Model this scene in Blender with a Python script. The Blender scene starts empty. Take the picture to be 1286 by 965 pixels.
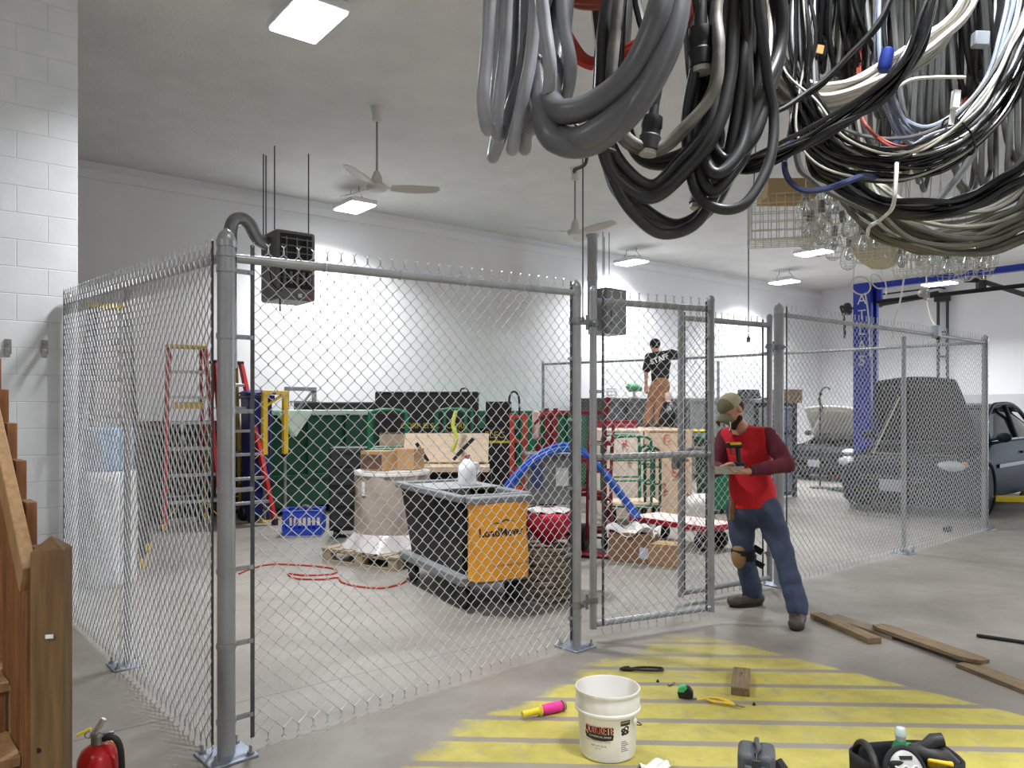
LAMP = 15.0       # lamp lens emission
WATT = 146.0     # lamp output
SPREAD = 136.0   # lamp beam angle
DAY = 360.0      # assumed daylight from an added area light, watts
EXPO = 0.0
import bpy, math, random
import numpy as np
from mathutils import Vector, Matrix, noise
from mathutils.bvhtree import BVHTree
PI = math.pi
SC = bpy.context.scene
COL = SC.collection
EYE = 1.57                      # camera height in metres
FPX = 960.0                     # focal length in pixels of the 1286x965 frame
HORIZON = 514.0

def at(px, py, d):
    """a point of the place seen at pixel (px, py) at depth d"""
    return Vector(((px-643.0)/FPX*d, d, EYE+(HORIZON-py)/FPX*d))
def ground(px, py):
    d = EYE*FPX/(py-HORIZON)
    return Vector(((px-643.0)/FPX*d, d, 0.0))
def ray(px, d, z=0.0):
    return Vector(((px-643.0)/FPX*d, d, z))
U = Vector((0.787, 0.617, 0)).normalized()      # room axes: U along the back wall
W = Vector((-U.y, U.x, 0))
RZ = math.atan2(U.y, U.x)
def uv(u, w, z=0.0):
    return U*u + W*w + Vector((0, 0, z))

def srgb(r, g, b):
    def f(c):
        c /= 255.0
        return c/12.92 if c <= 0.04045 else ((c+0.055)/1.055)**2.4
    return (f(r), f(g), f(b), 1.0)

# ------------------------------------------------------------------ materials
MATS = {}
def mat(name, col, rough=0.5, metal=0.0, var=0.0, scale=6.0, bump=0.0, bscale=60.0, col2=None, spec=None, trans=0.0, alpha=1.0, emit=0.0, coat=0.0, stretch=None, detail=4.0, thresh=None, ior=None):
    if name in MATS:
        return MATS[name]
    m = bpy.data.materials.new(name); m.use_nodes = True
    nt = m.node_tree; b = nt.nodes['Principled BSDF']
    c = srgb(*col) if max(col) > 1.0 or isinstance(col[0], int) else (*col, 1.0)
    b.inputs['Base Color'].default_value = c
    b.inputs['Roughness'].default_value = rough
    b.inputs['Metallic'].default_value = metal
    if spec is not None: b.inputs['Specular IOR Level'].default_value = spec
    if trans: b.inputs['Transmission Weight'].default_value = trans
    if ior: b.inputs['IOR'].default_value = ior
    if alpha < 1: b.inputs['Alpha'].default_value = alpha
    if coat: b.inputs['Coat Weight'].default_value = coat
    if emit:
        b.inputs['Emission Color'].default_value = c
        b.inputs['Emission Strength'].default_value = emit
    if var or col2 or bump:
        tc = nt.nodes.new('ShaderNodeTexCoord')
        mp = nt.nodes.new('ShaderNodeMapping')
        nt.links.new(tc.outputs['Object'], mp.inputs['Vector'])
        if stretch: mp.inputs['Scale'].default_value = stretch
    if var or col2:
        n = nt.nodes.new('ShaderNodeTexNoise'); n.inputs['Scale'].default_value = scale; n.inputs['Detail'].default_value = detail
        nt.links.new(mp.outputs[0], n.inputs['Vector'])
        rp = nt.nodes.new('ShaderNodeValToRGB')
        lo, hi = (thresh if thresh else (0.3, 0.7))
        rp.color_ramp.elements[0].position = lo; rp.color_ramp.elements[1].position = hi
        if col2:
            rp.color_ramp.elements[0].color = srgb(*col2); rp.color_ramp.elements[1].color = c
        else:
            rp.color_ramp.elements[0].color = tuple(x*(1-var) for x in c[:3])+(1,)
            rp.color_ramp.elements[1].color = tuple(min(1, x*(1+var)) for x in c[:3])+(1,)
        nt.links.new(n.outputs['Fac'], rp.inputs['Fac'])
        nt.links.new(rp.outputs['Color'], b.inputs['Base Color'])
    if bump:
        n2 = nt.nodes.new('ShaderNodeTexNoise'); n2.inputs['Scale'].default_value = bscale; n2.inputs['Detail'].default_value = 3
        nt.links.new(mp.outputs[0], n2.inputs['Vector'])
        bp = nt.nodes.new('ShaderNodeBump'); bp.inputs['Strength'].default_value = bump; bp.inputs['Distance'].default_value = 0.01
        nt.links.new(n2.outputs['Fac'], bp.inputs['Height'])
        nt.links.new(bp.outputs['Normal'], b.inputs['Normal'])
    MATS[name] = m
    return m

# ------------------------------------------------------------------ mesh builder
def frame_z(d, up=None):
    d = Vector(d).normalized()
    a = Vector((0, 0, 1)) if abs(d.z) < 0.9 else Vector((1, 0, 0))
    if up is not None: a = Vector(up)
    x = a.cross(d).normalized(); y = d.cross(x)
    return Matrix((x, y, d)).transposed()

def rotz(a): return Matrix.Rotation(a, 3, 'Z')
def rotx(a): return Matrix.Rotation(a, 3, 'X')
def roty(a): return Matrix.Rotation(a, 3, 'Y')

class MB:
    def __init__(s):
        s.v = []; s.f = []
    def add(s, vs, fs):
        o = len(s.v); s.v.extend([tuple(p) for p in vs]); s.f.extend([tuple(i+o for i in f) for f in fs]); return s
    def box(s, c, size, rot=None, taper=None):
        hx, hy, hz = size[0]/2, size[1]/2, size[2]/2
        vs = []
        for sz in (-1, 1):
            t = 1.0 if (taper is None or sz < 0) else taper
            for sx, sy in ((-1, -1), (1, -1), (1, 1), (-1, 1)):
                p = Vector((sx*hx*t, sy*hy*t, sz*hz))
                if rot is not None: p = rot @ p
                vs.append(p+Vector(c))
        return s.add(vs, [(3, 2, 1, 0), (4, 5, 6, 7), (0, 1, 5, 4), (1, 2, 6, 5), (2, 3, 7, 6), (3, 0, 4, 7)])
    def beam(s, a, b, w, h, up=(0, 0, 1)):
        a = Vector(a); b = Vector(b); d = b-a; L = d.length
        z = d.normalized(); u = Vector(up)
        if abs(z.dot(u)) > 0.98: u = Vector((1, 0, 0))
        x = z.cross(u).normalized(); y = x.cross(z)
        R = Matrix((x, y, z)).transposed()
        return s.box((a+b)/2, (w, h, L), R)
    def tube(s, pts, r, n=8, closed=False, cap=True):
        pts = [Vector(p) for p in pts]; N = len(pts)
        rr = r if isinstance(r, (list, tuple)) else [r]*N
        tan = []
        for i in range(N):
            if closed: t = pts[(i+1) % N]-pts[(i-1) % N]
            else: t = pts[min(i+1, N-1)]-pts[max(i-1, 0)]
            tan.append(t.normalized() if t.length > 1e-9 else Vector((0, 0, 1)))
        t0 = tan[0]; a = Vector((0, 0, 1)) if abs(t0.z) < 0.9 else Vector((1, 0, 0))
        x = a.cross(t0).normalized(); o = len(s.v)
        for i in range(N):
            t = tan[i]
            x = x - t*x.dot(t)
            if x.length < 1e-6: x = (Vector((0, 0, 1)) if abs(t.z) < 0.9 else Vector((1, 0, 0))).cross(t)
            x.normalize(); y = t.cross(x)
            for k in range(n):
                an = 2*PI*k/n
                p = pts[i]+(x*math.cos(an)+y*math.sin(an))*rr[i]
                s.v.append((p.x, p.y, p.z))
        M = N if closed else N-1
        for i in range(M):
            i2 = (i+1) % N
            for k in range(n):
                k2 = (k+1) % n
                s.f.append((o+i*n+k, o+i*n+k2, o+i2*n+k2, o+i2*n+k))
        if cap and not closed:
            s.f.append(tuple(o+k for k in reversed(range(n)))); s.f.append(tuple(o+(N-1)*n+k for k in range(n)))
        return s
    def cyl(s, a, b, r, r2=None, n=20):
        return s.tube([a, b], [r, r if r2 is None else r2], n)
    def lathe(s, prof, n=32, c=(0, 0, 0), R=None, arc=2*PI, close=True):
        c = Vector(c); o = len(s.v); full = abs(arc-2*PI) < 1e-6
        m = n if full else n+1
        for (r, z) in prof:
            for k in range(m):
                an = arc*k/n
                p = Vector((r*math.cos(an), r*math.sin(an), z))
                if R is not None: p = R @ p
                s.v.append(tuple(p+c))
        for i in range(len(prof)-1):
            for k in range(n):
                k2 = (k+1) % m
                s.f.append((o+i*m+k, o+i*m+k2, o+(i+1)*m+k2, o+(i+1)*m+k))
        if full and close:
            if prof[0][0] > 1e-6: s.f.append(tuple(o+k for k in reversed(range(n))))
            if prof[-1][0] > 1e-6: s.f.append(tuple(o+(len(prof)-1)*m+k for k in range(n)))
        return s
    def ell(s, c, r, R=None, n=16, m=10):
        c = Vector(c); o = len(s.v)
        for i in range(m+1):
            th = PI*i/m
            for k in range(n):
                ph = 2*PI*k/n
                p = Vector((r[0]*math.sin(th)*math.cos(ph), r[1]*math.sin(th)*math.sin(ph), -r[2]*math.cos(th)))
                if R is not None: p = R @ p
                s.v.append(tuple(p+c))
        for i in range(m):
            for k in range(n):
                k2 = (k+1) % n
                s.f.append((o+i*n+k, o+i*n+k2, o+(i+1)*n+k2, o+(i+1)*n+k))
        return s
    def torus(s, c, R, r, M=None, n=32, m=8):
        pts = []
        for k in range(n):
            p = Vector((R*math.cos(2*PI*k/n), R*math.sin(2*PI*k/n), 0))
            if M is not None: p = M @ p
            pts.append(p+Vector(c))
        return s.tube(pts, r, m, closed=True)
    def prism(s, poly, a, x, y, depth):
        """polygon in the plane (x, y) through a, extruded by the vector depth (thickness centred)"""
        a = Vector(a); x = Vector(x); y = Vector(y); dv = Vector(depth)
        n = len(poly)
        vs = [a+x*p[0]+y*p[1]-dv/2 for p in poly]+[a+x*p[0]+y*p[1]+dv/2 for p in poly]
        fs = [tuple(reversed(range(n))), tuple(range(n, 2*n))]
        fs += [(i, (i+1) % n, n+(i+1) % n, n+i) for i in range(n)]
        return s.add(vs, fs)
    def grid(s, fn, nu, nv, closed_u=False):
        o = len(s.v); mu = nu if closed_u else nu+1
        for j in range(nv+1):
            for i in range(mu):
                s.v.append(tuple(fn(i/nu, j/nv)))
        for j in range(nv):
            for i in range(nu):
                i2 = (i+1) % mu
                s.f.append((o+j*mu+i, o+j*mu+i2, o+(j+1)*mu+i2, o+(j+1)*mu+i))
        return s
    def xf(s, M):
        s.v = [tuple(M @ Vector(p)) for p in s.v]; return s
    def build(s, name, m, parent=None, world=False, smooth=True, bevel=0.0, thick=0.0, fix=True, sub=0):
        me = bpy.data.meshes.new(name)
        vs = s.v
        if world and parent is not None:
            inv = parent.matrix_basis.inverted()
            pp = parent.parent
            chain = [parent]
            while pp is not None:
                chain.append(pp); pp = pp.parent
            inv = Matrix.Identity(4)
            for q in chain: inv = inv @ q.matrix_basis.inverted()
            vs = [tuple(inv @ Vector(p)) for p in vs]
        me.from_pydata(vs, [], s.f)
        me.validate()
        if fix:
            import bmesh
            bm = bmesh.new(); bm.from_mesh(me)
            bmesh.ops.recalc_face_normals(bm, faces=bm.faces); bm.to_mesh(me); bm.free()
        me.update()
        o = bpy.data.objects.new(name, me); COL.objects.link(o)
        for mm in (m if isinstance(m, (list, tuple)) else [m]): me.materials.append(mm)
        if parent is not None: o.parent = parent
        if thick:
            md = o.modifiers.new('solid', 'SOLIDIFY'); md.thickness = thick; md.offset = 0
        if bevel:
            md = o.modifiers.new('bevel', 'BEVEL'); md.width = bevel; md.segments = 2; md.limit_method = 'ANGLE'; md.angle_limit = math.radians(40)
        if sub:
            md = o.modifiers.new('sub', 'SUBSURF'); md.levels = sub; md.render_levels = sub
        if smooth:
            me.polygons.foreach_set('use_smooth', [True]*len(me.polygons))
            try: me.set_sharp_from_angle(angle=math.radians(38))
            except Exception: pass
        return o

def tag(o, label=None, cat=None, group=None, kind=None):
    if label: o['label'] = label
    if cat: o['category'] = cat
    if group: o['group'] = group
    if kind: o['kind'] = kind
    return o
def thing(name, label, cat, loc=(0, 0, 0), rz=0.0, group=None):
    o = bpy.data.objects.new(name, None); COL.objects.link(o)
    o.location = loc; o.rotation_euler = (0, 0, rz); o.empty_display_size = 0.1
    return tag(o, label, cat, group)
def struct(name, mb, m, **kw):
    o = mb.build(name, m, **kw); o['kind'] = 'structure'; return o
KIDS = {}
def copy_tree(o, parent=None):
    c = o.copy(); COL.objects.link(c)
    if parent is not None: c.parent = parent
    for ch in list(o.children): copy_tree(ch, c)
    return c
def dup(root, loc, rz=0.0, label=None, group=None, scale=None):
    c = copy_tree(root); c.location = loc; c.rotation_euler = (0, 0, rz)
    if label: c['label'] = label
    if group: c['group'] = group
    if scale: c.scale = (scale,)*3 if isinstance(scale, (int, float)) else scale
    return c

def text_mesh(body, size, extrude=0.0008, align='CENTER', spacing=1.0, bold=0.0):
    cu = bpy.data.curves.new('lettering', 'FONT'); cu.body = body; cu.size = size; cu.extrude = extrude
    cu.align_x = align; cu.align_y = 'CENTER'; cu.space_character = spacing; cu.offset = bold
    o = bpy.data.objects.new('lettering', cu); COL.objects.link(o)
    dg = bpy.context.evaluated_depsgraph_get(); dg.update()
    me = bpy.data.meshes.new_from_object(o.evaluated_get(dg))
    vs = [v.co.copy() for v in me.vertices]; fs = [tuple(p.vertices) for p in me.polygons]
    bpy.data.objects.remove(o); bpy.data.curves.remove(cu); bpy.data.meshes.remove(me)
    return vs, fs
def text_on(body, size, origin, x, y, m, parent, name='lettering', world=True, extrude=0.001, spacing=1.0, sx=1.0, bold=0.0):
    """lettering laid flat in the plane (x, y) at origin"""
    vs, fs = text_mesh(body, size, extrude, spacing=spacing)
    x = Vector(x).normalized(); y = Vector(y).normalized(); z = x.cross(y); o = Vector(origin)
    mb = MB(); mb.add([o+x*v.x*sx+y*v.y+z*v.z for v in vs], fs)
    return mb.build(name, m, parent, world=world, smooth=False, fix=False)

def catmull(pts, per=8, closed=False):
    pts = [Vector(p) for p in pts]; n = len(pts); out = []
    rng = range(n) if closed else range(n-1)
    for i in rng:
        if closed: p0, p1, p2, p3 = pts[(i-1) % n], pts[i], pts[(i+1) % n], pts[(i+2) % n]
        else: p0, p1, p2, p3 = pts[max(i-1, 0)], pts[i], pts[i+1], pts[min(i+2, n-1)]
        for k in range(per):
            t = k/per; t2 = t*t; t3 = t2*t
            out.append(0.5*((2*p1)+(-p0+p2)*t+(2*p0-5*p1+4*p2-p3)*t2+(-p0+3*p1-3*p2+p3)*t3))
    if not closed: out.append(pts[-1])
    return out

# ------------------------------------------------------------------ signed-distance bodies (one continuous surface)
class SDF:
    def __init__(s, lo, hi, h):
        s.lo = np.array(lo, float); s.h = h
        s.n = np.ceil((np.array(hi, float)-s.lo)/h).astype(int)+1
        s.F = np.full(tuple(s.n), 0.25, np.float32)
    def _sub(s, lo, hi):
        a = np.clip(np.floor((np.array(lo)-s.lo)/s.h).astype(int), 0, s.n-1)
        b = np.clip(np.ceil((np.array(hi)-s.lo)/s.h).astype(int)+1, 1, s.n)
        if np.any(b <= a): return None, None
        ax = [s.lo[i]+s.h*np.arange(a[i], b[i]) for i in range(3)]
        P = np.stack(np.meshgrid(*ax, indexing='ij'), -1).astype(np.float32)
        return tuple(slice(a[i], b[i]) for i in range(3)), P
    def _merge(s, sl, d, k, sub=False):
        f = s.F[sl]
        if sub:
            d = -d
            if k > 0:
                hh = np.clip(0.5-0.5*(f-d)/k, 0, 1)
                s.F[sl] = f*(1-hh)+d*hh+k*hh*(1-hh)
            else: s.F[sl] = np.maximum(f, d)
        elif k > 0:
            hh = np.clip(0.5+0.5*(f-d)/k, 0, 1)
            s.F[sl] = f*(1-hh)+d*hh-k*hh*(1-hh)
        else: s.F[sl] = np.minimum(f, d)
    def cap(s, a, b, ra, rb, k=0.02, sub=False, flat=None):
        """tapered capsule; flat = (direction, factor) squashes it along that direction"""
        a = np.array(a, float); b = np.array(b, float); m = max(ra, rb)*1.3+k*1.5+0.04
        if flat is not None and flat[1] < 1: m = max(ra, rb)*1.3/1.0+k*1.5+0.04
        sl, P = s._sub(np.minimum(a, b)-m, np.maximum(a, b)+m)
        if sl is None: return s
        ab = b-a; L2 = max(float(ab @ ab), 1e-9)
        t = np.clip(((P-a) @ ab)/L2, 0, 1)
        D = P-(a+t[..., None]*ab)
        if flat is not None:
            n = np.array(flat[0], float); n /= np.linalg.norm(n)
            D = D+(D @ n)[..., None]*n*(1.0/flat[1]-1.0)
        d = np.linalg.norm(D, axis=-1)-(ra+(rb-ra)*t)
        if flat is not None: d = d*min(1.0, flat[1]+0.15)
        s._merge(sl, d.astype(np.float32), k, sub); return s
    def ell(s, c, r, R=None, k=0.02, sub=False):
        c = np.array(c, float); r = np.array(r, float); m = r.max()+k*1.5+0.04
        sl, P = s._sub(c-m, c+m)
        if sl is None: return s
        D = P-c
        if R is not None: D = D @ np.array(R)         # local = R^T D
        q = np.linalg.norm(D/r, axis=-1); q2 = np.linalg.norm(D/(r*r), axis=-1)
        d = q*(q-1.0)/np.maximum(q2, 1e-6)
        d = np.where(q < 1e-4, -r.min(), d)
        s._merge(sl, d.astype(np.float32), k, sub); return s
    def cut(s, p, n, k=0.0):
        """keep the side of the plane opposite to n"""
        n = np.array(n, float); n /= np.linalg.norm(n)
        sl, P = s._sub(s.lo, s.lo+s.h*s.n)
        d = ((P-np.array(p, float)) @ n).astype(np.float32)
        s.F[sl] = np.maximum(s.F[sl], d); return s
    def hollow(s, t):
        s.F = np.abs(s.F)-t; return s
    def mesh(s):
        f = s.F; S = f < 0
        c = [(0,0,0),(1,0,0),(0,1,0),(1,1,0),(0,0,1),(1,0,1),(0,1,1),(1,1,1)]
        nx, ny, nz = f.shape
        V = [f[i:nx-1+i, j:ny-1+j, k:nz-1+k] for i, j, k in c]
        B = [S[i:nx-1+i, j:ny-1+j, k:nz-1+k] for i, j, k in c]
        cnt = sum(b.astype(np.int8) for b in B)
        mask = (cnt > 0) & (cnt < 8)
        ids = np.argwhere(mask)
        vals = [v[mask] for v in V]
        acc = np.zeros((len(ids), 3)); num = np.zeros(len(ids))
        for a in range(8):
            for b in range(a+1, 8):
                if sum(abs(c[a][q]-c[b][q]) for q in range(3)) != 1: continue
                va, vb = vals[a], vals[b]
                x = (va < 0) != (vb < 0)
                t = np.where(x, va/np.where(x, va-vb, 1), 0)
                p = np.array(c[a])+t[:, None]*(np.array(c[b])-np.array(c[a]))
                acc[x] += p[x]; num[x] += 1
        pos = (ids+acc/num[:, None])*s.h+s.lo
        idx = np.full(mask.shape, -1, np.int64); idx[mask] = np.arange(len(ids))
        faces = []
        for ax in range(3):
            o1, o2 = [(1, 2), (2, 0), (0, 1)][ax]
            sl0 = [slice(1, -1)]*3; sl0[ax] = slice(0, -1)
            sl1 = list(sl0); sl1[ax] = slice(1, None)
            A = S[tuple(sl0)]; Bq = S[tuple(sl1)]
            e = np.argwhere(A != Bq)
            if len(e) == 0: continue
            base = e.copy(); base[:, o1] += 1; base[:, o2] += 1
            def cell(d1, d2):
                q = base.copy(); q[:, o1] -= d1; q[:, o2] -= d2
                q = np.minimum(q, np.array(idx.shape)-1)
                return idx[q[:, 0], q[:, 1], q[:, 2]]
            quad = np.stack([cell(1, 1), cell(0, 1), cell(0, 0), cell(1, 0)], -1)
            inside = A[e[:, 0], e[:, 1], e[:, 2]]
            quad[~inside] = quad[~inside][:, ::-1]
            faces.append(quad[(quad >= 0).all(1)])
        mb = MB(); mb.v = [tuple(p) for p in pos]; mb.f = [tuple(int(i) for i in q) for q in np.concatenate(faces)]
        return mb
# ================================================================== the room
class NX:
    """tiny node-expression helper"""
    def __init__(s, nt): s.nt = nt
    def m(s, op, a, b=None, c=None, clamp=False):
        n = s.nt.nodes.new('ShaderNodeMath'); n.operation = op; n.use_clamp = clamp
        for i, x in enumerate((a, b, c)):
            if x is None: continue
            if isinstance(x, (int, float)): n.inputs[i].default_value = x
            else: s.nt.links.new(x, n.inputs[i])
        return n.outputs[0]
    def noise(s, vec, scale, detail=4, rough=0.55, dist=0.0):
        n = s.nt.nodes.new('ShaderNodeTexNoise'); n.inputs['Scale'].default_value = scale; n.inputs['Detail'].default_value = detail
        n.inputs['Roughness'].default_value = rough; n.inputs['Distortion'].default_value = dist
        s.nt.links.new(vec, n.inputs['Vector']); return n.outputs['Fac']
    def ramp(s, x, a, b):
        n = s.nt.nodes.new('ShaderNodeMapRange'); n.interpolation_type = 'SMOOTHSTEP'
        s.nt.links.new(x, n.inputs[0]); n.inputs[1].default_value = a; n.inputs[2].default_value = b
        return n.outputs[0]
    def mix(s, f, a, b):
        n = s.nt.nodes.new('ShaderNodeMix'); n.data_type = 'RGBA'
        for sock, x in ((n.inputs[0], f), (n.inputs[6], a), (n.inputs[7], b)):
            if isinstance(x, (int, float)): sock.default_value = x
            elif isinstance(x, tuple): sock.default_value = x
            else: s.nt.links.new(x, sock)
        return n.outputs[2]

def floor_material():
    m = bpy.data.materials.new('painted_concrete'); m.use_nodes = True
    nt = m.node_tree; X = NX(nt); b = nt.nodes['Principled BSDF']
    tc = nt.nodes.new('ShaderNodeTexCoord'); P = tc.outputs['Object']
    sp = nt.nodes.new('ShaderNodeSeparateXYZ'); nt.links.new(P, sp.inputs[0]); x, y = sp.outputs[0], sp.outputs[1]
    big = X.noise(P, 0.9, 5, 0.6, 0.6); med = X.noise(P, 4.5, 6, 0.65, 0.4); fine = X.noise(P, 42, 4, 0.6)
    c = X.mix(X.ramp(big, 0.3, 0.7), srgb(126, 120, 112), srgb(148, 143, 135))
    c = X.mix(X.m('MULTIPLY', X.ramp(med, 0.48, 0.72), 0.35), c, srgb(126, 119, 111))
    c = X.mix(X.m('MULTIPLY', X.ramp(fine, 0.55, 0.8), 0.18), c, srgb(108, 102, 95))
    # scattered dark scuffs
    sc = X.noise(P, 2.2, 8, 0.7, 1.2)
    c = X.mix(X.m('MULTIPLY', X.ramp(sc, 0.62, 0.76), 0.4), c, srgb(92, 87, 81))
    # worn yellow hatching: a wedge of bands with bare strips between them
    wob = X.m('MULTIPLY', X.m('SUBTRACT', X.noise(P, 3.0, 5, 0.6), 0.5), 0.55)
    wob2 = X.m('MULTIPLY', X.m('SUBTRACT', X.noise(P, 9.0, 3, 0.6), 0.5), 0.05)
    r = X.m('ADD', X.m('MULTIPLY', x, 0.738), X.m('MULTIPLY', y, 0.675))
    right = X.ramp(X.m('SUBTRACT', 4.575, X.m('ADD', r, wob2)), -0.01, 0.02)
    l = X.m('ADD', X.m('MULTIPLY', x, -0.773), X.m('MULTIPLY', y, 0.634))
    left = X.ramp(X.m('SUBTRACT', 2.58, X.m('ADD', l, wob)), -0.02, 0.10)
    tip = X.ramp(X.m('SUBTRACT', 5.33, X.m('ADD', y, wob)), -0.06, 0.22)
    t = X.m('ADD', X.m('ADD', y, X.m('MULTIPLY', x, 0.045)), X.m('MULTIPLY', wob2, 0.25))
    fr = X.m('ABSOLUTE', X.m('SUBTRACT', X.m('FRACT', X.m('DIVIDE', X.m('SUBTRACT', t, 3.495), 0.2588)), 0.5))
    band = X.ramp(fr, 0.085, 0.125)
    worn = X.m('SUBTRACT', 1.0, X.m('MULTIPLY', X.ramp(X.noise(P, 7.0, 7, 0.72, 0.5), 0.5, 0.72), 0.55))
    farw = X.ramp(y, 5.3, 4.3)
    ymask = X.m('MULTIPLY', X.m('MULTIPLY', X.m('MULTIPLY', right, left), X.m('MULTIPLY', band, tip)), worn)
    near = X.ramp(y, 2.85, 2.9); ymask = X.m('MULTIPLY', ymask, near)
    ymask = X.m('MULTIPLY', ymask, X.m('ADD', 0.62, X.m('MULTIPLY', farw, 0.36)))
    yc = X.mix(X.ramp(med, 0.35, 0.7), srgb(192, 180, 86), srgb(172, 160, 72))
    gap = X.m('MULTIPLY', X.m('MULTIPLY', right, left), X.m('MULTIPLY', X.m('SUBTRACT', 1.0, band), tip))
    c = X.mix(X.m('MULTIPLY', gap, 0.5), c, srgb(142, 130, 114))
    c = X.mix(ymask, c, yc)
    # saw-cut control joints along the room axes
    u = X.m('ADD', X.m('MULTIPLY', x, U.x), X.m('MULTIPLY', y, U.y))
    w = X.m('ADD', X.m('MULTIPLY', x, W.x), X.m('MULTIPLY', y, W.y))
    def joint(cv, off, period):
        f = X.m('ABSOLUTE', X.m('SUBTRACT', X.m('FRACT', X.m('DIVIDE', X.m('SUBTRACT', cv, off), period)), 0.5))
        return X.m('SUBTRACT', 1.0, X.ramp(X.m('MULTIPLY', f, period), 0.003, 0.010))
    j = X.m('MAXIMUM', joint(X.m('ADD', u, X.m('MULTIPLY', wob2, 0.06)), 4.2, 8.4), joint(X.m('ADD', w, X.m('MULTIPLY', wob2, 0.06)), 1.92, 4.4))
    c = X.mix(X.m('MULTIPLY', j, 0.55), c, srgb(78, 73, 67))
    nt.links.new(c, b.inputs['Base Color'])
    ro = X.m('ADD', 0.36, X.m('MULTIPLY', med, 0.3)); nt.links.new(ro, b.inputs['Roughness'])
    b.inputs['Specular IOR Level'].default_value = 0.45
    bp = nt.nodes.new('ShaderNodeBump'); bp.inputs['Strength'].default_value = 0.08; bp.inputs['Distance'].default_value = 0.004
    nt.links.new(X.m('SUBTRACT', fine, X.m('MULTIPLY', j, 1.5)), bp.inputs['Height']); nt.links.new(bp.outputs[0], b.inputs['Normal'])
    return m

def block_material():
    m = bpy.data.materials.new('white_block'); m.use_nodes = True
    nt = m.node_tree; X = NX(nt); b = nt.nodes['Principled BSDF']
    tc = nt.nodes.new('ShaderNodeTexCoord'); P = tc.outputs['Object']
    sp = nt.nodes.new('ShaderNodeSeparateXYZ'); nt.links.new(P, sp.inputs[0])
    cb = nt.nodes.new('ShaderNodeCombineXYZ'); nt.links.new(sp.outputs[0], cb.inputs[0]); nt.links.new(sp.outputs[2], cb.inputs[1])
    br = nt.nodes.new('ShaderNodeTexBrick'); nt.links.new(cb.outputs[0], br.inputs['Vector'])
    br.inputs['Scale'].default_value = 1.0; br.inputs['Brick Width'].default_value = 0.406; br.inputs['Row Height'].default_value = 0.203
    br.inputs['Mortar Size'].default_value = 0.005; br.inputs['Mortar Smooth'].default_value = 0.6
    n = X.noise(P, 3.0, 5); f = X.noise(P, 120, 3)
    c = X.mix(X.ramp(n, 0.3, 0.7), srgb(222, 225, 228), srgb(232, 234, 236))
    c = X.mix(X.m('MULTIPLY', br.outputs['Fac'], 0.22), c, srgb(176, 180, 184))
    nt.links.new(c, b.inputs['Base Color']); b.inputs['Roughness'].default_value = 0.62
    bp = nt.nodes.new('ShaderNodeBump'); bp.inputs['Strength'].default_value = 0.5; bp.inputs['Distance'].default_value = 0.006
    nt.links.new(X.m('SUBTRACT', X.m('MULTIPLY', f, 0.25), br.outputs['Fac']), bp.inputs['Height']); nt.links.new(bp.outputs[0], b.inputs['Normal'])
    return m

M_wall = mat('wall_paint', (238, 237, 239), 0.7, var=0.02, scale=1.5, bump=0.05, bscale=25)
M_ceil = mat('ceiling_plaster', (222, 221, 218), 0.85, var=0.05, scale=2.5, bump=0.5, bscale=28, detail=8)
M_block = block_material()
CEIL = 4.97
U0, U1, W0, W1 = -6.0, 20.58, -6.0, 11.82
fl = MB(); a, b_, c, d = uv(U0, W0), uv(U1, W0), uv(U1, W1), uv(U0, W1)
fl.add([a, b_, c, d]+[p-Vector((0, 0, .2)) for p in (a, b_, c, d)], [(0, 1, 2, 3), (7, 6, 5, 4), (0, 4, 5, 1), (1, 5, 6, 2), (2, 6, 7, 3), (3, 7, 4, 0)])
struct('floor', fl, floor_material(), smooth=False)
def slab_between(u0, u1, w0, w1, z0, z1):
    mb = MB(); P = [uv(u0, w0), uv(u1, w0), uv(u1, w1), uv(u0, w1)]
    mb.add([p+Vector((0, 0, z0)) for p in P]+[p+Vector((0, 0, z1)) for p in P], [(3, 2, 1, 0), (4, 5, 6, 7), (0, 1, 5, 4), (1, 2, 6, 5), (2, 3, 7, 6), (3, 0, 4, 7)])
    return mb
struct('ceiling', slab_between(U0, U1, W0, W1, CEIL, CEIL+.2), M_ceil, smooth=False)
struct('wall_back', slab_between(U0, U1, W1, W1+.2, 0, CEIL), M_wall, smooth=False)
struct('wall_right', slab_between(U1, U1+.2, W0, W1+.2, 0, CEIL), M_wall, smooth=False)
struct('wall_left', slab_between(U0-.2, U0, W0, W1+.2, 0, CEIL), M_wall, smooth=False)
struct('wall_rear', slab_between(U0-.2, U1+.2, W0-.2, W0, 0, CEIL), M_wall, smooth=False)
# short block wall at the left, seen up to its free end
o = struct('wall_partition', MB().box((-2.5, 0.1, CEIL/2), (5.0, 0.2, CEIL)), M_block, smooth=False)
o.location = uv(1.017, 6.80); o.rotation_euler = (0, 0, RZ)
tr = slab_between(U0, U1, W1-.035, W1, CEIL-.24, CEIL-.10)
struct('trim_1', tr, M_wall, smooth=False, bevel=0.01)
bb = slab_between(U0, U1, W1-.015, W1, 0, .1)
struct('baseboard_back', bb, mat('baseboard_paint', (150, 150, 150), .6), smooth=False)

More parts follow.
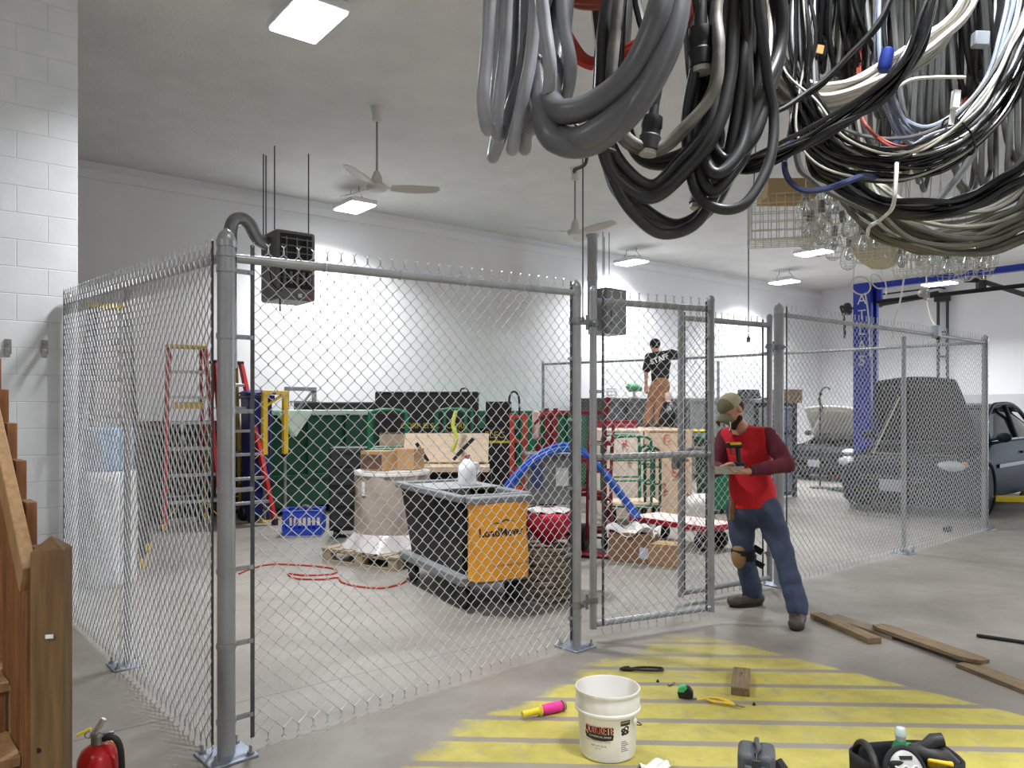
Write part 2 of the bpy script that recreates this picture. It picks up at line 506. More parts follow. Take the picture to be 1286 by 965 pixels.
# ------------------------------------------------------------------ lights
M_lens = mat('lamp_lens', (244, 250, 255), 0.4, emit=LAMP)
M_lampbody = mat('lamp_housing', (225, 225, 225), 0.4, var=.02)
M_rod = mat('hanger_steel', (70, 70, 72), 0.45, 0.7, var=.1)
def make_light(name_loc, label, hang=True):
    t = thing('ceiling_light', label, 'ceiling light', name_loc, RZ, 'square white ceiling lights')
    MB().box((0, 0, 0.045), (0.43, 0.66, 0.07)).box((0, 0, 0.10), (0.2, 0.4, 0.05)).build('housing', M_lampbody, t, bevel=.012)
    MB().box((0, 0, 0.0), (0.39, 0.62, 0.022)).build('lens', M_lens, t, bevel=.004)
    z = CEIL-name_loc[2]
    ld = bpy.data.lights.new('lamp_light', 'AREA'); ld.shape = 'RECTANGLE'; ld.size = .37; ld.size_y = .60; ld.energy = WATT; ld.color = (.955, .975, 1.0); ld.spread = math.radians(SPREAD)
    lo = bpy.data.objects.new('lamp_light', ld); COL.objects.link(lo); lo.parent = t; lo.location = (0, 0, -.014)
    for s in (-1, 1):
        MB().tube([(0, s*.26, .10), (0, s*.14, min(.22, z*.8)), (0, s*.14, z)], .005, 6).build('hanger', M_rod, t)
    return t
LZ = EYE+3.1
make_light((-1.63, 6.11, LZ), 'large bright square light close overhead, on ceiling before the fan')
make_light((-2.42, 11.76, LZ), 'bright ceiling light just under the blades of the left fan')
make_light((2.53, 16.2, LZ), 'bright hanging light right of the grey flue pipe')
make_light((6.0, 15.2, LZ), 'bright ceiling light below the wire lamp guards')
make_light((6.66, 18.7, LZ), 'farthest bright light, above the tall gate post')
make_light((9.5, 17.0, 4.35), 'lower bright light in front of the blue lift beam')
for p in ((1.35, 2.0), (-3.0, -1.2), (3.4, -2.0), (6.2, 4.6), (2.6, 9.9), (-1.7, 3.0+.0)):  # lamps out of view are assumed; one shows behind the cables
    if p[0] == -1.7: continue
    make_light((p[0], p[1], LZ), 'bright ceiling light partly hidden behind the hanging black cables' if p == (2.6, 9.9) else 'assumed ceiling light out of view, overhead and behind the viewer')

# ------------------------------------------------------------------ ceiling fans
M_fan = mat('fan_enamel', (205, 202, 194), 0.45, var=.03)
def make_fan(loc, ang, label):
    t = thing('ceiling_fan', label, 'ceiling fan', loc, ang, 'three-blade industrial ceiling fans')
    h = CEIL-loc[2]
    MB().lathe([(.02, h-.17), (.05, h-.16), (.062, h-.03), (.075, h)], 20).build('canopy', M_fan, t)
    MB().cyl((0, 0, .1), (0, 0, h-.1), .013, n=10).build('downrod', mat('fan_rod', (150, 148, 142), .4, .2), t)
    MB().lathe([(.03, -.075), (.09, -.07), (.115, -.045), (.118, -.02), (.09, 0), (.062, .012), (.055, .08), (.035, .13), (.02, .15)], 28).build('motor', M_fan, t)
    for k in range(3):
        a = k*2*PI/3; R = rotz(a)
        mb = MB()
        def bl(s, v, R=R):
            x = .16+.56*s; wd = .055+.03*math.sin(PI*min(1, s*1.15))+.012*s
            if s > .9: wd *= math.sqrt(max(0.02, 1-((s-.9)/.1)**2))
            y = (v-.5)*2*wd; z = -.03-y*.24+.045*(s**3)*0.6
            return R @ Vector((x, y, z))
        mb.grid(bl, 22, 6)
        mb.build('blade', M_fan, t, thick=.006)
        MB().beam(R @ Vector((.08, 0, -.035)), R @ Vector((.22, 0, -.028)), .045, .008).build('blade_bracket', M_fan, t)
    return t
make_fan((-1.52, 8.6, CEIL-.87), math.radians(15), 'white three-blade fan above the bright light at left')
make_fan((0.89, 10.8, CEIL-.87), math.radians(75), 'white three-blade fan in front of the grey flue pipe')

# ------------------------------------------------------------------ unit heaters
M_heater = mat('heater_steel', (118, 117, 114), 0.5, 0.25, var=.05)
M_heater2 = mat('heater_dark', (22, 22, 22), 0.6)
M_galv = mat('galvanised', (172, 175, 178), 0.36, 0.75, var=.12, scale=14)
M_duct = mat('duct_metal', (158, 160, 161), 0.34, 0.8, var=.1, scale=8, bump=.15, bscale=14)
t = thing('unit_heater', 'grey unit heater with dark louvres hanging above the corner of the fence', 'heater', at(372, 377, 9.95), RZ, 'ceiling-hung unit heaters')
z0 = t.location.z
MB().box((0, .28, .45), (.54, .56, .9)).build('casing', M_heater, t, bevel=.035)
MB().box((0, -.004, .66), (.42, .02, .38)).build('outlet_opening', M_heater2, t)
mb = MB()
for k in range(4): mb.box((0, -.022, .52+.09*k), (.42, .035, .008), rotx(.5))
for k in range(3): mb.box((-.14+.14*k, -.02, .64), (.008, .03, .34))
mb.build('louvre', mat('heater_louvre', (150, 150, 146), .45, .4), t)
MB().box((0, -.006, .27), (.42, .02, .24)).build('burner_opening', M_heater2, t)
mb = MB()
for k in range(5): mb.cyl((-.17+.085*k, -.03, .2), (-.17+.085*k, -.03, .36), .022, n=10)
mb.box((0, -.02, .28), (.42, .02, .016)); mb.build('burner_tube', mat('burner', (120, 120, 118), .4, .6), t)
MB().box((.05, -.004, .06), (.05, .012, .05)).build('control_label', mat('label_white', (230, 230, 230), .5), t)
MB().box((.16, -.004, .06), (.09, .012, .035)).build('warning_sticker', mat('label_red', (170, 60, 55), .5), t)
for (x, y) in ((-.25, .1), (-.25, .5), (.22, .12), (-.2, .54)):
    MB().cyl((x, y, .9), (x, y, CEIL-z0), .008, n=6).build('hanger_rod', M_rod, t)
MB().tube(catmull([(-.27, .3, .74), (-.40, .3, .80), (-.50, .31, .97), (-.61, .33, 1.03), (-.725, .33, .92), (-.74, .33, .5), (-.74, .33, -.9)], 8), .085, 14).build('flue_duct', M_duct, t)
MB().tube(catmull([(-.2, -.02, .1), (-.3, .05, .2), (-.32, .1, .5), (-.28, .1, .55)], 6), .008, 6).build('wire_lead', mat('black_rubber', (24, 24, 25), .55), t)
MB().cyl((-.2, .04, -.16), (-.2, .04, .02), .012, n=8).build('gas_pipe', M_rod, t)

t = thing('unit_heater', 'plain grey unit heater hanging behind the chain link gate', 'heater', at(772, 420, 14.7), RZ, 'ceiling-hung unit heaters')
z0 = t.location.z
MB().box((0, .2, .44), (.58, .5, .88)).build('casing', M_heater, t, bevel=.03)
MB().box((.05, -.058, .42), (.4, .016, .5)).build('access_panel', M_heater, t, bevel=.004)
for (x, y) in ((-.22, .1), (-.12, .4), (-.05, .1), (.12, .4)):
    MB().cyl((x, y, .88), (x, y, CEIL-z0), .008, n=6).build('hanger_rod', M_rod, t)
t = thing('flue_pipe', 'vertical galvanised flue pipe rising to the ceiling beside the plain heater', 'pipe', at(744, 400, 14.9))
z0 = t.location.z; h = CEIL-z0
MB().lathe([(.1, 0), (.1, h-.9), (.108, h-.9), (.108, h-.82), (.1, h-.82), (.1, h-.06), (.125, h-.03), (.13, h)], 20).build('pipe', M_duct, t)
MB().tube([(0, 0, .1), (.2, .25, .02), (.42, .3, .0)], .09, 12).build('elbow', M_duct, t)

# thin conduit rods hanging from the ceiling
for (px, yb, d, lab) in ((940, 428, 12.0, 'thin grey drop cord with small hook hanging near the tall gate post'),
                         (732, 405, 9.5, 'thin pull cord hanging behind the hinge post of the gate')):
    p = at(px, yb, d)
    t = thing('hanging_drop_cord', lab, 'cord', p)
    MB().cyl((0, 0, .05), (0, 0, CEIL-p.z), .009, n=6).build('cord', M_rod, t)
    MB().lathe([(.0, -.03), (.03, -.02), (.034, .03), (.012, .07)], 10).build('connector', mat('black_rubber', (24, 24, 25), .55), t)

# ------------------------------------------------------------------ wall brackets and their cleats on the block wall
M_zinc = mat('zinc_hardware', (150, 150, 148), 0.4, 0.8, var=.15, scale=40)
for i, (px, py) in enumerate(((10, 437), (56, 438))):
    dd = 5.72 if i == 0 else 5.88
    ang = RZ
    # point on the face of the block wall seen at px
    k = (px-643)/FPX; s_ = 0.0
    P0 = uv(1.017, 6.80); s_ = (k*P0.y-P0.x)/(U.x-k*U.y)
    P = P0+U*s_; P.z = EYE+(HORIZON-py)/FPX*P.y
    t = thing('wall_bracket', ['steel latch bracket on block wall, nearer the timber stack', 'steel latch bracket on block wall, nearer the fence end post'][i], 'bracket', P, RZ, 'steel brackets on the block wall')
    MB().box((0, -.006, .01), (.045, .012, .11)).build('plate', M_zinc, t, bevel=.003)
    MB().box((-.012, -.05, -.02), (.035, .085, .012), rotx(.25)).box((-.012, -.09, -.045), (.035, .012, .06)).build('hook', M_zinc, t, bevel=.003)
    MB().cyl((0, -.02, .035), (0, -.006, .035), .009, n=8).build('bolt', M_zinc, t)

# ------------------------------------------------------------------ camera and world
cam = bpy.data.cameras.new('camera'); co = bpy.data.objects.new('camera', cam); COL.objects.link(co)
cam.sensor_fit = 'HORIZONTAL'; cam.sensor_width = 36.0; cam.lens = FPX/1286*36.0
cam.shift_y = (HORIZON-482.5)/1286.0*1.0
cam.clip_start = .05; cam.clip_end = 100
co.location = (0, 0, EYE); co.rotation_euler = (PI/2, 0, 0)
SC.camera = co
wd = bpy.data.worlds.new('world'); SC.world = wd; wd.use_nodes = True
wd.node_tree.nodes['Background'].inputs[0].default_value = (0.75, 0.85, 1, 1); wd.node_tree.nodes['Background'].inputs[1].default_value = 0.0
# assumed daylight: added cool area light before the solid right wall, no opening built
ld = bpy.data.lights.new('assumed_daylight', 'AREA'); ld.shape = 'RECTANGLE'; ld.size = 3.6; ld.size_y = 3.2; ld.energy = DAY; ld.color = (0.82, 0.91, 1.0)
lo = bpy.data.objects.new('assumed_daylight', ld); COL.objects.link(lo)
lo.location = uv(U1-.1, 1.0, 1.8); lo.rotation_euler = (PI/2, 0, RZ+PI/2)
SC.view_settings.view_transform = 'Standard'; SC.view_settings.look = 'None'; SC.view_settings.gamma = 1.0
SC.view_settings.use_curve_mapping = False; SC.view_settings.exposure = EXPO
# ================================================================== the chain link cage
M_wire = mat('fence_wire', (196, 198, 200), 0.36, 0.35, var=.12, scale=30)
M_post = mat('post_galvanised', (152, 153, 155), 0.36, 0.3, var=.14, scale=9, stretch=(1, 1, .35))
M_plate = mat('base_plate_zinc', (158, 168, 182), 0.42, 0.7, var=.15, scale=25)
M_bar = mat('tension_bar_steel', (80, 82, 84), 0.45, 0.4, var=.15, scale=20)
M_bolt = mat('bolt_zinc', (175, 175, 172), 0.35, 0.85)
DIA = 0.0762
PA, PB, PC = Vector((-1.292, 3.456, 0)), Vector((-3.41, 5.89, 0)), Vector((-2.355, 4.678, 0))
PD, PE, PF, PG = Vector((.42, 5.04, 0)), Vector((2.38, 6.82, 0)), Vector((4.267, 8.327, 0)), Vector((6.175, 9.98, 0))
PH = Vector((.62, 15.2, 0)); PI_ = Vector((3.4, 12.6, 0))

def make_post(p, h, r, label, ang, plate=True, ps=None, bands=(), bandto=None, barbs=None, cap=True):
    t = thing('fence_post', label, 'fence post', p, ang)
    MB().cyl((0, 0, .008), (0, 0, h-r*1.6), r, n=24).build('post', M_post, t)
    if cap:
        MB().lathe([(r*1.08, h-r*2.2), (r*1.12, h-r*1.45), (r*1.03, h-r*1.35), (r*.96, h-r*1.05), (r*.74, h-r*.62), (r*.42, h-r*.30), (r*.2, h-r*.14), (r*.12, h-.001), (0, h)], 24).build('cap', mat('cap_cast', (176, 178, 180), .3, .8, var=.1, scale=30), t)
    if plate:
        s = ps or max(.19, r*5.4)
        MB().box((0, 0, .006), (s, s, .012)).build('base_plate', M_plate, t, bevel=.003)
        for sx in (-1, 1):
            for sy in (-1, 1):
                q = s*.37
                MB().cyl((sx*q, sy*q, .01), (sx*q, sy*q, .024), .016, n=6).cyl((sx*q, sy*q, .02), (sx*q, sy*q, .05), .007, n=8).build('anchor_bolt', M_bolt, t)
    for z, dirs in bands:
        mb = MB(); mb.lathe([(r+.001, z-.012), (r+.004, z-.012), (r+.004, z+.012), (r+.001, z+.012)], 24, close=False)
        for dv, L in dirs:
            dv = rotz(-ang) @ Vector(dv).normalized(); sd = Vector((-dv.y, dv.x, 0))
            for q in (-1, 1):
                mb.beam(dv*(r*.9)+sd*q*.006+Vector((0, 0, z)), dv*(r+L)+sd*q*.006+Vector((0, 0, z)), .003, .02)
            mb.cyl(dv*(r+L*.75)-sd*.016+Vector((0, 0, z)), dv*(r+L*.75)+sd*.018+Vector((0, 0, z)), .006, n=6)
        mb.build('tension_band', M_post, t)
    return t

def fabric(a, b, z0a, z1a, z0b=None, z1b=None, r=.0030, barbs=True, sides=4, bot=True):
    """woven zigzag wires of a chain link sheet between the ground points a and b"""
    a = Vector(a); b = Vector(b); L = (b-a).length; d = (b-a)/L; nrm = Vector((-d.y, d.x, 0))
    z0b = z0a if z0b is None else z0b; z1b = z1a if z1b is None else z1b
    n = max(2, 2*round(L/DIA)); D = L/n; mb = MB()
    rows = 2*round((z1a-z0a)/DIA)
    for i in range(n):
        s0 = (i+.5)/n; zb = z0a+(z0b-z0a)*s0; zt = z1a+(z1b-z1a)*s0; hz = (zt-zb)/rows
        pts = []
        for k in range(rows+1):
            e = (k+i) % 2
            pts.append(a+d*((i+e)*D+(.0022 if e else -.0022))+nrm*(.0028 if e == 0 else -.0028)+Vector((0, 0, zb+k*hz)))
        mb.tube(pts, r, sides, cap=False)
        if barbs:
            for (pt, sg, on) in ((pts[-1], 1, True), (pts[0], -1, bot)):
                if not on: continue
                e = ((rows if sg > 0 else 0)+i) % 2
                c = a+d*((i+e)*D); tw = -1 if e else 1; z = pt.z
                q = [pt, Vector((c.x, c.y, z+sg*.010))+nrm*.003*tw, Vector((c.x, c.y, z+sg*.018))-nrm*.003*tw, Vector((c.x, c.y, z+sg*.027))+nrm*.003*tw, Vector((c.x, c.y, z+sg*.040))+d*.009*tw-nrm*.004*tw]
                mb.tube(q, r, sides, cap=False)
    return mb

def make_panel(name, label, a, b, ra, rb, rz_a, rz_b, zb=.05, off=.028, bars=(True, True), gap=(.0, .0), group='chain link fence panels', rail_r=.021, barbs=True, ties=True, mids=()):
    """one bay of fence: fabric, top rail, tension bars, tie wires. rz = rail heights at the two ends"""
    a = Vector(a); b = Vector(b); d = (b-a).normalized(); L = (b-a).length
    nrm = Vector((d.y, -d.x, 0))
    if nrm.dot(-(a+b)/2) < 0: nrm = -nrm                  # fabric hangs on the side of the viewer
    t = thing(name, label, 'fence panel', (a+b)/2, 0, group)
    A = a+d*ra; B = b-d*rb
    MB().cyl(A+Vector((0, 0, rz_a)), B+Vector((0, 0, rz_b)), rail_r, n=18).build('top_rail', M_post, t, world=True)
    fa = a+d*(ra+.008+gap[0])+nrm*off; fb = b-d*(rb+.008+gap[1])+nrm*off
    fabric(fa, fb, zb, rz_a+.045, zb, rz_b+.045, barbs=barbs).build('wire_mesh', M_wire, t, world=True, fix=False)
    for on, p, zz in ((bars[0], fa, rz_a), (bars[1], fb, rz_b)):
        if on: MB().beam(p+Vector((0, 0, zb)), p+Vector((0, 0, zz+.07)), .018, .006, up=nrm).build('tension_bar', M_bar, t, world=True)
    if ties:
        mb = MB(); k = max(2, int(L/.45))
        for i in range(1, k):
            s = i/k; p = A.lerp(B, s)+Vector((0, 0, rz_a+(rz_b-rz_a)*s))
            R = Matrix((nrm, Vector((0, 0, 1)), d)).transposed()
            mb.torus(p, rail_r+.004, .0024, R, 14, 5)
        mb.build('tie_wire', M_wire, t, world=True)
    return t

uF = (PD-PA).normalized(); uL = (PB-PA).normalized(); uR = (PG-PE).normalized()
bz = (.16, .50, .84, 1.20, 1.56, 1.90, 2.20)
make_post(PA, 2.39, .0395, 'thick corner post nearest the viewer, with domed cap and many bands', math.atan2(uF.y, uF.x), bands=[(z, [(uF, .085), (uL, .03)]) for z in bz]+[(2.27, [(uF, .06), (uL, .03)])])
make_post(PB, 2.475, .031, 'fence end post standing against the white block wall', math.atan2(uL.y, uL.x), ps=.105, bands=[(z, [(-uL, .025)]) for z in (.25, .9, 1.5, 2.1, 2.4)])
make_post(PC, 2.335, .0215, 'slim fence post midway along the left side, on a bolted plate', math.atan2(uL.y, uL.x), cap=False)
make_post(PD, 2.425, .036, 'gate post carrying the hinges of the swung-open gate leaf', math.atan2(uF.y, uF.x), bands=[(z, [(-uF, .03)]) for z in (.2, .62, 1.05, 1.5, 1.9, 2.33)])
make_post(PE, 2.52, .044, 'tall thick gate post beside the worker in the red vest', math.atan2(uR.y, uR.x), bands=[(z, [(uR, .03)]) for z in (.2, .65, 1.1, 1.55, 2.0, 2.4)])
make_post(PF, 2.40, .024, 'slim post midway along the right-hand fence run, on a round-edged plate', math.atan2(uR.y, uR.x), cap=False)
make_post(PG, 2.545, .038, 'fence corner post standing in front of the dark car', math.atan2(uR.y, uR.x), bands=[(z, [(-uR, .03)]) for z in (.25, .8, 1.4, 2.0, 2.43)])
uB = (PH-PG).normalized()
make_post(PH, 2.53, .03, 'far fence post by the back wall', math.atan2(uB.y, uB.x), plate=True)
make_post(PI_, 2.40, .024, 'slim fence post behind the man in the black shirt', math.atan2(uB.y, uB.x), cap=False)
def lerp(a, b, s): return a+(b-a)*s
sC = (PC-PA).length/(PB-PA).length
make_panel('chain_link_panel', 'chain link bay between the near corner post and the slim left post', PA, PC, .04, .0, 2.262, lerp(2.262, 2.40, sC), bars=(True, False), off=.045)
make_panel('chain_link_panel', 'chain link bay running from the slim left post to the block wall', PC, PB, .0, .031, lerp(2.262, 2.40, sC), 2.40, bars=(False, True), off=.045)
make_panel('chain_link_panel', 'front chain link bay left of the gate, nearest the viewer', PA, PD, .04, .036, 2.258, 2.335, gap=(.075, .0), off=.0)
make_panel('chain_link_panel', 'chain link bay right of the worker in the red vest', PE, PF, .044, .0, 2.415, 2.425, bars=(True, False), off=.046)
make_panel('chain_link_panel', 'chain link bay in front of the dark car', PF, PG, .0, .038, 2.425, 2.44, bars=(False, True), off=.046)
make_panel('chain_link_panel', 'rear chain link bay starting at the post before the car', PG, PI_, .038, .0, 2.44, 2.43, bars=(False, False), off=-.03, barbs=False)
make_panel('chain_link_panel', 'rear chain link bay behind the man in the black shirt', PI_, PH, .0, .03, 2.43, 2.46, bars=(False, False), off=-.03, barbs=False)

def make_gate(label, h, f, z0, z1, zm, post, hz, latch):
    """swing leaf: h hinge foot, f free foot"""
    h = Vector(h); f = Vector(f); d = (f-h).normalized(); L = (f-h).length; nrm = Vector((d.y, -d.x, 0))
    t = thing('gate_leaf', label, 'gate', h, math.atan2(d.y, d.x), 'chain link gate leaves')
    r = .0245
    for x, nm in ((0, 'hinge_stile'), (L, 'free_stile')):
        MB().cyl((x, 0, z0), (x, 0, z1-.03), r, n=18).lathe([(r*1.1, z1-.045), (r*1.12, z1-.03), (r*.9, z1-.012), (r*.4, z1), (0, z1+.002)], 18, c=(x, 0, 0)).build(nm, M_post, t)
    for z, nm in ((z0+.03, 'bottom_rail'), (zm, 'middle_rail'), (z1-.10, 'top_rail')):
        MB().cyl((r*.8, 0, z), (L-r*.8, 0, z), r*.92, n=18).build(nm, M_post, t)
    fabric((r+.035, -.0, 0), (L-r-.03, 0, 0), z0+.0, z1-.065).xf(Matrix.Translation((0, -.024, 0))).build('wire_mesh', M_wire, t, fix=False)
    for x in (r+.04, L-r-.035):
        MB().beam((x, -.02, z0+.02), (x, -.02, z1-.05), .006, .016).build('tension_bar', M_bar, t)
        xs = 0 if x < L/2 else L
        for z in (z0+.25, z0+.7, z0+1.15+.1, z0+1.6, z0+2.0):
            mb = MB(); mb.lathe([(r+.001, z-.011), (r+.004, z-.011), (r+.004, z+.011), (r+.001, z+.011)], 18, c=(xs, 0, 0), close=False)
            mb.beam((xs, -.006, z), (x+(.008 if xs == 0 else -.008), -.02, z), .004, .02).cyl((x, -.035, z), (x, -.002, z), .006, n=6)
            mb.build('tension_band', M_post, t)
    for z in hz:                                    # hinge: two collars and a link towards the post
        q = rotz(-math.atan2(d.y, d.x)) @ (Vector(post)-h)
        mb = MB(); pr = (.036 if post is PD else .044)
        mb.lathe([(r+.002, z-.02), (r+.009, z-.02), (r+.009, z+.02), (r+.002, z+.02)], 18, close=False)
        mb.lathe([(pr+.002, z-.022), (pr+.009, z-.022), (pr+.009, z+.022), (pr+.002, z+.022)], 20, c=(q.x, q.y, 0), close=False)
        dq = q.normalized(); sd = Vector((-dq.y, dq.x, 0))
        mb.beam(dq*(r+.002)+Vector((0, 0, z)), dq*(q.length-pr-.002)+Vector((0, 0, z)), .022, .034)
        mb.cyl(dq*.062-Vector((0, 0, .05-z)), dq*.062+Vector((0, 0, z+.05)), .010, n=10)
        for s_ in (-1, 1): mb.cyl(dq*(q.length-.01)+sd*s_*(pr+.01)+Vector((0, 0, z)), dq*(q.length-.01)+sd*s_*(pr+.035)+Vector((0, 0, z)), .009, n=6)
        mb.cyl(Vector((-.01, -.03, z)), Vector((-.01, -.055, z)), .009, n=6)
        mb.build('hinge', mat('hinge_cast', (140, 142, 144), .4, .8, var=.15, scale=40), t)
    if latch:
        z = zm-.08
        mb = MB(); mb.box((L, -.03, z), (.09, .03, .11)).box((L-.01, -.05, z+.06), (.05, .05, .02)).box((L+.05, -.01, z-.02), (.03, .06, .10)).cyl((L-.02, -.08, z), (L-.02, .06, z), .012, n=10)
        mb.build('latch', mat('hinge_cast', (140, 142, 144), .4, .8), t, bevel=.004)
    return t
make_gate('gate leaf swung towards the viewer, hinged on the gate post', (.548, 5.158, 0), (1.456, 5.59, 0), .088, 2.40, 1.245, PD, (.28, 2.15), False)
make_gate('gate leaf behind the worker, hinged on the tall gate post', (2.262, 6.712, 0), (1.356, 6.14, 0), .06, 2.405, 1.24, PE, (.3, 2.12), True)

# socket box resting on the right-hand rail, its white drop cord
M_plasticgrey = mat('grey_plastic', (150, 158, 166), .5)
s_ = (PF+(PG-PF)*.32); zb = 2.432
t = thing('hanging_socket_box', 'grey socket box on white cord, hooked on the right-hand fence rail', 'socket box', s_+Vector((0, 0, zb)), math.atan2(uR.y, uR.x))
MB().box((0, -.04, .03), (.11, .07, .15)).build('box', M_plasticgrey, t, bevel=.01)
MB().cyl((-.03, -.09, -.045), (-.03, -.05, -.045), .02, n=12).build('plug', mat('black_rubber', (24, 24, 25), .55), t)
M_whitecord = mat('white_cord', (222, 218, 205), .5)
p1 = at(1164, 375, 9.2)-s_-Vector((0, 0, zb))
# the cord and its round reel hang from the ceiling
Rm = rotz(-math.atan2(uR.y, uR.x)); p1 = Rm @ p1
MB().tube(catmull([(0, -.03, .1), p1*.5+Vector((.02, 0, 0)), p1], 8), .011, 8).build('cord', M_whitecord, t)
MB().tube(catmull([p1, p1+Vector((.0, 0, .15)), p1+Vector((-.02, .02, .8)), p1+Vector((0, .1, CEIL-zb-p1.z))], 8), .010, 8).build('drop_cord', M_whitecord, t)
MB().torus(p1+Vector((-.02, 0, .05)), .055, .022, rotx(PI/2), 18, 8).ell(p1+Vector((-.06, .03, .06)), (.05, .05, .05)).build('cord_grip', mat('cord_grip', (165, 165, 160), .45, .3), t)
# ================================================================== people
M_skin = mat('skin', (196, 146, 122), .5, var=.05, scale=12)
def V(*a): return Vector(a)
def hand(S, wrist, d, nrm, thumb_side, curl=.7, size=1.0, spread=.35):
    """palm, four bent fingers of unequal length and a thumb leaving the side of the palm"""
    d = Vector(d).normalized(); n = Vector(nrm); n = (n-d*n.dot(d)).normalized(); sd = d.cross(n).normalized()*thumb_side
    w = Vector(wrist); k = size
    S.cap(w, w+d*.05*k, .026*k, .034*k, .015, flat=(n, .62))
    S.cap(w+d*.045*k-sd*.022*k, w+d*.085*k-sd*.027*k, .020*k, .016*k, .012, flat=(n, .8))
    S.cap(w+d*.045*k+sd*.018*k, w+d*.088*k+sd*.024*k, .020*k, .016*k, .012, flat=(n, .8))
    L = (.078, .086, .080, .062)
    for i in range(4):
        off = (1.5-i)*.0205*k
        base = w+d*(.088-.004*abs(i-1.2))*k+sd*off
        a0 = curl*.5; p = base; ang = a0
        for j, fr in enumerate((.45, .31, .24)):
            dirv = d*math.cos(ang)+n*math.sin(ang)+sd*(1.5-i)*.06*spread
            q = p+dirv.normalized()*L[i]*fr*k
            S.cap(p, q, (.0105-.0008*j)*k, (.0098-.001*j)*k, .004)
            p = q; ang += curl*.75
    tb = w+d*.028*k+sd*.028*k
    t1 = tb+(d*.55+sd*.75+n*.25).normalized()*.036*k; t2 = t1+(d*.8+sd*.25+n*.45*curl).normalized()*.032*k; t3 = t2+(d*.8-sd*.15+n*.5*curl).normalized()*.024*k
    S.cap(w+d*.02*k+sd*.012*k, tb, .018*k, .015*k, .012); S.cap(tb, t1, .0145*k, .012*k, .008); S.cap(t1, t2, .0115*k, .0105*k, .004); S.cap(t2, t3, .0105*k, .0085*k, .004)

def head_sdf(S, c, f, up, sc=1.0):
    """skull, jaw, nose, brow, eyes, lips and ears; f = where the face points"""
    f = Vector(f).normalized(); up = Vector(up); up = (up-f*up.dot(f)).normalized(); r = f.cross(up).normalized()
    c = Vector(c); P = lambda x, y, z: c+(r*x+f*y+up*z)*sc
    R = Matrix((r, f, up)).transposed()
    S.ell(P(0, -.008, .03), (.077*sc, .097*sc, .088*sc), R, .01)
    S.ell(P(0, .018, -.035), (.060*sc, .070*sc, .075*sc), R, .03)
    S.cap(P(0, .045, -.085), P(0, .062, -.082), .026*sc, .022*sc, .02)
    for s in (-1, 1):
        S.cap(P(s*.045, .0, -.06), P(s*.018, .058, -.088), .022*sc, .02*sc, .02)
        S.ell(P(s*.034, .068, -.018), (.022*sc, .016*sc, .016*sc), R, .014)
        S.ell(P(s*.080, -.008, -.006), (.010*sc, .020*sc, .031*sc), R, .006)
        S.cap(P(s*.046, .078, .024), P(s*.016, .088, .022), .009*sc, .009*sc, .012)
    S.ell(P(-.032, .086, .006), (.014*sc, .010*sc, .008*sc), R, .006, sub=True); S.ell(P(.032, .086, .006), (.014*sc, .010*sc, .008*sc), R, .006, sub=True)
    S.cap(P(0, .088, .018), P(0, .112, -.022), .008*sc, .0125*sc, .010)
    S.ell(P(-.012, .098, -.026), (.009*sc, .010*sc, .008*sc), R, .006); S.ell(P(.012, .098, -.026), (.009*sc, .010*sc, .008*sc), R, .006)
    S.cap(P(-.018, .082, -.050), P(.018, .082, -.050), .0075*sc, .0075*sc, .006); S.cap(P(-.016, .080, -.060), P(.016, .080, -.060), .008*sc, .008*sc, .006)
    return P, R
def build_sdf(S, name, m, parent, sub=False):
    o = S.mesh().build(name, m, parent, world=True, fix=False)
    me = o.data
    md = o.modifiers.new('smooth', 'SMOOTH'); md.factor = .5; md.iterations = 3
    return o
def tmat(name, col, **k): return mat(name, col, **{**dict(rough=.85, var=.10, scale=18, bump=.25, bscale=35), **k})
M_vest = tmat('red_knit', (196, 22, 34), var=.07, scale=5)
M_maroon = tmat('maroon_jersey', (92, 22, 40), var=.1, scale=5)
M_jeans = tmat('blue_denim', (58, 68, 92), var=.28, scale=7, bump=.3, bscale=60)
M_boot = tmat('brown_boot_leather', (74, 64, 54), rough=.6, var=.15, scale=14)
M_sole = mat('boot_sole', (34, 31, 29), .8)
M_olive = tmat('olive_cap_cloth', (112, 108, 80), var=.06)
M_mesh = tmat('tan_cap_mesh', (176, 166, 138), bump=.6, bscale=140)
M_hair = tmat('dark_brown_hair', (52, 30, 24), bump=.8, bscale=80)
M_black = mat('black_rubber', (24, 24, 25), .55)
M_blackcloth = tmat('black_cloth', (26, 26, 28))
M_tan = tmat('tan_leather', (146, 112, 72), rough=.7)

# ---------------------------------------------------------------- worker in the red vest
base = ground(962, 765)
wk = thing('person', 'person in red vest and olive cap looking down at a drill by the gate', 'person', (base.x, base.y, 0))
pel = at(946, 634, 5.95); hR = at(929, 640, 6.0)+V(0, 0, 0); hL = at(963, 640, 5.88)
kR = at(934, 697, 5.98); aR = V(*at(945, 742, 6.1)); kL = at(983, 693, 5.72); aL = at(1002, 764, 5.57)
aR.z = .115; aL.z = .115
wai = at(943, 612, 5.96); che = at(939, 568, 5.98); nb = at(931, 535, 5.99)
sL = at(968, 550, 5.86); sR = at(909, 551, 6.10)
eL = at(988, 584, 5.74); wL = at(941, 592, 5.56); eR = at(898, 590, 5.92); wR = at(906, 589, 5.70)
hc = at(919, 515, 5.90); face = V(-.74, -.42, -.60); hup = V(-.42, -.12, .9)
lo = V(1.35, 5.25, -.02); hi = V(2.45, 6.45, 1.80)
toeR = V(-.97, -.22, 0).normalized(); toeL = V(-.42, -.9, 0).normalized()
def limb(S, pts, rad, k=.03, grow=0.0):
    for (p, q, r1, r2) in zip(pts[:-1], pts[1:], rad[:-1], rad[1:]): S.cap(p, q, r1+grow, r2+grow, k)
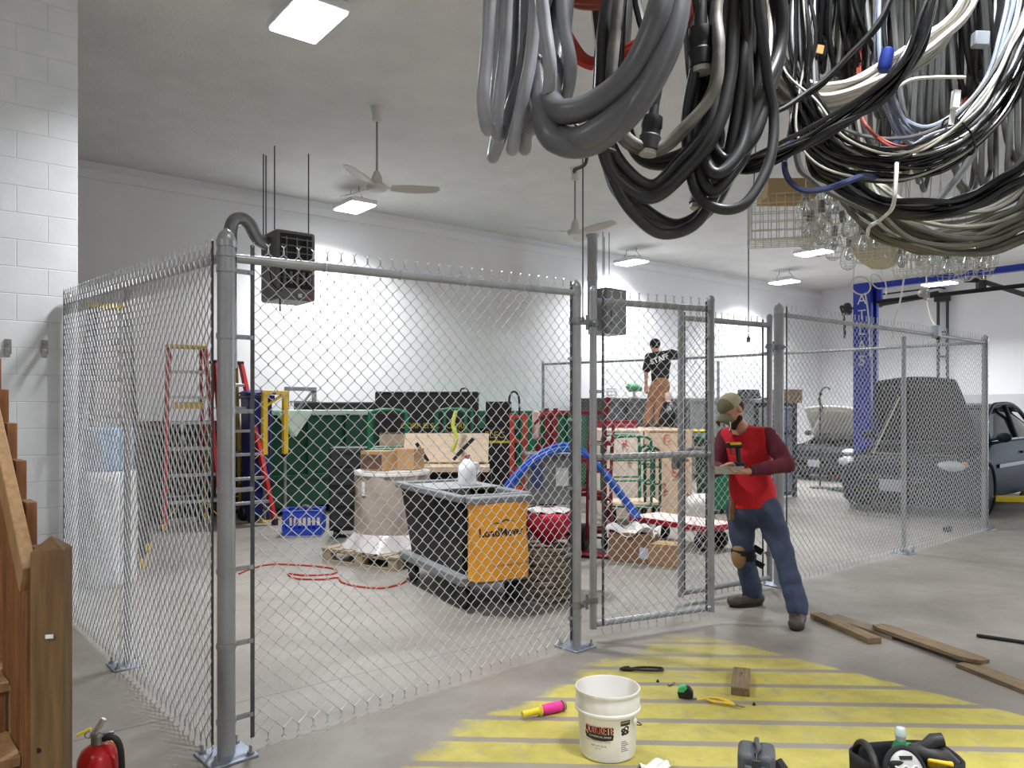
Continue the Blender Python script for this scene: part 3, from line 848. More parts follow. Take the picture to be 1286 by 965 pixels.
body = SDF(lo, hi, .0075)
P_, R_ = head_sdf(body, hc, face, hup, 1.0)
limb(body, [nb+V(0, 0, -.03), hc+V(.015, .02, -.04)], [.062, .055], .02)
body.cap(che+V(.02, .02, 0), nb+V(0, 0, -.08), .125, .07, .05); body.cap(wai, che, .12, .14, .05, flat=((-.3, -.95, 0), .8)); body.cap(pel, wai, .13, .12, .05)
for s, e, w in ((sL, eL, wL), (sR, eR, wR)):
    body.cap(nb+V(0, 0, -.09), s, .06, .058, .04); limb(body, [s, e, w], [.054, .040, .027], .015)
for h, kk, a in ((hL, kL, aL), (hR, kR, aR)):
    limb(body, [h, kk, a], [.088, .056, .042], .03)
for a, t in ((aR, toeR), (aL, toeL)): body.cap(a-V(0, 0, .06)-t*.04, a-V(0, 0, .07)+t*.14, .036, .03, .02)
brd = at(914, 590.5, 5.56)                       # the steel section he works on
hand(body, wL+(brd-wL)*.1, V(-.93, -.12, -.05), V(0, -.1, 1), -1, .55)
hand(body, wR+V(.01, -.02, .015), V(.72, -.62, .22), V(-.3, -.25, -1), 1, 1.05)
build_sdf(body, 'body', M_skin, wk)
# jeans
S = SDF(lo, hi, .009)
S.cap(pel+V(0, 0, .05), pel-V(0, 0, .03), .152, .156, .03, flat=((-.3, -.95, 0), .97))
for h, kk, a, q in ((hL, kL, aL, .0), (hR, kR, aR, .0)):
    m1 = h.lerp(kk, .55)
    limb(S, [h, m1, kk, kk.lerp(a, .5), a+V(0, 0, -.02)], [.108, .092, .076, .072, .070], .03)
    for j in range(3):      # bunched cloth above the boot
        c = kk.lerp(a, .72+.12*j); S.cap(c+V(.02*(j % 2)-.01, -.01, 0), c+V(.012, .01, .008), .068, .068, .02)
S.cut(pel+V(0, 0, .11), V(0, 0, 1)); S.cut(V(0, 0, .075), V(0, 0, -1))
build_sdf(S, 'jeans', M_jeans, wk)
# red vest: sleeveless, hanging loosely over the jeans
S = SDF(lo, hi, .0085)
fl_ = (-.3, -.95, 0)
S.cap(pel+V(0, 0, .10), wai, .156, .150, .05, flat=(fl_, .86)); S.cap(wai, che, .150, .168, .06, flat=(fl_, .86)); S.cap(che, nb+V(0, .01, -.10), .166, .115, .06)
for s in (sL, sR):
    S.cap(nb+V(0, 0, -.085), s+(nb-s)*.22+V(0, 0, -.005), .075, .072, .05); S.cap(che+(s-che)*.45, s+(nb-s)*.2-V(0, 0, .05), .10, .075, .05)
S.cap(pel+V(0, 0, -.02), pel+V(0, 0, .08), .172, .165, .03, flat=(fl_, .92))
S.cap(nb+V(-.03, -.04, -.03), nb+V(-.01, 0, .10), .066, .075, .0, sub=True)
S.cut(pel+V(0, 0, -.012), V(.10, 0, -1))
build_sdf(S, 'vest', M_vest, wk)
# sleeves
S = SDF(lo, hi, .008)
for s, e, w in ((sL, eL, wL), (sR, eR, wR)):
    limb(S, [s+(nb-s)*.12, s.lerp(e, .5), e, e.lerp(w, .5), w+(e-w)*.06], [.074, .066, .058, .050, .038], .02)
build_sdf(S, 'sleeves', M_maroon, wk)
# boots
for a, t, n_ in ((aR, toeR, 0), (aL, toeL, 1)):
    S = SDF(a-V(.3, .3, .14), a+V(.3, .3, .2), .007); sd = V(-t.y, t.x, 0)
    g = V(a.x, a.y, 0)
    S.cap(g-t*.05+V(0, 0, .06), g+t*.03+V(0, 0, .06), .052, .050, .02); S.cap(g+V(0, 0, .07), a+V(0, 0, .05), .05, .052, .03)
    S.cap(g+t*.03+V(0, 0, .052), g+t*.16+V(0, 0, .042), .052, .046, .03, flat=((0, 0, 1), .85)); S.ell(g+t*.165+V(0, 0, .048), (.052, .052, .042), None, .02)
    S.cut(V(0, 0, .016), V(0, 0, -1))
    b = build_sdf(S, 'boot', M_boot, wk)
    mb = MB(); out = []
    for k in range(24):
        an = 2*PI*k/24; x = math.cos(an); y = math.sin(an)
        out.append(((x*.145+.055), y*(.050+.012*x)))
    mb.prism(out, g+V(0, 0, .011), t, sd, V(0, 0, .02)); mb.build('sole', M_sole, b, world=True)
    MB().tube([g+t*.10+sd*.02+V(0, 0, .096), g+t*.07-sd*.02+V(0, 0, .108), g+t*.07+sd*.02+V(0, 0, .108), g+t*.045-sd*.02+V(0, 0, .118)], .004, 5).build('laces', M_sole, b, world=True)
# cap with mesh back and bill, hair, beard
S = SDF(hc-V(.2, .2, .2), hc+V(.2, .2, .2), .006)
fN = face.normalized(); uN = (hup-fN*hup.dot(fN)).normalized(); rN = fN.cross(uN)
S.ell(P_(0, -.006, .045), (.087, .106, .088), R_, 0); S.cut(P_(0, 0, .028), -uN+fN*.05)
S2 = SDF(hc-V(.2, .2, .2), hc+V(.2, .2, .2), .006)
S2.F = np.maximum(S.F.copy(), 0*S.F-1); S2.cut(P_(0, .03, 0), -fN); cp = build_sdf(S2, 'cap', M_olive, wk)
S3 = SDF(hc-V(.2, .2, .2), hc+V(.2, .2, .2), .006); S3.F = S.F.copy(); S3.cut(P_(0, .03, 0), fN)
mo = build_sdf(S3, 'cap_mesh', M_mesh, cp); mo.parent = cp; mo['label'] = 'tan mesh back of the cap'
mb = MB()
def bill(u, v):
    x = (u-.5)*.15*(1-.25*v*v); y = .088+.085*v*math.sqrt(max(0, 1-(2*u-1)**2*.65)); z = .034-.10*((u-.5)**2)*3-.016*v
    return P_(x, y, z)
mb.grid(bill, 14, 8); mb.build('bill', M_olive, cp, world=True, thick=.006)
S = SDF(hc-V(.2, .2, .2), hc+V(.2, .2, .2), .006)
S.ell(P_(0, -.022, .005), (.080, .085, .075), R_, 0); S.cut(P_(0, .0, 0), fN+uN*.15); S.cut(P_(0, 0, .05), uN); S.cut(P_(0, 0, -.06), -uN)
for s in (-1, 1): S.ell(P_(s*.08, .012, 0), (.03, .026, .034), R_, 0, sub=True)
build_sdf(S, 'hair', M_hair, wk)
S = SDF(hc-V(.2, .2, .22), hc+V(.2, .2, .2), .006)
S.cap(P_(-.05, .02, -.068), P_(0, .06, -.092), .028, .030, .02); S.cap(P_(.05, .02, -.068), P_(0, .06, -.092), .028, .030, .02); S.cap(P_(-.028, .07, -.066), P_(.028, .07, -.066), .016, .016, .012)
S.cap(P_(-.02, .086, -.044), P_(.02, .086, -.044), .007, .007, .006); S.cap(P_(0, .06, -.10), P_(0, .07, -.125), .026, .016, .02)
build_sdf(S, 'beard', M_hair, wk)
# knee pad on the bent leg, holster at the hip
kd = V(-.78, -.6, -.05).normalized()
t1 = MB().ell(kR+kd*.062+V(0, 0, .0), (.064, .046, .098), frame_z((0, 0, 1), kd) if False else Matrix((V(-kd.y, kd.x, 0), kd, V(0, 0, 1))).transposed(), 20, 14).build('knee_pad', M_tan, wk, world=True)
mb = MB()
for z in (.065, -.055):
    mb.lathe([(.086, z-.022), (.092, z-.02), (.092, z+.02), (.086, z+.022)], 22, c=kR.lerp(aR, -z*1.2)*1.0+V(0, 0, 0)-V(0, 0, z)+V(0, 0, 0))
mb.beam(kR+V(.075, .0, .06), kR+V(.14, -.02, .02), .01, .05).beam(kR+V(.075, .0, -.05), kR+V(.15, -.02, -.09), .01, .045)
mb.build('strap', M_blackcloth, t1, world=True)
hp = hR+V(-.085, -.085, -.0)
mb = MB().box(hp, (.05, .022, .15), rotz(.5) @ rotx(.08)); mb.box(hp+V(-.002, -.012, .02), (.055, .012, .06), rotz(.5))
mb.build('holster', M_tan, wk, world=True, bevel=.008)
MB().tube([at(917, 530, 5.72), at(917.5, 536, 5.72), at(916, 541, 5.73)], .004, 6).build('lanyard', mat('white_cloth', (230, 230, 228), .7), wk, world=True)
# steel section in his hands
ang = math.atan2(.05, 1)
t = thing('steel_channel', 'short grey steel section held in the hands of the worker', 'metal bar', brd-V(0, 0, .028), ang)
MB().prism([(-.11, -.028), (.11, -.028), (.11, .028), (.095, .028), (.095, -.014), (-.095, -.014), (-.095, .028), (-.11, .028)], (0, 0, .028), (1, 0, 0), (0, 0, 1), (0, .075, 0)).build('channel', mat('mill_steel', (168, 168, 160), .45, .3, var=.1), t, bevel=.003)
MB().box((0, -.034, .03), (.21, .008, .05)).build('face_plate', mat('mill_steel', (168, 168, 160), .45, .3), t)
# drill
dp = at(923, 570, 5.60)
t = thing('cordless_drill', 'black and yellow cordless drill held upright by the worker', 'drill', dp-V(0, 0, .10), math.radians(200))
t.scale = (.78, .78, .85)
yl = mat('tool_yellow', (226, 184, 40), .45); rd = mat('tool_red', (176, 44, 34), .45)
MB().tube([(-.07, 0, .19), (-.06, 0, .19), (.05, 0, .19), (.075, 0, .19)], [.02, .03, .030, .024], 16).build('motor_housing', M_black, t)
MB().tube([(.075, 0, .19), (.10, 0, .19), (.125, 0, .19)], [.022, .02, .010], 14).build('chuck', M_black, t)
MB().tube(catmull([(-.03, 0, .175), (-.035, 0, .12), (-.045, 0, .05)], 5), [.022]*10+[.02], 12).build('handle', M_black, t)
MB().box((-.04, 0, .022), (.10, .07, .05)).build('battery', M_black, t, bevel=.008)
MB().box((.012, 0, .205), (.12, .066, .022)).build('housing_stripe', yl, t, bevel=.004)
MB().box((.03, 0, .15), (.05, .04, .08)).build('trigger_guard', rd, t, bevel=.008)

# ---------------------------------------------------------------- man in the black shirt, seen from behind on top of the crates
D2 = 12.9; CR = 1.262                                  # height of the crate he stands on
b2 = ray(824, D2, CR)
mn = thing('person', 'person in black printed shirt and brown trousers, back turned, standing on crates', 'person', b2)
q = lambda px, py, dd=0.0: at(px, py, D2+dd)
pel = q(829, 481); wai = q(829, 470, .02); che = q(830, 456, .05); nb = q(827, 443, .06); hc = q(822.5, 434.5, .08)
sL, sR = q(815.5, 449, .05), q(843, 444.5, .05)
eL, wL = q(811.5, 466, .0), q(811.5, 484, .12)
eR, wR = q(851, 446, .2), q(858, 451, .40)
hL, hR = q(824, 486), q(834, 486); kL, kR = q(817, 509, .1), q(829, 510, .0); aL, aR = q(812, 530, .0), q(826, 531, -.05)
for a in (aL, aR): a.z = CR+.085
lo = V(2.2, 12.5, CR-.02); hi = V(3.15, 13.55, 2.85)
f2 = V(-.35, .9, -.25)
S = SDF(lo, hi, .008)
P2, R2 = head_sdf(S, hc, f2, (0, 0, 1), .93)
limb(S, [nb-V(0, 0, .03), hc-V(0, 0, .05)], [.055, .05], .02); S.cap(che, nb-V(0, 0, .06), .11, .06, .05); S.cap(wai, che, .11, .13, .05); S.cap(pel, wai, .12, .11, .05)
for s, e, w in ((sL, eL, wL), (sR, eR, wR)):
    S.cap(nb-V(0, 0, .06), s, .055, .052, .04); limb(S, [s, e, w], [.048, .036, .025], .015)
for h, k_, a in ((hL, kL, aL), (hR, kR, aR)): limb(S, [h, k_, a], [.08, .052, .04], .03)
for a in (aL, aR): S.cap(a-V(0, .03, .05), a+V(0, .11, -.055), .032, .028, .02)
hand(S, wL, V(0, .1, -1), V(.6, .8, 0), 1, .4, .95); hand(S, wR, V(.4, .9, -.1), V(0, 0, -1), -1, .9, .95)
build_sdf(S, 'body', M_skin, mn)
S = SDF(lo, hi, .009)
S.cap(pel+V(0, 0, .02), wai, .145, .14, .05, flat=((0, 1, 0), .85)); S.cap(wai, che, .14, .155, .05, flat=((0, 1, 0), .85)); S.cap(che, nb-V(0, 0, .07), .15, .10, .06)
for s, e in ((sL, eL), (sR, eR)):
    S.cap(nb-V(0, 0, .07), s, .075, .072, .05); S.cap(s, s.lerp(e, .85), .072, .070, .03)
S.cut(pel+V(0, 0, .03), V(.3, 0, -1)); S.cap(nb+V(0, 0, .0), nb+V(0, .02, .1), .058, .062, 0, sub=True)
sh = build_sdf(S, 'shirt', M_blackcloth, mn)
S = SDF(lo, hi, .009)
S.cap(pel+V(0, 0, .08), pel, .135, .145, .03, flat=((0, 1, 0), .88))
for h, k_, a in ((hL, kL, aL), (hR, kR, aR)): limb(S, [h, h.lerp(k_, .5), k_, k_.lerp(a, .5), a-V(0, 0, .03)], [.10, .09, .078, .072, .068], .03)
S.cut(pel+V(0, 0, .085), V(0, 0, 1)); S.cut(V(0, 0, CR+.05), V(0, 0, -1))
build_sdf(S, 'trousers', tmat('brown_canvas', (152, 110, 80), var=.1, scale=8), mn)
for a in (aL, aR):
    S = SDF(a-V(.2, .25, .12), a+V(.2, .3, .12), .008); g = V(a.x, a.y, CR)
    S.cap(g-V(0, .04, -.05), g+V(0, .12, .04), .045, .04, .02); S.cap(g+V(0, 0, .05), a+V(0, 0, .03), .045, .05, .02); S.cut(V(0, 0, CR+.002), V(0, 0, -1))
    build_sdf(S, 'boot', M_boot, mn)
S = SDF(hc-V(.2, .2, .2), hc+V(.2, .2, .2), .007)
S.ell(P2(0, -.01, .03), (.085, .105, .095), R2, 0); S.cut(P2(0, .07, 0), V(*f2)); S.cut(P2(0, 0, -.05), V(0, 0, -1))
build_sdf(S, 'beanie', M_blackcloth, mn)
def drape_text(body, size, target, centre, x, y, away, m, parent, lift=.004, curve=0.0):
    """lettering laid onto a surface: every corner is dropped onto the mesh"""
    vs, fs = text_mesh(body, size, 0.0, bold=.004)
    vv = [Vector(v) for v in target.data.vertices[0:0]]
    W4 = target.matrix_basis
    par = target.parent.matrix_basis
    bv = BVHTree.FromPolygons([par @ v.co for v in target.data.vertices], [tuple(p.vertices) for p in target.data.polygons])
    x = Vector(x).normalized(); y = Vector(y).normalized(); aw = Vector(away).normalized(); out = []
    for v in vs:
        p = Vector(centre)+x*v.x+y*(v.y+curve*v.x*v.x)
        h = bv.ray_cast(p+aw*.6, -aw)
        out.append((h[0] if h[0] is not None else p)+aw*lift)
    mb = MB(); mb.add(out, fs); return mb.build('lettering', m, parent, world=True, smooth=False, fix=False)
drape_text('STAFF', .118, sh, q(827.5, 451.5), V(1, 0, .38), V(-.38, 0, 1), (0, -1, 0), mat('white_print', (232, 232, 232), .8), sh, lift=.012)
# ================================================================== cables hanging overhead
def cab(name, col, rough=.42, **k): return mat(name, col, rough, **{**dict(var=.18, scale=9), **k})
C_pale = cab('pale_grey_hose', (150, 151, 156), .38)
C_grey = cab('grey_conduit', (94, 95, 98), .36, var=.12)
C_red = cab('orange_red_cable', (206, 62, 40), .45, var=.08)
C_black = cab('black_rubber_cable', (27, 27, 28), .36, col2=(47, 47, 48), thresh=(.45, .8))
C_black2 = cab('glossy_black_cable', (17, 17, 18), .26)
C_dusty = cab('dusty_cable', (132, 128, 120), .5, col2=(80, 77, 72), thresh=(.35, .65))
C_white = cab('off_white_cable', (206, 203, 194), .42, var=.08)
C_lgrey = cab('light_grey_cable', (150, 152, 154), .38)
C_mgrey = cab('mid_grey_cable', (100, 101, 100), .4)
C_olive = cab('olive_cable', (98, 96, 84), .45)
C_beige = cab('beige_cable', (168, 165, 154), .45)
C_navy = cab('navy_cable', (44, 54, 92), .4)
C_rust = cab('rust_red_cable', (150, 66, 54), .5)
def coil(label, ctrl, turns, r, spread, m, seed, group, n=7, per=7, ties=(), rj=0.0, hook=True, name='hanging_cable_coil', dspread=1.0):
    """one long cable wound turns times through the closed ring of pixel/depth points ctrl"""
    rnd = random.Random(seed)
    P = [at(*c) for c in ctrl]; cen = sum(P, Vector())/len(P); seq = []
    for j in range(turns):
        rad = rnd.uniform(-1, 1) if turns > 1 else 0; dep = rnd.uniform(-1, 1) if turns > 1 else 0
        for i, p in enumerate(P):
            od = (p-cen); od.y = 0; od.normalize()
            top = 1.0 if ctrl[i][1] > -60 else .35
            q = p+od*spread*rad*top+Vector((0, spread*dspread*dep*top, 0))+Vector((rnd.uniform(-1, 1), rnd.uniform(-1, 1), rnd.uniform(-1, 1)))*spread*.34*top
            seq.append(q)
    if turns == 1: pts = catmull(seq, per, closed=True); closed = True
    else: pts = catmull(seq, per); closed = False
    iz = max(range(len(P)), key=lambda i: P[i].z); hk = P[iz]
    t = thing(name, label, 'cable coil', hk, 0, group)
    MB().tube(pts, r, n, closed=closed).build('cable', m, t, world=True, fix=False)
    if hook:
        hp = hk+Vector((0, 0, r+spread))
        MB().tube(catmull([hp+Vector((-.05, 0, -.01)), hp+Vector((-.03, 0, -.06-spread)), hp+Vector((.03, 0, -.06-spread)), hp+Vector((.05, 0, .04)), hp+Vector((.01, 0, .14)), Vector((hp.x, hp.y, CEIL))], 6), .007, 6).build('hanger_hook', M_rod, t, world=True)
    for (i, f) in ties:
        c = P[i].lerp(P[(i+1) % len(P)], f); d = (P[(i+1) % len(P)]-P[i]).normalized()
        MB().torus(c, spread*1.15+r*1.6, .004, frame_z(d), 20, 6).build('cable_tie', C_black2, t, world=True)
    return t
# pale grey hose, its bights seen edge on
D = 2.25
loops = [((622, -60), (612, 60), (607, 125), (613, 163), (622, 130), (628, 40), (632, -60)),
         ((640, -60), (634, 60), (624, 150), (627, 172), (634, 140), (642, 60), (648, -60)),
         ((664, -60), (660, 60), (640, 140), (619, 198), (628, 150), (646, 60), (650, -60)),
         ((672, -60), (668, 60), (655, 130), (643, 188), (652, 150), (660, 60), (662, -60)),
         ((676, -60), (672, 70), (663, 150), (659, 188), (652, 150), (668, 60), (670, -60)),
         ((672, -60), (684, 30), (691, 90), (683, 140), (667, 162), (672, 120), (680, -60)),
         ((699, -60), (708, 30), (717, 85), (708, 128), (690, 143), (694, 100), (690, -60))]
t = thing('hanging_cable_coil', 'pale grey thick hose bundle hanging in long bights, leftmost of the hanging coils', 'cable coil', at(660, -150, D), 0, 'thick grey hoses')
for k, L in enumerate(loops):
    pts = []
    dz = D+(.05*((k*37) % 5)-.1)
    for i, (x, y) in enumerate(L): pts.append(at(x, y, dz+(-.07 if i < 3 else .0 if i == 3 else .07)))
    pts = [at(655, -175, D-.04)]+pts+[at(662, -170, D+.05)]
    MB().tube(catmull(pts, 8), .0185, 10).build('hose', C_pale, t, world=True, fix=False)
MB().tube([at(658, -185, D), at(658, -260, D), Vector((at(658, -260, D).x, D, CEIL))], .010, 8).build('hanger_hook', M_rod, t, world=True)
coil('heavy smooth grey conduit sweeping up to the right beside the pale hoses', [(688, 138, 2.12), (708, 158, 2.08), (748, 150, 2.04), (800, 95, 2.0), (838, 10, 2.0), (845, -110, 2.1), (790, -200, 2.2), (720, -110, 2.3), (690, 30, 2.28)], 3, .034, .045, C_grey, 3, 'thick grey hoses', n=14, per=9, dspread=.5)
coil('bright orange red cable loop behind the grey conduit', [(714, 60, 2.5), (742, 78, 2.48), (778, 70, 2.46), (830, 40, 2.46), (866, 6, 2.46), (876, -120, 2.5), (800, -190, 2.55), (722, -100, 2.6), (708, 0, 2.58)], 2, .02, .024, C_red, 5, 'coloured cables')
coil('dark red cable loop at the top edge above the orange red one', [(690, -20, 2.62), (735, 4, 2.62), (785, -14, 2.62), (800, -120, 2.6), (740, -190, 2.6), (690, -110, 2.6)], 2, .018, .016, C_rust, 8, 'coloured cables')
G4 = 'black rubber cables hung in loops'
def loop4(pts, r, m, seed, d=2.4, lab=None, turns=1, spread=.0):
    P = [(x, y, d+.03*math.sin(i*1.3+seed)) for i, (x, y) in enumerate(pts)]
    return coil(lab, P, turns, r, spread, m, seed, G4, n=10, per=9, hook=True)
top = [(930, -110), (870, -180), (800, -140)]
loop4([(765, 0), (752, 100), (755, 172), (776, 238), (806, 278), (838, 294), (880, 274), (914, 200), (931, 95), (937, 0)]+top, .0185, C_black, 1, 2.36, 'black rubber cable whose bottom loop hangs lowest of the black coils')
loop4([(770, 0), (758, 100), (768, 199), (792, 244), (846, 277), (888, 256), (918, 210), (937, 140), (944, 0)]+top, .021, C_black, 2, 2.42, 'worn black cable just inside the lowest black loop', 2, .018)
loop4([(762, 20), (753, 100), (757, 178), (778, 226), (815, 245), (856, 218), (890, 168), (912, 93), (916, 0)]+top, .021, C_black, 3, 2.34, 'black cable with three turns in the middle of the black coils', 3, .03)
loop4([(770, 40), (766, 120), (781, 174), (822, 190), (860, 165), (896, 118), (906, 62), (902, 0)]+top, .0165, C_dusty, 4, 2.28, 'dusty light grey cable wrapped around the inside of the black coils', 2, .014)
loop4([(775, 60), (775, 130), (800, 196), (850, 200), (890, 170), (922, 110), (925, 0)]+top, .016, C_black, 5, 2.46, 'black cable at the back of the black coils', 3, .03)
loop4([(880, 40), (862, 150), (872, 236), (902, 262), (938, 254), (966, 204), (972, 149), (964, 100), (955, 20), (940, -110), (900, -170), (880, -90)], .0165, C_black, 6, 2.3, 'black cable loop dangling at right of the black coils', 1)
loop4([(900, 40), (880, 140), (905, 205), (938, 180), (962, 120), (978, 62), (974, 0), (950, -110), (900, -160), (890, -60)], .02, C_black, 7, 2.38, 'two turns of black cable at the right edge of the black coils', 3, .03)
loop4([(890, 60), (874, 170), (893, 232), (922, 210), (942, 160), (948, 60), (944, 0), (930, -110), (890, -160), (884, -60)], .019, C_black, 8, 2.33, 'black cable with white scuffs, right of the black coil centre', 3, .028)
coil('black cables hanging edge on behind the orange red loop', [(752, -40, 2.8), (762, 90, 2.8), (768, 165, 2.8), (778, 90, 2.9), (790, -40, 2.9), (772, -170, 2.85)], 6, .014, .035, C_black, 21, G4)
coil('dark cables hanging behind the pale grey hose', [(672, -40, 2.7), (676, 90, 2.7), (684, 150, 2.7), (692, 90, 2.75), (696, -40, 2.75), (682, -150, 2.7)], 4, .013, .03, C_black, 22, G4)
# plugs on the black cables
def plug(px, py, d, lab, s=1.0, tilt=.15):
    p = at(px, py, d); t = thing('hanging_cable_plug', lab, 'plug', p, 0, 'black plugs on cable ends')
    R = roty(tilt)
    MB().lathe([(.012*s, .10*s), (.016*s, .055*s), (.03*s, .05*s), (.032*s, .02*s), (.029*s, .015*s), (.029*s, -.005*s), (.033*s, -.01*s), (.033*s, -.05*s), (.028*s, -.052*s)], 16, R=R).build('body', M_black, t)
    MB().lathe([(.0265*s, -.048*s), (.0265*s, -.066*s)], 16, R=R).build('contact_ring', mat('plug_ring', (190, 186, 176), .4), t)
    MB().tube(catmull([R @ Vector((0, 0, .09*s)), R @ Vector((-.01, .0, .2*s)), Vector((-.04, .03, .45)), Vector((.0, .05, .9))], 6), .014*s, 8).build('cable', C_black, t)
plug(817, 168, 2.3, 'fat black plug with pale ring, hanging inside the black loops')
plug(884, 238, 2.5, 'black plug behind the right-hand black loops, near the bottom', 1.05, .3)
plug(880, 60, 2.3, 'square-shouldered black plug near the top of the black loops', 1.15, -.05)
# thin bundles on the right
G5 = 'thin cables coiled at the right'
coil('thin glossy black cables sweeping from lower left up to the right', [(930, 211, 2.75), (978, 197, 2.72), (1040, 165, 2.68), (1099, 128, 2.65), (1142, 82, 2.62), (1166, 30, 2.62), (1172, -60, 2.65), (1100, -220, 2.7), (960, -230, 2.75), (870, -80, 2.85), (868, 90, 2.85), (890, 190, 2.8)], 10, .0085, .035, C_black2, 31, G5)
coil('two slack black cables above the sweeping black bundle', [(956, 152, 2.6), (1015, 129, 2.58), (1062, 88, 2.56), (1117, 14, 2.55), (1130, -120, 2.6), (1020, -220, 2.65), (920, -100, 2.7), (915, 80, 2.68)], 2, .0085, .03, C_black2, 32, G5)
coil('bundle of off white cables dipping below the hanging black strands', [(971, 70, 3.0), (984, 92, 2.98), (1008, 112, 2.96), (1036, 120, 2.95), (1074, 112, 2.93), (1117, 86, 2.9), (1170, 50, 2.88), (1215, 4, 2.86), (1230, -100, 2.9), (1120, -230, 3.0), (1000, -180, 3.05), (968, -40, 3.05)], 9, .011, .03, C_white, 33, G5)
coil('light grey cables beneath the off white bundle', [(972, 100, 3.05), (1005, 130, 3.02), (1040, 138, 3.0), (1085, 126, 2.97), (1130, 92, 2.94), (1190, 40, 2.9), (1215, -60, 2.9), (1120, -220, 3.05), (1000, -170, 3.1), (966, -10, 3.1)], 6, .010, .03, C_beige, 34, G5)
big = [(1016, 140, 2.9), (1046, 188, 2.88), (1112, 203, 2.85), (1175, 192, 2.82), (1232, 152, 2.8), (1280, 76, 2.8), (1306, -40, 2.82), (1240, -220, 2.9), (1100, -220, 3.0), (1012, -60, 3.0), (1002, 60, 2.95)]
coil('large coil of thin black cables at the right edge, above the olive coil', big, 20, .0068, .060, C_black2, 35, G5, ties=[(3, .5)])
coil('grey strands mixed into the large thin black coil', big, 8, .0055, .062, C_lgrey, 36, G5)
coil('thin pale strands threaded through the large thin black coil', [(x, y+4 if y > 60 else y, d-.05) for x, y, d in big], 3, .0045, .06, C_beige, 66, G5)
coil('mid grey strands on the inside of the large thin black coil', [(x, y-14 if y > 60 else y, d+.02) for x, y, d in big], 7, .0075, .05, C_mgrey, 37, G5)
coil('bluish grey cables curving up at the right edge', [(1150, 168, 2.95), (1200, 150, 2.92), (1242, 105, 2.9), (1264, 50, 2.9), (1274, -40, 2.92), (1240, -180, 3.0), (1150, -200, 3.0), (1110, -60, 3.02), (1112, 100, 3.0)], 6, .0085, .035, cab('bluish_grey_cable', (140, 150, 166), .36), 38, G5)
low = [(1020, 180, 3.1), (1052, 228, 3.08), (1099, 257, 3.05), (1150, 267, 3.02), (1200, 260, 3.0), (1246, 238, 3.0), (1300, 190, 3.0), (1350, 40, 3.0), (1290, -180, 3.1), (1130, -230, 3.2), (1030, -60, 3.2)]
coil('heavier black cable coil looping under the large thin coil', low, 6, .0125, .035, C_black2, 39, G5)
coil('grey cable running with the heavier black coil', [(x, y-8, d-.02) for x, y, d in low], 2, .011, .02, C_lgrey, 40, G5)
oli = [(1070, 220, 3.4), (1105, 274, 3.36), (1150, 300, 3.32), (1200, 306, 3.3), (1255, 294, 3.3), (1310, 250, 3.3), (1370, 60, 3.3), (1310, -160, 3.4), (1160, -230, 3.5), (1066, 0, 3.5)]
coil('olive cable coil hanging lowest at the right edge', oli, 13, .0125, .065, C_olive, 41, G5)
coil('beige cables inside the olive coil at the right edge', [(x, y-24 if y > 100 else y, d+.05) for x, y, d in oli], 8, .010, .06, C_beige, 42, G5)
for k, (lab, m, x0, x1, yb, d, n_, r_, sd) in enumerate((
        ('black strands hanging straight down above the off white bundle', C_black2, 1000, 1100, 88, 3.35, 12, .012, 51),
        ('grey strands hanging edge on inside the large thin black coil', C_mgrey, 1090, 1205, 178, 3.5, 14, .013, 52),
        ('dark strands hanging edge on behind the bluish grey cables', C_black, 1195, 1300, 120, 3.6, 12, .013, 53),
        ('pale strands hanging edge on behind the heavier black coil', C_mgrey, 1090, 1290, 240, 3.75, 18, .012, 54))):
    rnd = random.Random(sd)
    tp = at((x0+x1)/2, -200, d)
    t = thing('hanging_cable_coil', lab, 'cable coil', tp, 0, 'strands hung edge on'); pts = []
    for i in range(n_):
        x = x0+(x1-x0)*(i+.5)/n_+rnd.uniform(-9, 9); y = yb+rnd.uniform(-34, 14); w = rnd.uniform(4, 15); lean = rnd.uniform(-26, 26)
        dz = rnd.uniform(-.08, .08)
        pts += [at(x-w*.7+lean*1.6, -150+rnd.uniform(-10, 10), d+dz), at(x-w+lean*.5, y-70, d-.08+dz), at(x-w*.3, y-10, d-.03+dz), at(x+w*.3, y-6, d+.05+dz), at(x+w-lean*.3, y-70, d+.10+dz), at(x+w*.8-lean, -150+rnd.uniform(-10, 10), d+dz)]
    MB().tube(catmull(pts, 6), r_, 7).build('cable', m, t, world=True, fix=False)
    MB().tube([tp+Vector((0, 0, -.1)), Vector((tp.x, tp.y, CEIL))], .008, 6).build('hanger_hook', M_rod, t, world=True)
coil('navy blue cable drooping left of the wire guards', [(985, 205, 2.75), (992, 228, 2.74), (1012, 240, 2.72), (1042, 236, 2.7), (1080, 222, 2.7), (1120, 205, 3.2), (1130, 60, 3.95), (1100, -150, 3.9), (1040, -120, 3.7), (1010, 60, 3.4), (992, 170, 2.95)], 1, .011, 0, C_navy, 61, 'coloured cables')
coil('thin rust red cable inside the large black coil', [(1082, 150, 2.86), (1106, 176, 2.85), (1138, 186, 2.84), (1180, 172, 2.95), (1220, 90, 3.9), (1220, -120, 3.9), (1120, -180, 3.9), (1085, -20, 3.9), (1078, 100, 3.3)], 2, .0065, .01, C_rust, 62, 'coloured cables')
coil('thick mid grey cable drooping behind the wire guards', [(1000, 190, 3.3), (1020, 225, 3.3), (1060, 250, 3.3), (1110, 266, 3.3), (1180, 250, 3.3), (1240, 120, 3.35), (1200, -160, 3.4), (1060, -160, 3.4), (1000, 40, 3.35)], 1, .016, 0, C_mgrey, 63, G5)
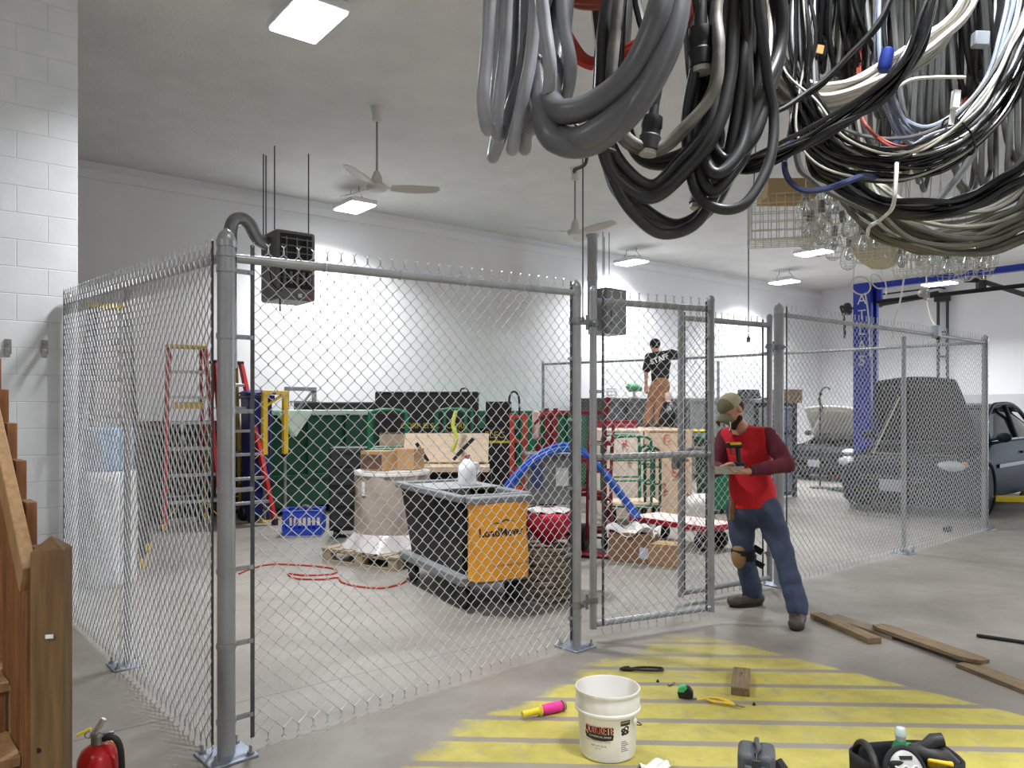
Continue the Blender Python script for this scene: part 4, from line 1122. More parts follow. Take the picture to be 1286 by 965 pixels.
# zip ties, tags and connector ends on the bundles
t = thing('hanging_cable_tag', 'white plastic tie sticking out across the large black coil', 'cable tie', at(1170, 96, 2.62), 0)
MB().tube(catmull([at(1128, 110, 2.62), at(1145, 100, 2.6), at(1175, 97, 2.6), at(1212, 97, 2.6)], 6), .006, 7).build('tie', C_white, t, world=True)
t = thing('hanging_cable_tag', 'white paper band around the black cables at right', 'tag', at(1200, 130, 2.62), 0)
MB().box(at(1200, 125, 2.62), (.022, .02, .06), roty(.1)).box(at(1196, 146, 2.63), (.018, .004, .06), roty(.15)).build('band', mat('tag_white', (228, 228, 224), .6), t, world=True)
t = thing('hanging_cable_tag', 'small orange tag on the hanging black strands', 'tag', at(1030, 62, 3.1), 0)
MB().box(at(1030, 62, 3.1), (.026, .006, .034), roty(.2)).build('tag', mat('tag_orange', (214, 150, 84), .6), t, world=True)
t = thing('hanging_cable_plug', 'blue connector end among the hanging black strands', 'plug', at(1113, 74, 2.7), 0)
MB().lathe([(.010, .04), (.022, .03), (.024, -.03), (.018, -.045)], 14, c=at(1113, 74, 2.7), R=roty(.2)).build('body', mat('plug_blue', (36, 60, 150), .4), t, world=True)
MB().tube(catmull([at(1113, 66, 2.7), at(1110, 30, 2.72), at(1112, -60, 2.75)], 6), .008, 7).build('cable', C_black2, t, world=True)
t = thing('hanging_junction_box', 'grey junction block among the cables at the upper right corner', 'junction box', at(1231, 50, 3.1), 0)
MB().box(at(1231, 50, 3.1), (.06, .04, .06), roty(.05)).build('box', mat('junction_grey', (176, 184, 192), .5), t, world=True, bevel=.006)
t = thing('hanging_wire_hook', 'dark bent steel hook hanging from the grey conduit over the second fan', 'hook', at(735, 180, 2.2), 0)
MB().tube(catmull([at(722, 155, 2.2), at(731, 166, 2.2), at(734, 178, 2.2), at(737, 190, 2.2), at(735, 206, 2.2), at(722, 213, 2.2), at(722, 217, 2.2)], 5), .0055, 6).build('hook', M_rod, t, world=True)
MB().tube([at(726, 166, 2.2), at(745, 180, 2.2), at(772, 190, 2.25)], .006, 6).build('cross_wire', M_rod, t, world=True)

# wire lamp guards and baskets hanging behind the cables
M_guard = mat('guard_wire', (192, 190, 184), .35, .5)
M_glass = mat('lamp_glass', (225, 228, 226), .08, trans=.85, ior=1.45)
def guard_proto():
    t = thing('hanging_wire_lamp_guard', 'wire cage lamp guard in the cluster hanging under the cables', 'lamp guard', (0, 0, 0), 0, 'wire lamp guards')
    mb = MB()
    prof = [(.03, .0), (.055, -.04), (.075, -.10), (.078, -.17), (.06, -.22), (.02, -.245)]
    for k in range(8):
        a = 2*PI*k/8; mb.tube([(r*math.cos(a), r*math.sin(a), z) for r, z in prof], .0022, 4)
    for r, z in prof: mb.torus((0, 0, z), r, .0022, None, 16, 4)
    mb.build('cage', M_guard, t, fix=False)
    MB().lathe([(.022, .07), (.026, .06), (.026, -.02), (.018, -.025)], 12).build('socket', mat('socket_grey', (120, 120, 116), .5), t)
    MB().lathe([(.012, -.025), (.016, -.05), (.034, -.09), (.036, -.115), (.02, -.145), (.002, -.15)], 14).build('bulb', M_glass, t)
    MB().cyl((0, 0, .06), (0, 0, 1.6), .004, n=5).build('cord', C_white, t)
    return t
rnd = random.Random(9); pg = guard_proto(); spots = []
for (x, y) in ((1012, 262), (1032, 272), (1052, 262), (1072, 276), (1030, 296), (1050, 304), (1090, 262), (1080, 300), (1070, 320), (1092, 312), (1108, 288), (1122, 302), (1142, 308), (1164, 312), (1182, 322), (1204, 324), (1224, 318), (1246, 322), (1130, 328), (1192, 338), (1022, 250), (1044, 246), (1064, 250), (1020, 284), (1042, 284), (1062, 290), (1085, 286), (1100, 300), (1120, 316), (1150, 322), (1172, 328), (1216, 330), (1236, 330)):
    spots.append((x+rnd.uniform(-4, 4), y+rnd.uniform(-4, 4), 4.3+rnd.uniform(-.5, .7), rnd.uniform(0, 6), rnd.uniform(-.5, .5)))
for i, (x, y, d, a, tl) in enumerate(spots):
    p = at(x, y-12, d)
    o = pg if i == 0 else dup(pg, p)
    o.location = p; o.rotation_euler = (tl*.25, tl*.2, a); o.scale = (.66, .66, .66)
t = thing('hanging_wire_basket', 'rectangular wire basket hanging left of the lamp guards', 'wire basket', at(982, 250, 4.2), math.radians(-12))
mb = MB(); w, dp_, h = .17, .12, .24
for k in range(6):
    z = -h*k/5
    mb.tube([(-w, -dp_, z), (w, -dp_, z), (w, dp_, z), (-w, dp_, z)], .0022, 4, closed=True)
for k in range(9):
    x = -w+2*w*k/8
    mb.tube([(x, -dp_, 0), (x, -dp_, -h), (x, dp_, -h), (x, dp_, 0)], .0022, 4)
for k in range(6):
    y = -dp_+2*dp_*k/5; mb.tube([(-w, y, 0), (-w, y, -h), (w, y, -h), (w, y, 0)], .0022, 4)
mb.build('grid', M_guard, t, fix=False)
for sx in (-1, 1): MB().cyl((sx*w*.9, 0, -.01), (sx*w*.5, 0, 1.4), .003, n=5).build('hanger_wire', M_rod, t)
MB().box((.02, 0, .035), (.26, .2, .10), rotz(.2)).build('carton', mat('tan_carton', (176, 150, 110), .8, var=.08), t, bevel=.004)
MB().tube(catmull([(.1+.05*math.cos(k*.9), .02, .02+.06*math.sin(k*.9)+.03) for k in range(20)], 4), .004, 5).build('cord_loop', C_white, t)
t = thing('hanging_plastic_bag', 'crumpled yellowish plastic bag hanging among the lamp guards', 'bag', at(1105, 300, 4.6), 0)
rnd = random.Random(4)
def bagp(u, v):
    a = 2*PI*u; r = .02+.09*math.sin(PI*min(1, v*.9+.05))*(1+.18*math.sin(5*a+3*v)+.1*math.sin(9*a))
    return Vector((r*1.5*math.cos(a), r*.8*math.sin(a), .1-.28*v))
MB().grid(bagp, 30, 14, True).build('bag', mat('bag_plastic', (206, 196, 166), .3, alpha=.75), t)
MB().cyl((0, 0, .09), (.0, 0, 1.2), .003, n=5).build('cord', C_white, t)
# loose white cords
def cord(label, pts, r=.006, m=C_white):
    P = [at(*p) for p in pts]; t = thing('hanging_white_cable', label, 'cable', P[0], 0)
    MB().tube(catmull(P, 6), r, 6).build('cord', m, t, world=True); return t
cord('white cord with a kink, hanging from the large coil towards the blue beam', [(1126, 205, 2.62), (1125, 228, 2.6), (1121, 260, 2.62), (1106, 276, 2.8), (1090, 291, 3.1), (1097, 315, 5.5), (1112, 355, 9.0), (1113, 372, 9.4)], .007)
cord('white cord hanging down to the right-hand fence bay', [(1150, -30, 5.0), (1140, 320, 6.2), (1136, 345, 7.4), (1130, 380, 8.0), (1123, 405, 8.3), (1121, 425, 8.35)], .008)
# ================================================================== stored goods inside the cage
M_alu = mat('ladder_aluminium', (190, 192, 194), .35, .7, var=.08)
M_lred = mat('ladder_red', (186, 32, 34), .45, var=.08)
M_lyel = mat('ladder_yellow', (226, 190, 40), .45, var=.05)
M_char = mat('charcoal_plastic', (44, 45, 47), .5, var=.1)
M_dgreen = mat('dumpster_green', (14, 74, 52), .45, var=.15, scale=4)
M_mgreen = mat('bright_green_paint', (18, 104, 70), .42, var=.12, scale=4)
M_dblack = mat('black_plastic', (27, 25, 27), .55, var=.15, scale=5)
M_navy = mat('navy_plastic', (26, 36, 104), .42, var=.1)
M_blue = mat('blue_plastic', (40, 74, 190), .4, var=.08)
M_dred = mat('cart_dark_red', (128, 24, 34), .42, var=.1)
M_orred = mat('cart_orange_red', (178, 62, 44), .45, var=.12)
M_card = mat('cardboard', (176, 138, 98), .85, var=.08, scale=8)
M_card2 = mat('cardboard_dark', (140, 106, 74), .85, var=.08, scale=8)
M_ply = mat('plywood_tan', (204, 182, 156), .75, var=.1, scale=5, stretch=(1, 8, 1))
M_steelgrey = mat('grey_paint', (128, 130, 130), .45, var=.08)
M_yel = mat('frame_yellow', (236, 192, 34), .42, var=.08)

def make_ladder(label, H, wb, wt, lean, spread, rail, cap, loc, rz, n=7, rear=None):
    t = thing('step_ladder', label, 'ladder', loc, rz, 'step ladders')
    top = lean
    def fr(s, z): k = z/H; return Vector((s*(wb+(wt-wb)*k)/2, top*k, z))
    for s in (-1, 1):
        MB().beam(fr(s, .03), fr(s, H-.02), .05, .085, up=(0, 1, 0)).build('front_rail', rail, t, bevel=.004)
        MB().beam(Vector((s*wb*.43, top+spread, .03)), Vector((s*wt*.42, top+.09, H-.03)), .04, .06, up=(0, 1, 0)).build('rear_rail', rear or rail, t, bevel=.004)
        for p in (fr(s, .04), Vector((s*wb*.43, top+spread, .04))):
            MB().box((p.x, p.y, .045), (.055, .095, .09)).build('foot', cap, t, bevel=.006)
    for k in range(1, n):
        z = H*k/n; a = fr(-1, z); b = fr(1, z)
        MB().box((0, a.y+.01, z), ((b.x-a.x)-.02, .085, .038)).build('tread', M_alu, t, bevel=.003)
    for k in (1, 3, 5):
        z = H*k/n; k2 = z/H; w = wb*.43+(wt*.42-wb*.43)*k2; y = top+spread+(.09-spread)*k2
        MB().box((0, y, z), (2*w, .02, .02)).build('rear_brace', M_alu, t)
    MB().box((0, top+.05, H), (wt+.06, .20, .05)).build('top_cap', cap, t, bevel=.01)
    for s in (-1, 1):
        MB().beam(fr(s, .10), fr(s, H/n)*.0+Vector((s*wb*.22, fr(s, H/n).y, H/n-.015)), .012, .04, up=(0, 1, 0)).build('knee_brace', cap, t)
        MB().beam(fr(s, H*.5), Vector((s*wb*.36, top+spread*.5, H*.5)), .01, .025).build('spreader', M_alu, t)
    return t
make_ladder('red step ladder with yellow cap standing behind the left fence bays', 2.42, .72, .46, .44, .42, M_lred, M_lyel, (-4.19, 10.05, 0), .58)
o = make_ladder('red step ladder turned sideways, half hidden by the corner post', 2.22, .66, .36, .74, .24, M_lred, M_char, (-3.44, 10.12, 0), math.radians(44), rear=mat('ladder_olive', (136, 116, 50), .5))
make_ladder('tall charcoal step ladder with yellow cap near the block wall', 2.62, .70, .34, .40, .55, M_char, M_lyel, (-3.98, 7.45, 0), .35)
MB().box((0, .30, 1.62), (.40, .012, .09)).build('label_plate', M_lyel, bpy.data.objects['step_ladder'])

# wrapped goods by the block wall
M_film = mat('stretch_film', (206, 208, 214), .22, var=.06, scale=10, bump=.9, bscale=22)
def film_body(r, h, seed, sq=0.0, taper=0.0):
    rnd = random.Random(seed); mb = MB()
    def f(u, v):
        a = 2*PI*u; w = 1+.02*math.sin(7*a+9*v)+.015*math.sin(13*a-14*v)
        e = 1.0 if 0.02 < v < .98 else .93
        rr = r*w*e*(1-taper*v)
        return Vector((rr*math.cos(a), rr*math.sin(a), h*v))
    mb.grid(f, 40, 26, True)
    k = len(mb.v); mb.v.append((0, 0, h)); base = 26*40
    for i in range(40): mb.f.append((base+i, base+(i+1) % 40, k))
    return mb
t = thing('wrapped_roll', 'white shrink-wrapped bundle standing behind the fence end post', 'wrapped bundle', (-3.62, 6.86, 0))
film_body(.23, 1.02, 1).build('wrapping', mat('white_film', (226, 228, 232), .3, bump=.8, bscale=18), t)
t = thing('wrapped_roll', 'bluish wrapped roll stacked on the white bundle by the block wall', 'wrapped bundle', (-3.62, 6.86, 1.025))
film_body(.2, .38, 2).build('wrapping', mat('bluish_film', (150, 176, 204), .3, bump=.8, bscale=18), t)

def make_bin(label, loc, rz, w, d, h, m, lid=None, group='wheeled bins', name='wheeled_bin'):
    t = thing(name, label, 'bin', loc, rz, group)
    MB().box((0, 0, .06+h*.46), (w, d, h*.92), roty(PI) , taper=None).build('body', m, t, bevel=.02) if False else None
    mb = MB(); a, b = .84, 1.0; z0, z1 = .07, h*.93
    vs = [(sx*w/2*a, sy*d/2*a, z0) for sx, sy in ((-1, -1), (1, -1), (1, 1), (-1, 1))]+[(sx*w/2*b, sy*d/2*b, z1) for sx, sy in ((-1, -1), (1, -1), (1, 1), (-1, 1))]
    mb.add(vs, [(3, 2, 1, 0), (4, 5, 6, 7), (0, 1, 5, 4), (1, 2, 6, 5), (2, 3, 7, 6), (3, 0, 4, 7)]); mb.build('body', m, t, bevel=.02)
    MB().box((0, 0, z1-.03), (w+.05, d+.05, .05)).build('rim', m, t, bevel=.012)
    MB().grid(lambda u, v: Vector(((u-.5)*(w+.07), (v-.5)*(d+.07), z1+.02+.045*math.sin(PI*v)*math.sin(PI*u)**.3)), 12, 12).build('lid', lid or m, t, thick=.02)
    MB().tube([(-w*.4, d/2+.03, z1-.01), (-w*.4, d/2+.09, z1), (w*.4, d/2+.09, z1), (w*.4, d/2+.03, z1-.01)], .014, 8).build('handle', M_char, t)
    for s in (-1, 1):
        MB().lathe([(.03, -.025), (.1, -.025), (.105, 0), (.1, .025), (.03, .025)], 18, c=(s*(w*.42), d*.42, .105), R=roty(PI/2)).build('wheel', M_black, t)
        MB().box((s*w*.3, -d*.32, .04), (.08, .08, .08)).build('foot', m, t, bevel=.01)
    return t
make_bin('tall navy bin standing between the ladders and the yellow frame', ray(322, 10.75), RZ, .34, .34, 1.90, M_navy)
for k, (u_, lab) in enumerate(((-.42, 'black panel leaning on the back wall left of the red ladder'), (.40, 'black panel leaning on the back wall behind the rungs of the red ladder'))):
    pw = uv(0, W1-.05)+U*((-4.65+.787*0)*.787+10.95*.617+u_)
    t = thing('leaning_board', lab, 'panel', pw, RZ, 'black panels at the back wall')
    MB().box((0, -.10, .70), (.78, .035, 1.40), rotx(-.07)).build('sheet', M_dblack, t, bevel=.006)
    for z in (.12, 1.28): MB().box((0, -.125+.0*z+(z-.7)*.07, z), (.78, .03, .07), rotx(-.07)).build('batten', M_char, t)
make_bin('dark green bin left of the red ladder', ray(176, 10.4), RZ+.1, .55, .55, 1.28, mat('bin_dark_green', (24, 44, 34), .5))
make_bin('black bin in shadow behind the charcoal ladder', ray(146, 9.5), RZ, .5, .5, 1.15, M_dblack)

t = thing('yellow_frame', 'yellow steel frame with diagonal brace beside the green dumpster', 'steel frame', ray(332, 10.62), RZ+.25)
for nm, x, y, z0 in (('post', 0, 0, .92), ('post', .34, .0, .92)):
    MB().box((x, y, (z0+1.82)/2), (.075, .06, 1.82-z0)).build(nm, M_yel, t, bevel=.006)
    MB().cyl((x, y, .02), (x, y, z0+.02), .022, n=10).build('lower_tube', M_steelgrey, t)
    MB().lathe([(.03, z0-.03), (.055, z0-.02), (.055, z0+.01), (.03, z0+.02)], 14, c=(x, y, 0)).build('collar', M_black, t)
    MB().box((x, y, .012), (.16, .16, .02)).build('foot_plate', M_yel, t)
MB().box((.17, 0, 1.80), (.42, .07, .06)).build('top_bar', M_yel, t, bevel=.006)
MB().beam((.03, 0, 1.62), (.30, 0, 1.77), .05, .03).build('brace', M_yel, t)
t = thing('grey_frame', 'grey steel scaffold frame behind the green dumpster', 'steel frame', ray(376, 11.75), RZ)
for x in (-.2, .24):
    MB().box((x, 0, .95), (.06, .05, 1.9)).build('post', M_steelgrey, t, bevel=.004)
MB().box((.02, 0, 1.88), (.5, .06, .06)).build('top_bar', M_steelgrey, t, bevel=.004)
for z in (1.68, 1.4): MB().box((.02, 0, z), (.44, .03, .03)).build('rung', M_steelgrey, t)
MB().beam((-.18, -.01, 1.4), (.22, -.01, 1.86), .03, .03).build('brace', M_steelgrey, t)

def make_dumpster(label, s0, s1, h, m, depth=1.0, rimm=None, group='green dumpsters', off=0.0, name='dumpster'):
    """open-top steel bin standing along the back wall; s measured along U from the first dumpster's corner"""
    p0 = Vector((-3.47, 10.9, 0))+U*s0-W*off; L = s1-s0
    t = thing(name, label, 'dumpster', p0, RZ, group)
    mb = MB(); f = .12
    sec = [(f, .12), (0, .55), (0, h-.06), (depth, h-.06), (depth, .12)]
    mb.prism([(y, z) for y, z in sec], (L/2, 0, 0), (0, 1, 0), (0, 0, 1), (L, 0, 0)); mb.build('body', m, t, bevel=.012)
    MB().box((L/2, -.02, h-.03), (L+.06, .07, .08)).build('front_rim', rimm or m, t, bevel=.01)
    MB().box((L/2, depth, h-.03), (L+.06, .07, .08)).build('rear_rim', m, t, bevel=.01)
    for x in (.0, L): MB().box((x, depth/2, h-.03), (.07, depth, .08)).build('end_rim', m, t, bevel=.01)
    n = max(3, int(L/.55))
    for k in range(n+1): MB().box((L*k/n, -.03, (h+.5)/2), (.07, .06, h-.6)).build('rib', m, t, bevel=.006)
    MB().box((L/2, -.03, .58), (L, .06, .07)).build('waist_rib', m, t, bevel=.006)
    for x in (.15, L-.15):
        for y in (.2, depth-.2):
            MB().lathe([(.02, -.03), (.06, -.03), (.06, .03), (.02, .03)], 14, c=(x, y, .062), R=rotx(PI/2)).build('caster', M_black, t)
            MB().box((x, y, .12), (.1, .1, .03)).build('caster_plate', M_char, t)
    return t
d1 = make_dumpster('dark green dumpster at left with a white triangle painted below its rim for the lit inside', 0, 2.4, 1.55, M_dgreen, rimm=mat('pale_rim', (190, 214, 204), .4))
MB().prism([(.12, 1.53), (.64, 1.53), (.38, 1.17)], (0, -.065, 0), (1, 0, 0), (0, 0, 1), (0, .012, 0)).build('lit_notch_plate', mat('lit_inside_mint', (214, 232, 224), .5), d1)  # pale plate paints the brightly lit inside seen through a notch
MB().prism([(.06, 1.53), (.12, 1.53), (.38, 1.17), (.34, 1.17)], (0, -.064, 0), (1, 0, 0), (0, 0, 1), (0, .01, 0)).build('mint_stripe', mat('mint_green', (150, 200, 180), .5), d1)
MB().box((1.5, .5, 1.62), (1.5, .9, .12)).build('lid', M_dblack, d1, bevel=.02)
make_dumpster('bright green dumpster at the back, behind the orange red frame', 2.9, 6.3, 1.53, M_mgreen)
d3 = make_dumpster('dark grey skip behind the crates, left of the man on top', 6.75, 9.2, 1.78, mat('skip_grey', (62, 62, 64), .5, var=.12), group='grey skips', depth=.9, off=0, name='skip')
d4 = make_dumpster('grey skip seen between the gate stile and the cap of the worker', 9.3, 12.4, 1.80, mat('skip_light', (112, 112, 112), .5, var=.12), group='grey skips', depth=.9, off=0, name='skip')

# black crates on a plywood box, with yellow lettering
p0 = ray(473, 9.75); t = thing('plywood_box', 'tan plywood box under the black crate, behind the green carts', 'crate', p0+Vector((.62, .3, 0)), 0)
MB().box((0, .0, .64), (1.18, .55, 1.28)).build('box', M_ply, t, bevel=.006)
for x in (-.45, 0, .45): MB().box((x, -.285, .64), (.09, .02, 1.2)).build('batten', M_ply, t, bevel=.003)
t = thing('black_crate', 'large black storage crate with yellow lettering on its lower edge', 'crate', p0+Vector((.64, .28, 1.285)), 0, 'black crates')
MB().box((0, 0, .25), (1.28, .6, .50)).build('box', M_dblack, t, bevel=.012)
MB().box((0, 0, .492), (1.30, .62, .03)).build('lid', M_dblack, t, bevel=.006)
for x in (-.64, .04, .64): MB().box((x, -.302, .25), (.03, .012, .48)).build('edge_strip', M_dblack, t)
MB().tube(catmull([(.42, -.1, .5), (.43, -.1, .545), (.5, -.1, .55), (.52, -.1, .5)], 5), .012, 6).build('lifting_ring', M_black, t)
M_ylet = mat('yellow_lettering', (206, 184, 50), .6)
text_on('CORP', .095, (-.205, -.305, .07), (1, 0, 0), (0, 0, 1), M_ylet, t, world=False)
text_on('ELEC', .095, (.06, -.305, .07), (1, 0, 0), (0, 0, 1), M_ylet, t, world=False)
text_on('CORP', .10, (.38, -.305, .07), (1, 0, 0), (0, 0, 1), M_ylet, t, world=False)
text_on('CORP', .085, (-.49, -.305, .25), (1, 0, 0), (0, 0, 1), mat('faded_lettering', (96, 88, 44), .7), t, world=False)
t = thing('black_crate', 'small black crate beside the large one, with yellow stripe and letters', 'crate', p0+Vector((1.55, .5, 0)), 0, 'black crates')
MB().box((0, 0, .66), (.5, .5, 1.32)).build('box', M_dblack, t, bevel=.012)
MB().box((0, 0, 1.50), (.34, .4, .34)).build('upper_box', M_dblack, t, bevel=.012)
MB().box((-.02, -.254, 1.14), (.46, .01, .03)).build('stripe', M_ylet, t)
text_on('ELEC', .12, (-.05, -.256, 1.23), (1, 0, 0), (0, 0, 1), M_ylet, t, world=False)
MB().tube(catmull([(.15, -.2, 1.3), (.14, -.2, 1.7), (.2, -.2, 1.80), (.27, -.2, 1.7), (.27, -.2, 1.3)], 6), .014, 8).build('hook_bar', M_black, t)

# green tube carts
def make_cart(label, loc, rz, m, w=.62, L=1.0, hh=1.45, deck=None, group='green tube carts', dz=.28):
    t = thing('platform_cart', label, 'cart', loc, rz, group)
    MB().box((0, 0, dz), (w, L, .04)).build('deck', deck or M_ply, t, bevel=.005)
    mb = MB(); mb.tube([(-w/2, -L/2, dz-.03), (w/2, -L/2, dz-.03), (w/2, L/2, dz-.03), (-w/2, L/2, dz-.03)], .022, 8, closed=True); mb.build('frame', m, t)
    for s in (-1, 1):
        y = s*L/2
        MB().tube(catmull([(-w/2, y, dz), (-w/2, y, hh-.14), (-w/2+.03, y, hh-.03), (-w/2+.14, y, hh), (w/2-.14, y, hh), (w/2-.03, y, hh-.03), (w/2, y, hh-.14), (w/2, y, dz)], 5), .019, 10).build('handle', m, t)
        for k in (.35, .65): MB().cyl((-w/2, y, dz+(hh-dz)*k), (w/2, y, dz+(hh-dz)*k), .012, n=8).build('cross_bar', m, t)
        for q in (-1, 1):
            MB().lathe([(.02, -.02), (.085, -.02), (.09, 0), (.085, .02), (.02, .02)], 16, c=(q*w*.4, s*L*.36, .09), R=roty(PI/2)).build('wheel', M_black, t)
            MB().box((q*w*.4, s*L*.36, .20), (.05, .06, .10)).build('caster_fork', M_char, t)
    return t
make_cart('green tube cart directly behind the wrapped drum', ray(488, 9.0), .12, M_mgreen, .42, .5, 1.56)
make_cart('green tube cart behind the white jug', ray(571, 9.05), -.1, M_mgreen, .34, .5, 1.57)
make_cart('green tube cart with low rails in front of the panel crates', ray(786, 10.6), .1, M_mgreen, .55, .6, 1.2)
make_cart('dark green tube cart beside the bins at right of the crates', ray(816, 10.7), -.05, M_dgreen, .2, .6, 1.05)
# sloping tan boards on the carts
t = thing('board_sheet', 'tan boards leaning on the green carts above the grey tilt truck', 'board', ray(560, 8.55), .0)
MB().box((.0, .05, 1.13), (.95, .035, .36), rotx(-.5)).build('sheet', M_ply, t, bevel=.003)
MB().box((.04, -.12, .92), (.9, .2, .06), rotx(.1)).build('sheet', M_ply, t, bevel=.003)
for x in (-.3, .35): MB().box((x, .03, .47), (.06, .06, .94)).build('support', M_card2, t)
MB().beam((.1, -.2, 1.02), (.32, -.24, 1.25), .035, .035).build('lever', M_black, t); MB().beam((-.18, -.2, 1.0), (-.3, -.24, 1.2), .035, .035).build('lever', M_black, t)
MB().tube(catmull([(.12, -.1, 1.55), (.09, -.15, 1.4), (.13, -.18, 1.25), (.08, -.2, 1.1)], 6), .022, 8).build('strap', mat('yellow_green_strap', (186, 196, 60), .6), t)

# wrapped drum on a pallet
PR = math.radians(-33); N = Vector((-1.12, 7.36, 0)); px_ = Vector((math.cos(PR), math.sin(PR), 0)); py_ = Vector((-px_.y, px_.x, 0))
pc = N-px_*.5+py_*.48
M_pal = mat('pallet_wood', (166, 150, 126), .8, var=.15, scale=6, stretch=(1, 6, 1))
t = thing('pallet', 'wooden pallet under the shrink-wrapped drum', 'pallet', pc, PR)
for k in range(7): MB().box((-.46+.92*k/6, 0, .128), (.11, .96, .02)).build('deck_board', M_pal, t, bevel=.002)
for y in (-.43, 0, .43):
    MB().box((0, y, .108), (1.02, .09, .02)).build('stringer_board', M_pal, t)
    for x in (-.45, 0, .45): MB().box((x, y, .06), (.11, .09, .09)).build('block', M_pal, t)
    MB().box((0, y, .01), (1.02, .09, .018)).build('bottom_board', M_pal, t)
t = thing('wrapped_drum', 'shrink-wrapped cardboard drum standing on the pallet', 'wrapped drum', pc+Vector((0.02, 0, .142)), 0)
film_body(.385, .78, 3).build('wrapping', mat('beige_film', (176, 162, 150), .3, var=.07, scale=3, bump=.7, bscale=16), t)
MB().lathe([(.30, .785), (.39, .785), (.395, .77), (.395, .75), (.385, .745)], 40, close=False).build('top_band', mat('white_band', (222, 220, 216), .4), t)
MB().lathe([(.0, .792), (.37, .79)], 36, close=False).build('lid', mat('drum_lid', (214, 208, 200), .4), t)
def skirt(u, v):
    a = 2*PI*u; r = .39+.10*v+.035*v*math.sin(6*a)+.02*v*math.sin(11*a+1); return Vector((r*math.cos(a), r*math.sin(a), .16-.16*v))
MB().grid(skirt, 60, 6, True).build('film_skirt', mat('loose_film', (206, 200, 198), .2, bump=1.0, bscale=24), t)
MB().lathe([(.393, 0), (.394, .14)], 6, c=(0, 0, .55), arc=.12, R=rotz(-2.3)).build('paper_label', mat('label_white', (230, 230, 230), .5), t)
def make_box(label, loc, rz, size, m, flaps=0, group='cardboard boxes'):
    w, d, h = size; t = thing('cardboard_box', label, 'box', loc, rz, group)
    MB().box((0, 0, h/2), (w, d, h)).build('carton', m, t, bevel=.004)
    MB().box((0, 0, h+.0012), (w*.99, .05, .002)).build('tape', mat('packing_tape', (190, 164, 120), .3), t)
    if flaps:
        for s in (-1, 1): MB().box((0, s*(d/2+.05), h+.02), (w, .12, .006), rotx(s*-.35)).build('flap', m, t)
    return t
tp = pc.z+.142+.795
b1 = make_box('cardboard box with dark printed side on top of the wrapped drum', (pc.x-.10, pc.y-.06, tp), -.55, (.30, .26, .2), M_card)
MB().box((-.0, -.131, .09), (.28, .003, .15)).build('dark_print', mat('print_dark', (70, 48, 40), .8, col2=(120, 86, 66), scale=30, var=.1), b1)
make_box('plain cardboard box beside the printed one on the drum', (pc.x+.19, pc.y+.03, tp), -.35, (.24, .24, .22), M_card)

t = thing('tool_cabinet', 'black tool cabinet on the floor between the wrapped drum and the dumpster', 'cabinet', ray(446, 9.25), .1)
MB().box((0, .2, .60), (.62, .42, 1.0)).build('body', M_dblack, t, bevel=.012)
for z in (.25, .50, .75, .98): MB().box((0, -.018, z), (.56, .02, .20)).build('drawer', M_char, t, bevel=.005)
for z in (.25, .50, .75, .98): MB().box((0, -.034, z+.06), (.40, .014, .02)).build('drawer_pull', M_black, t)
for x in (-.24, .24):
    for y in (.04, .36): MB().lathe([(.015, -.02), (.05, -.02), (.05, .02), (.015, .02)], 14, c=(x, y, .05), R=roty(PI/2)).build('caster', M_black, t)
t = thing('storage_bench', 'low black chest under the tan boards behind the tilt truck', 'chest', ray(566, 8.75), 0)
MB().box((0, .22, .43), (.92, .40, .78)).build('body', M_dblack, t, bevel=.012)
MB().box((0, .22, .835), (.95, .43, .03)).build('lid', M_char, t, bevel=.005)
for x in (-.3, .3): MB().box((x, .01, .74), (.08, .03, .10)).build('latch', M_zinc, t, bevel=.003)
for x in (-.4, .4): MB().box((x, .22, .02), (.08, .36, .04)).build('foot', M_char, t)
# tilt truck with the yellow bag
TA = math.radians(29); NT = Vector((-.385, 5.9, 0)); tx = Vector((math.cos(TA), math.sin(TA), 0)); ty = Vector((-tx.y, tx.x, 0))
t = thing('tilt_truck', 'black tilt truck with grey rim and base, yellow bag hung on its front', 'utility cart', NT, TA)
L, w = 1.30, .56
M_tg = mat('truck_grey', (124, 128, 130), .5, var=.06)
mb = MB(); z0, z1 = .26, .86
vs = [(.06, .10, z0), (w-.06, .10, z0), (w-.06, L-.12, z0), (.06, L-.12, z0), (.0, .03, z1), (w, .03, z1), (w, L, z1), (.0, L, z1)]
mb.add(vs, [(3, 2, 1, 0), (0, 1, 5, 4), (1, 2, 6, 5), (2, 3, 7, 6), (3, 0, 4, 7)])
mb.build('tub', M_dblack, t, thick=.012)
def ring(mb, x0, x1, y0, y1, z, tw, th):
    mb.box(((x0+x1)/2, y0, z), (x1-x0+tw, tw, th)); mb.box(((x0+x1)/2, y1, z), (x1-x0+tw, tw, th)); mb.box((x0, (y0+y1)/2, z), (tw, y1-y0-tw, th)); mb.box((x1, (y0+y1)/2, z), (tw, y1-y0-tw, th)); return mb
ring(MB(), -.01, w+.01, .0, L+.02, .875, .07, .055).build('rim', M_tg, t, bevel=.012)
ring(MB(), .02, w-.02, .02, L-.03, .235, .09, .07).build('base_frame', M_tg, t, bevel=.012)
MB().box((w/2, L/2, .21), (w-.05, L-.1, .03)).build('base_board', M_tg, t)
MB().box((w/2, L*.55, .905), (w+.04, L*.42, .012)).build('tray', mat('tray_grey', (150, 154, 154), .45), t, bevel=.003)
for x in (.07, w-.07):
    for y in (.1, L-.12):
        MB().lathe([(.02, -.022), (.085, -.022), (.09, 0), (.085, .022), (.02, .022)], 18, c=(x, y, .09), R=roty(PI/2)).build('caster', M_black, t)
        MB().box((x, y, .175), (.06, .08, .05)).build('caster_fork', M_char, t)
bag = MB()
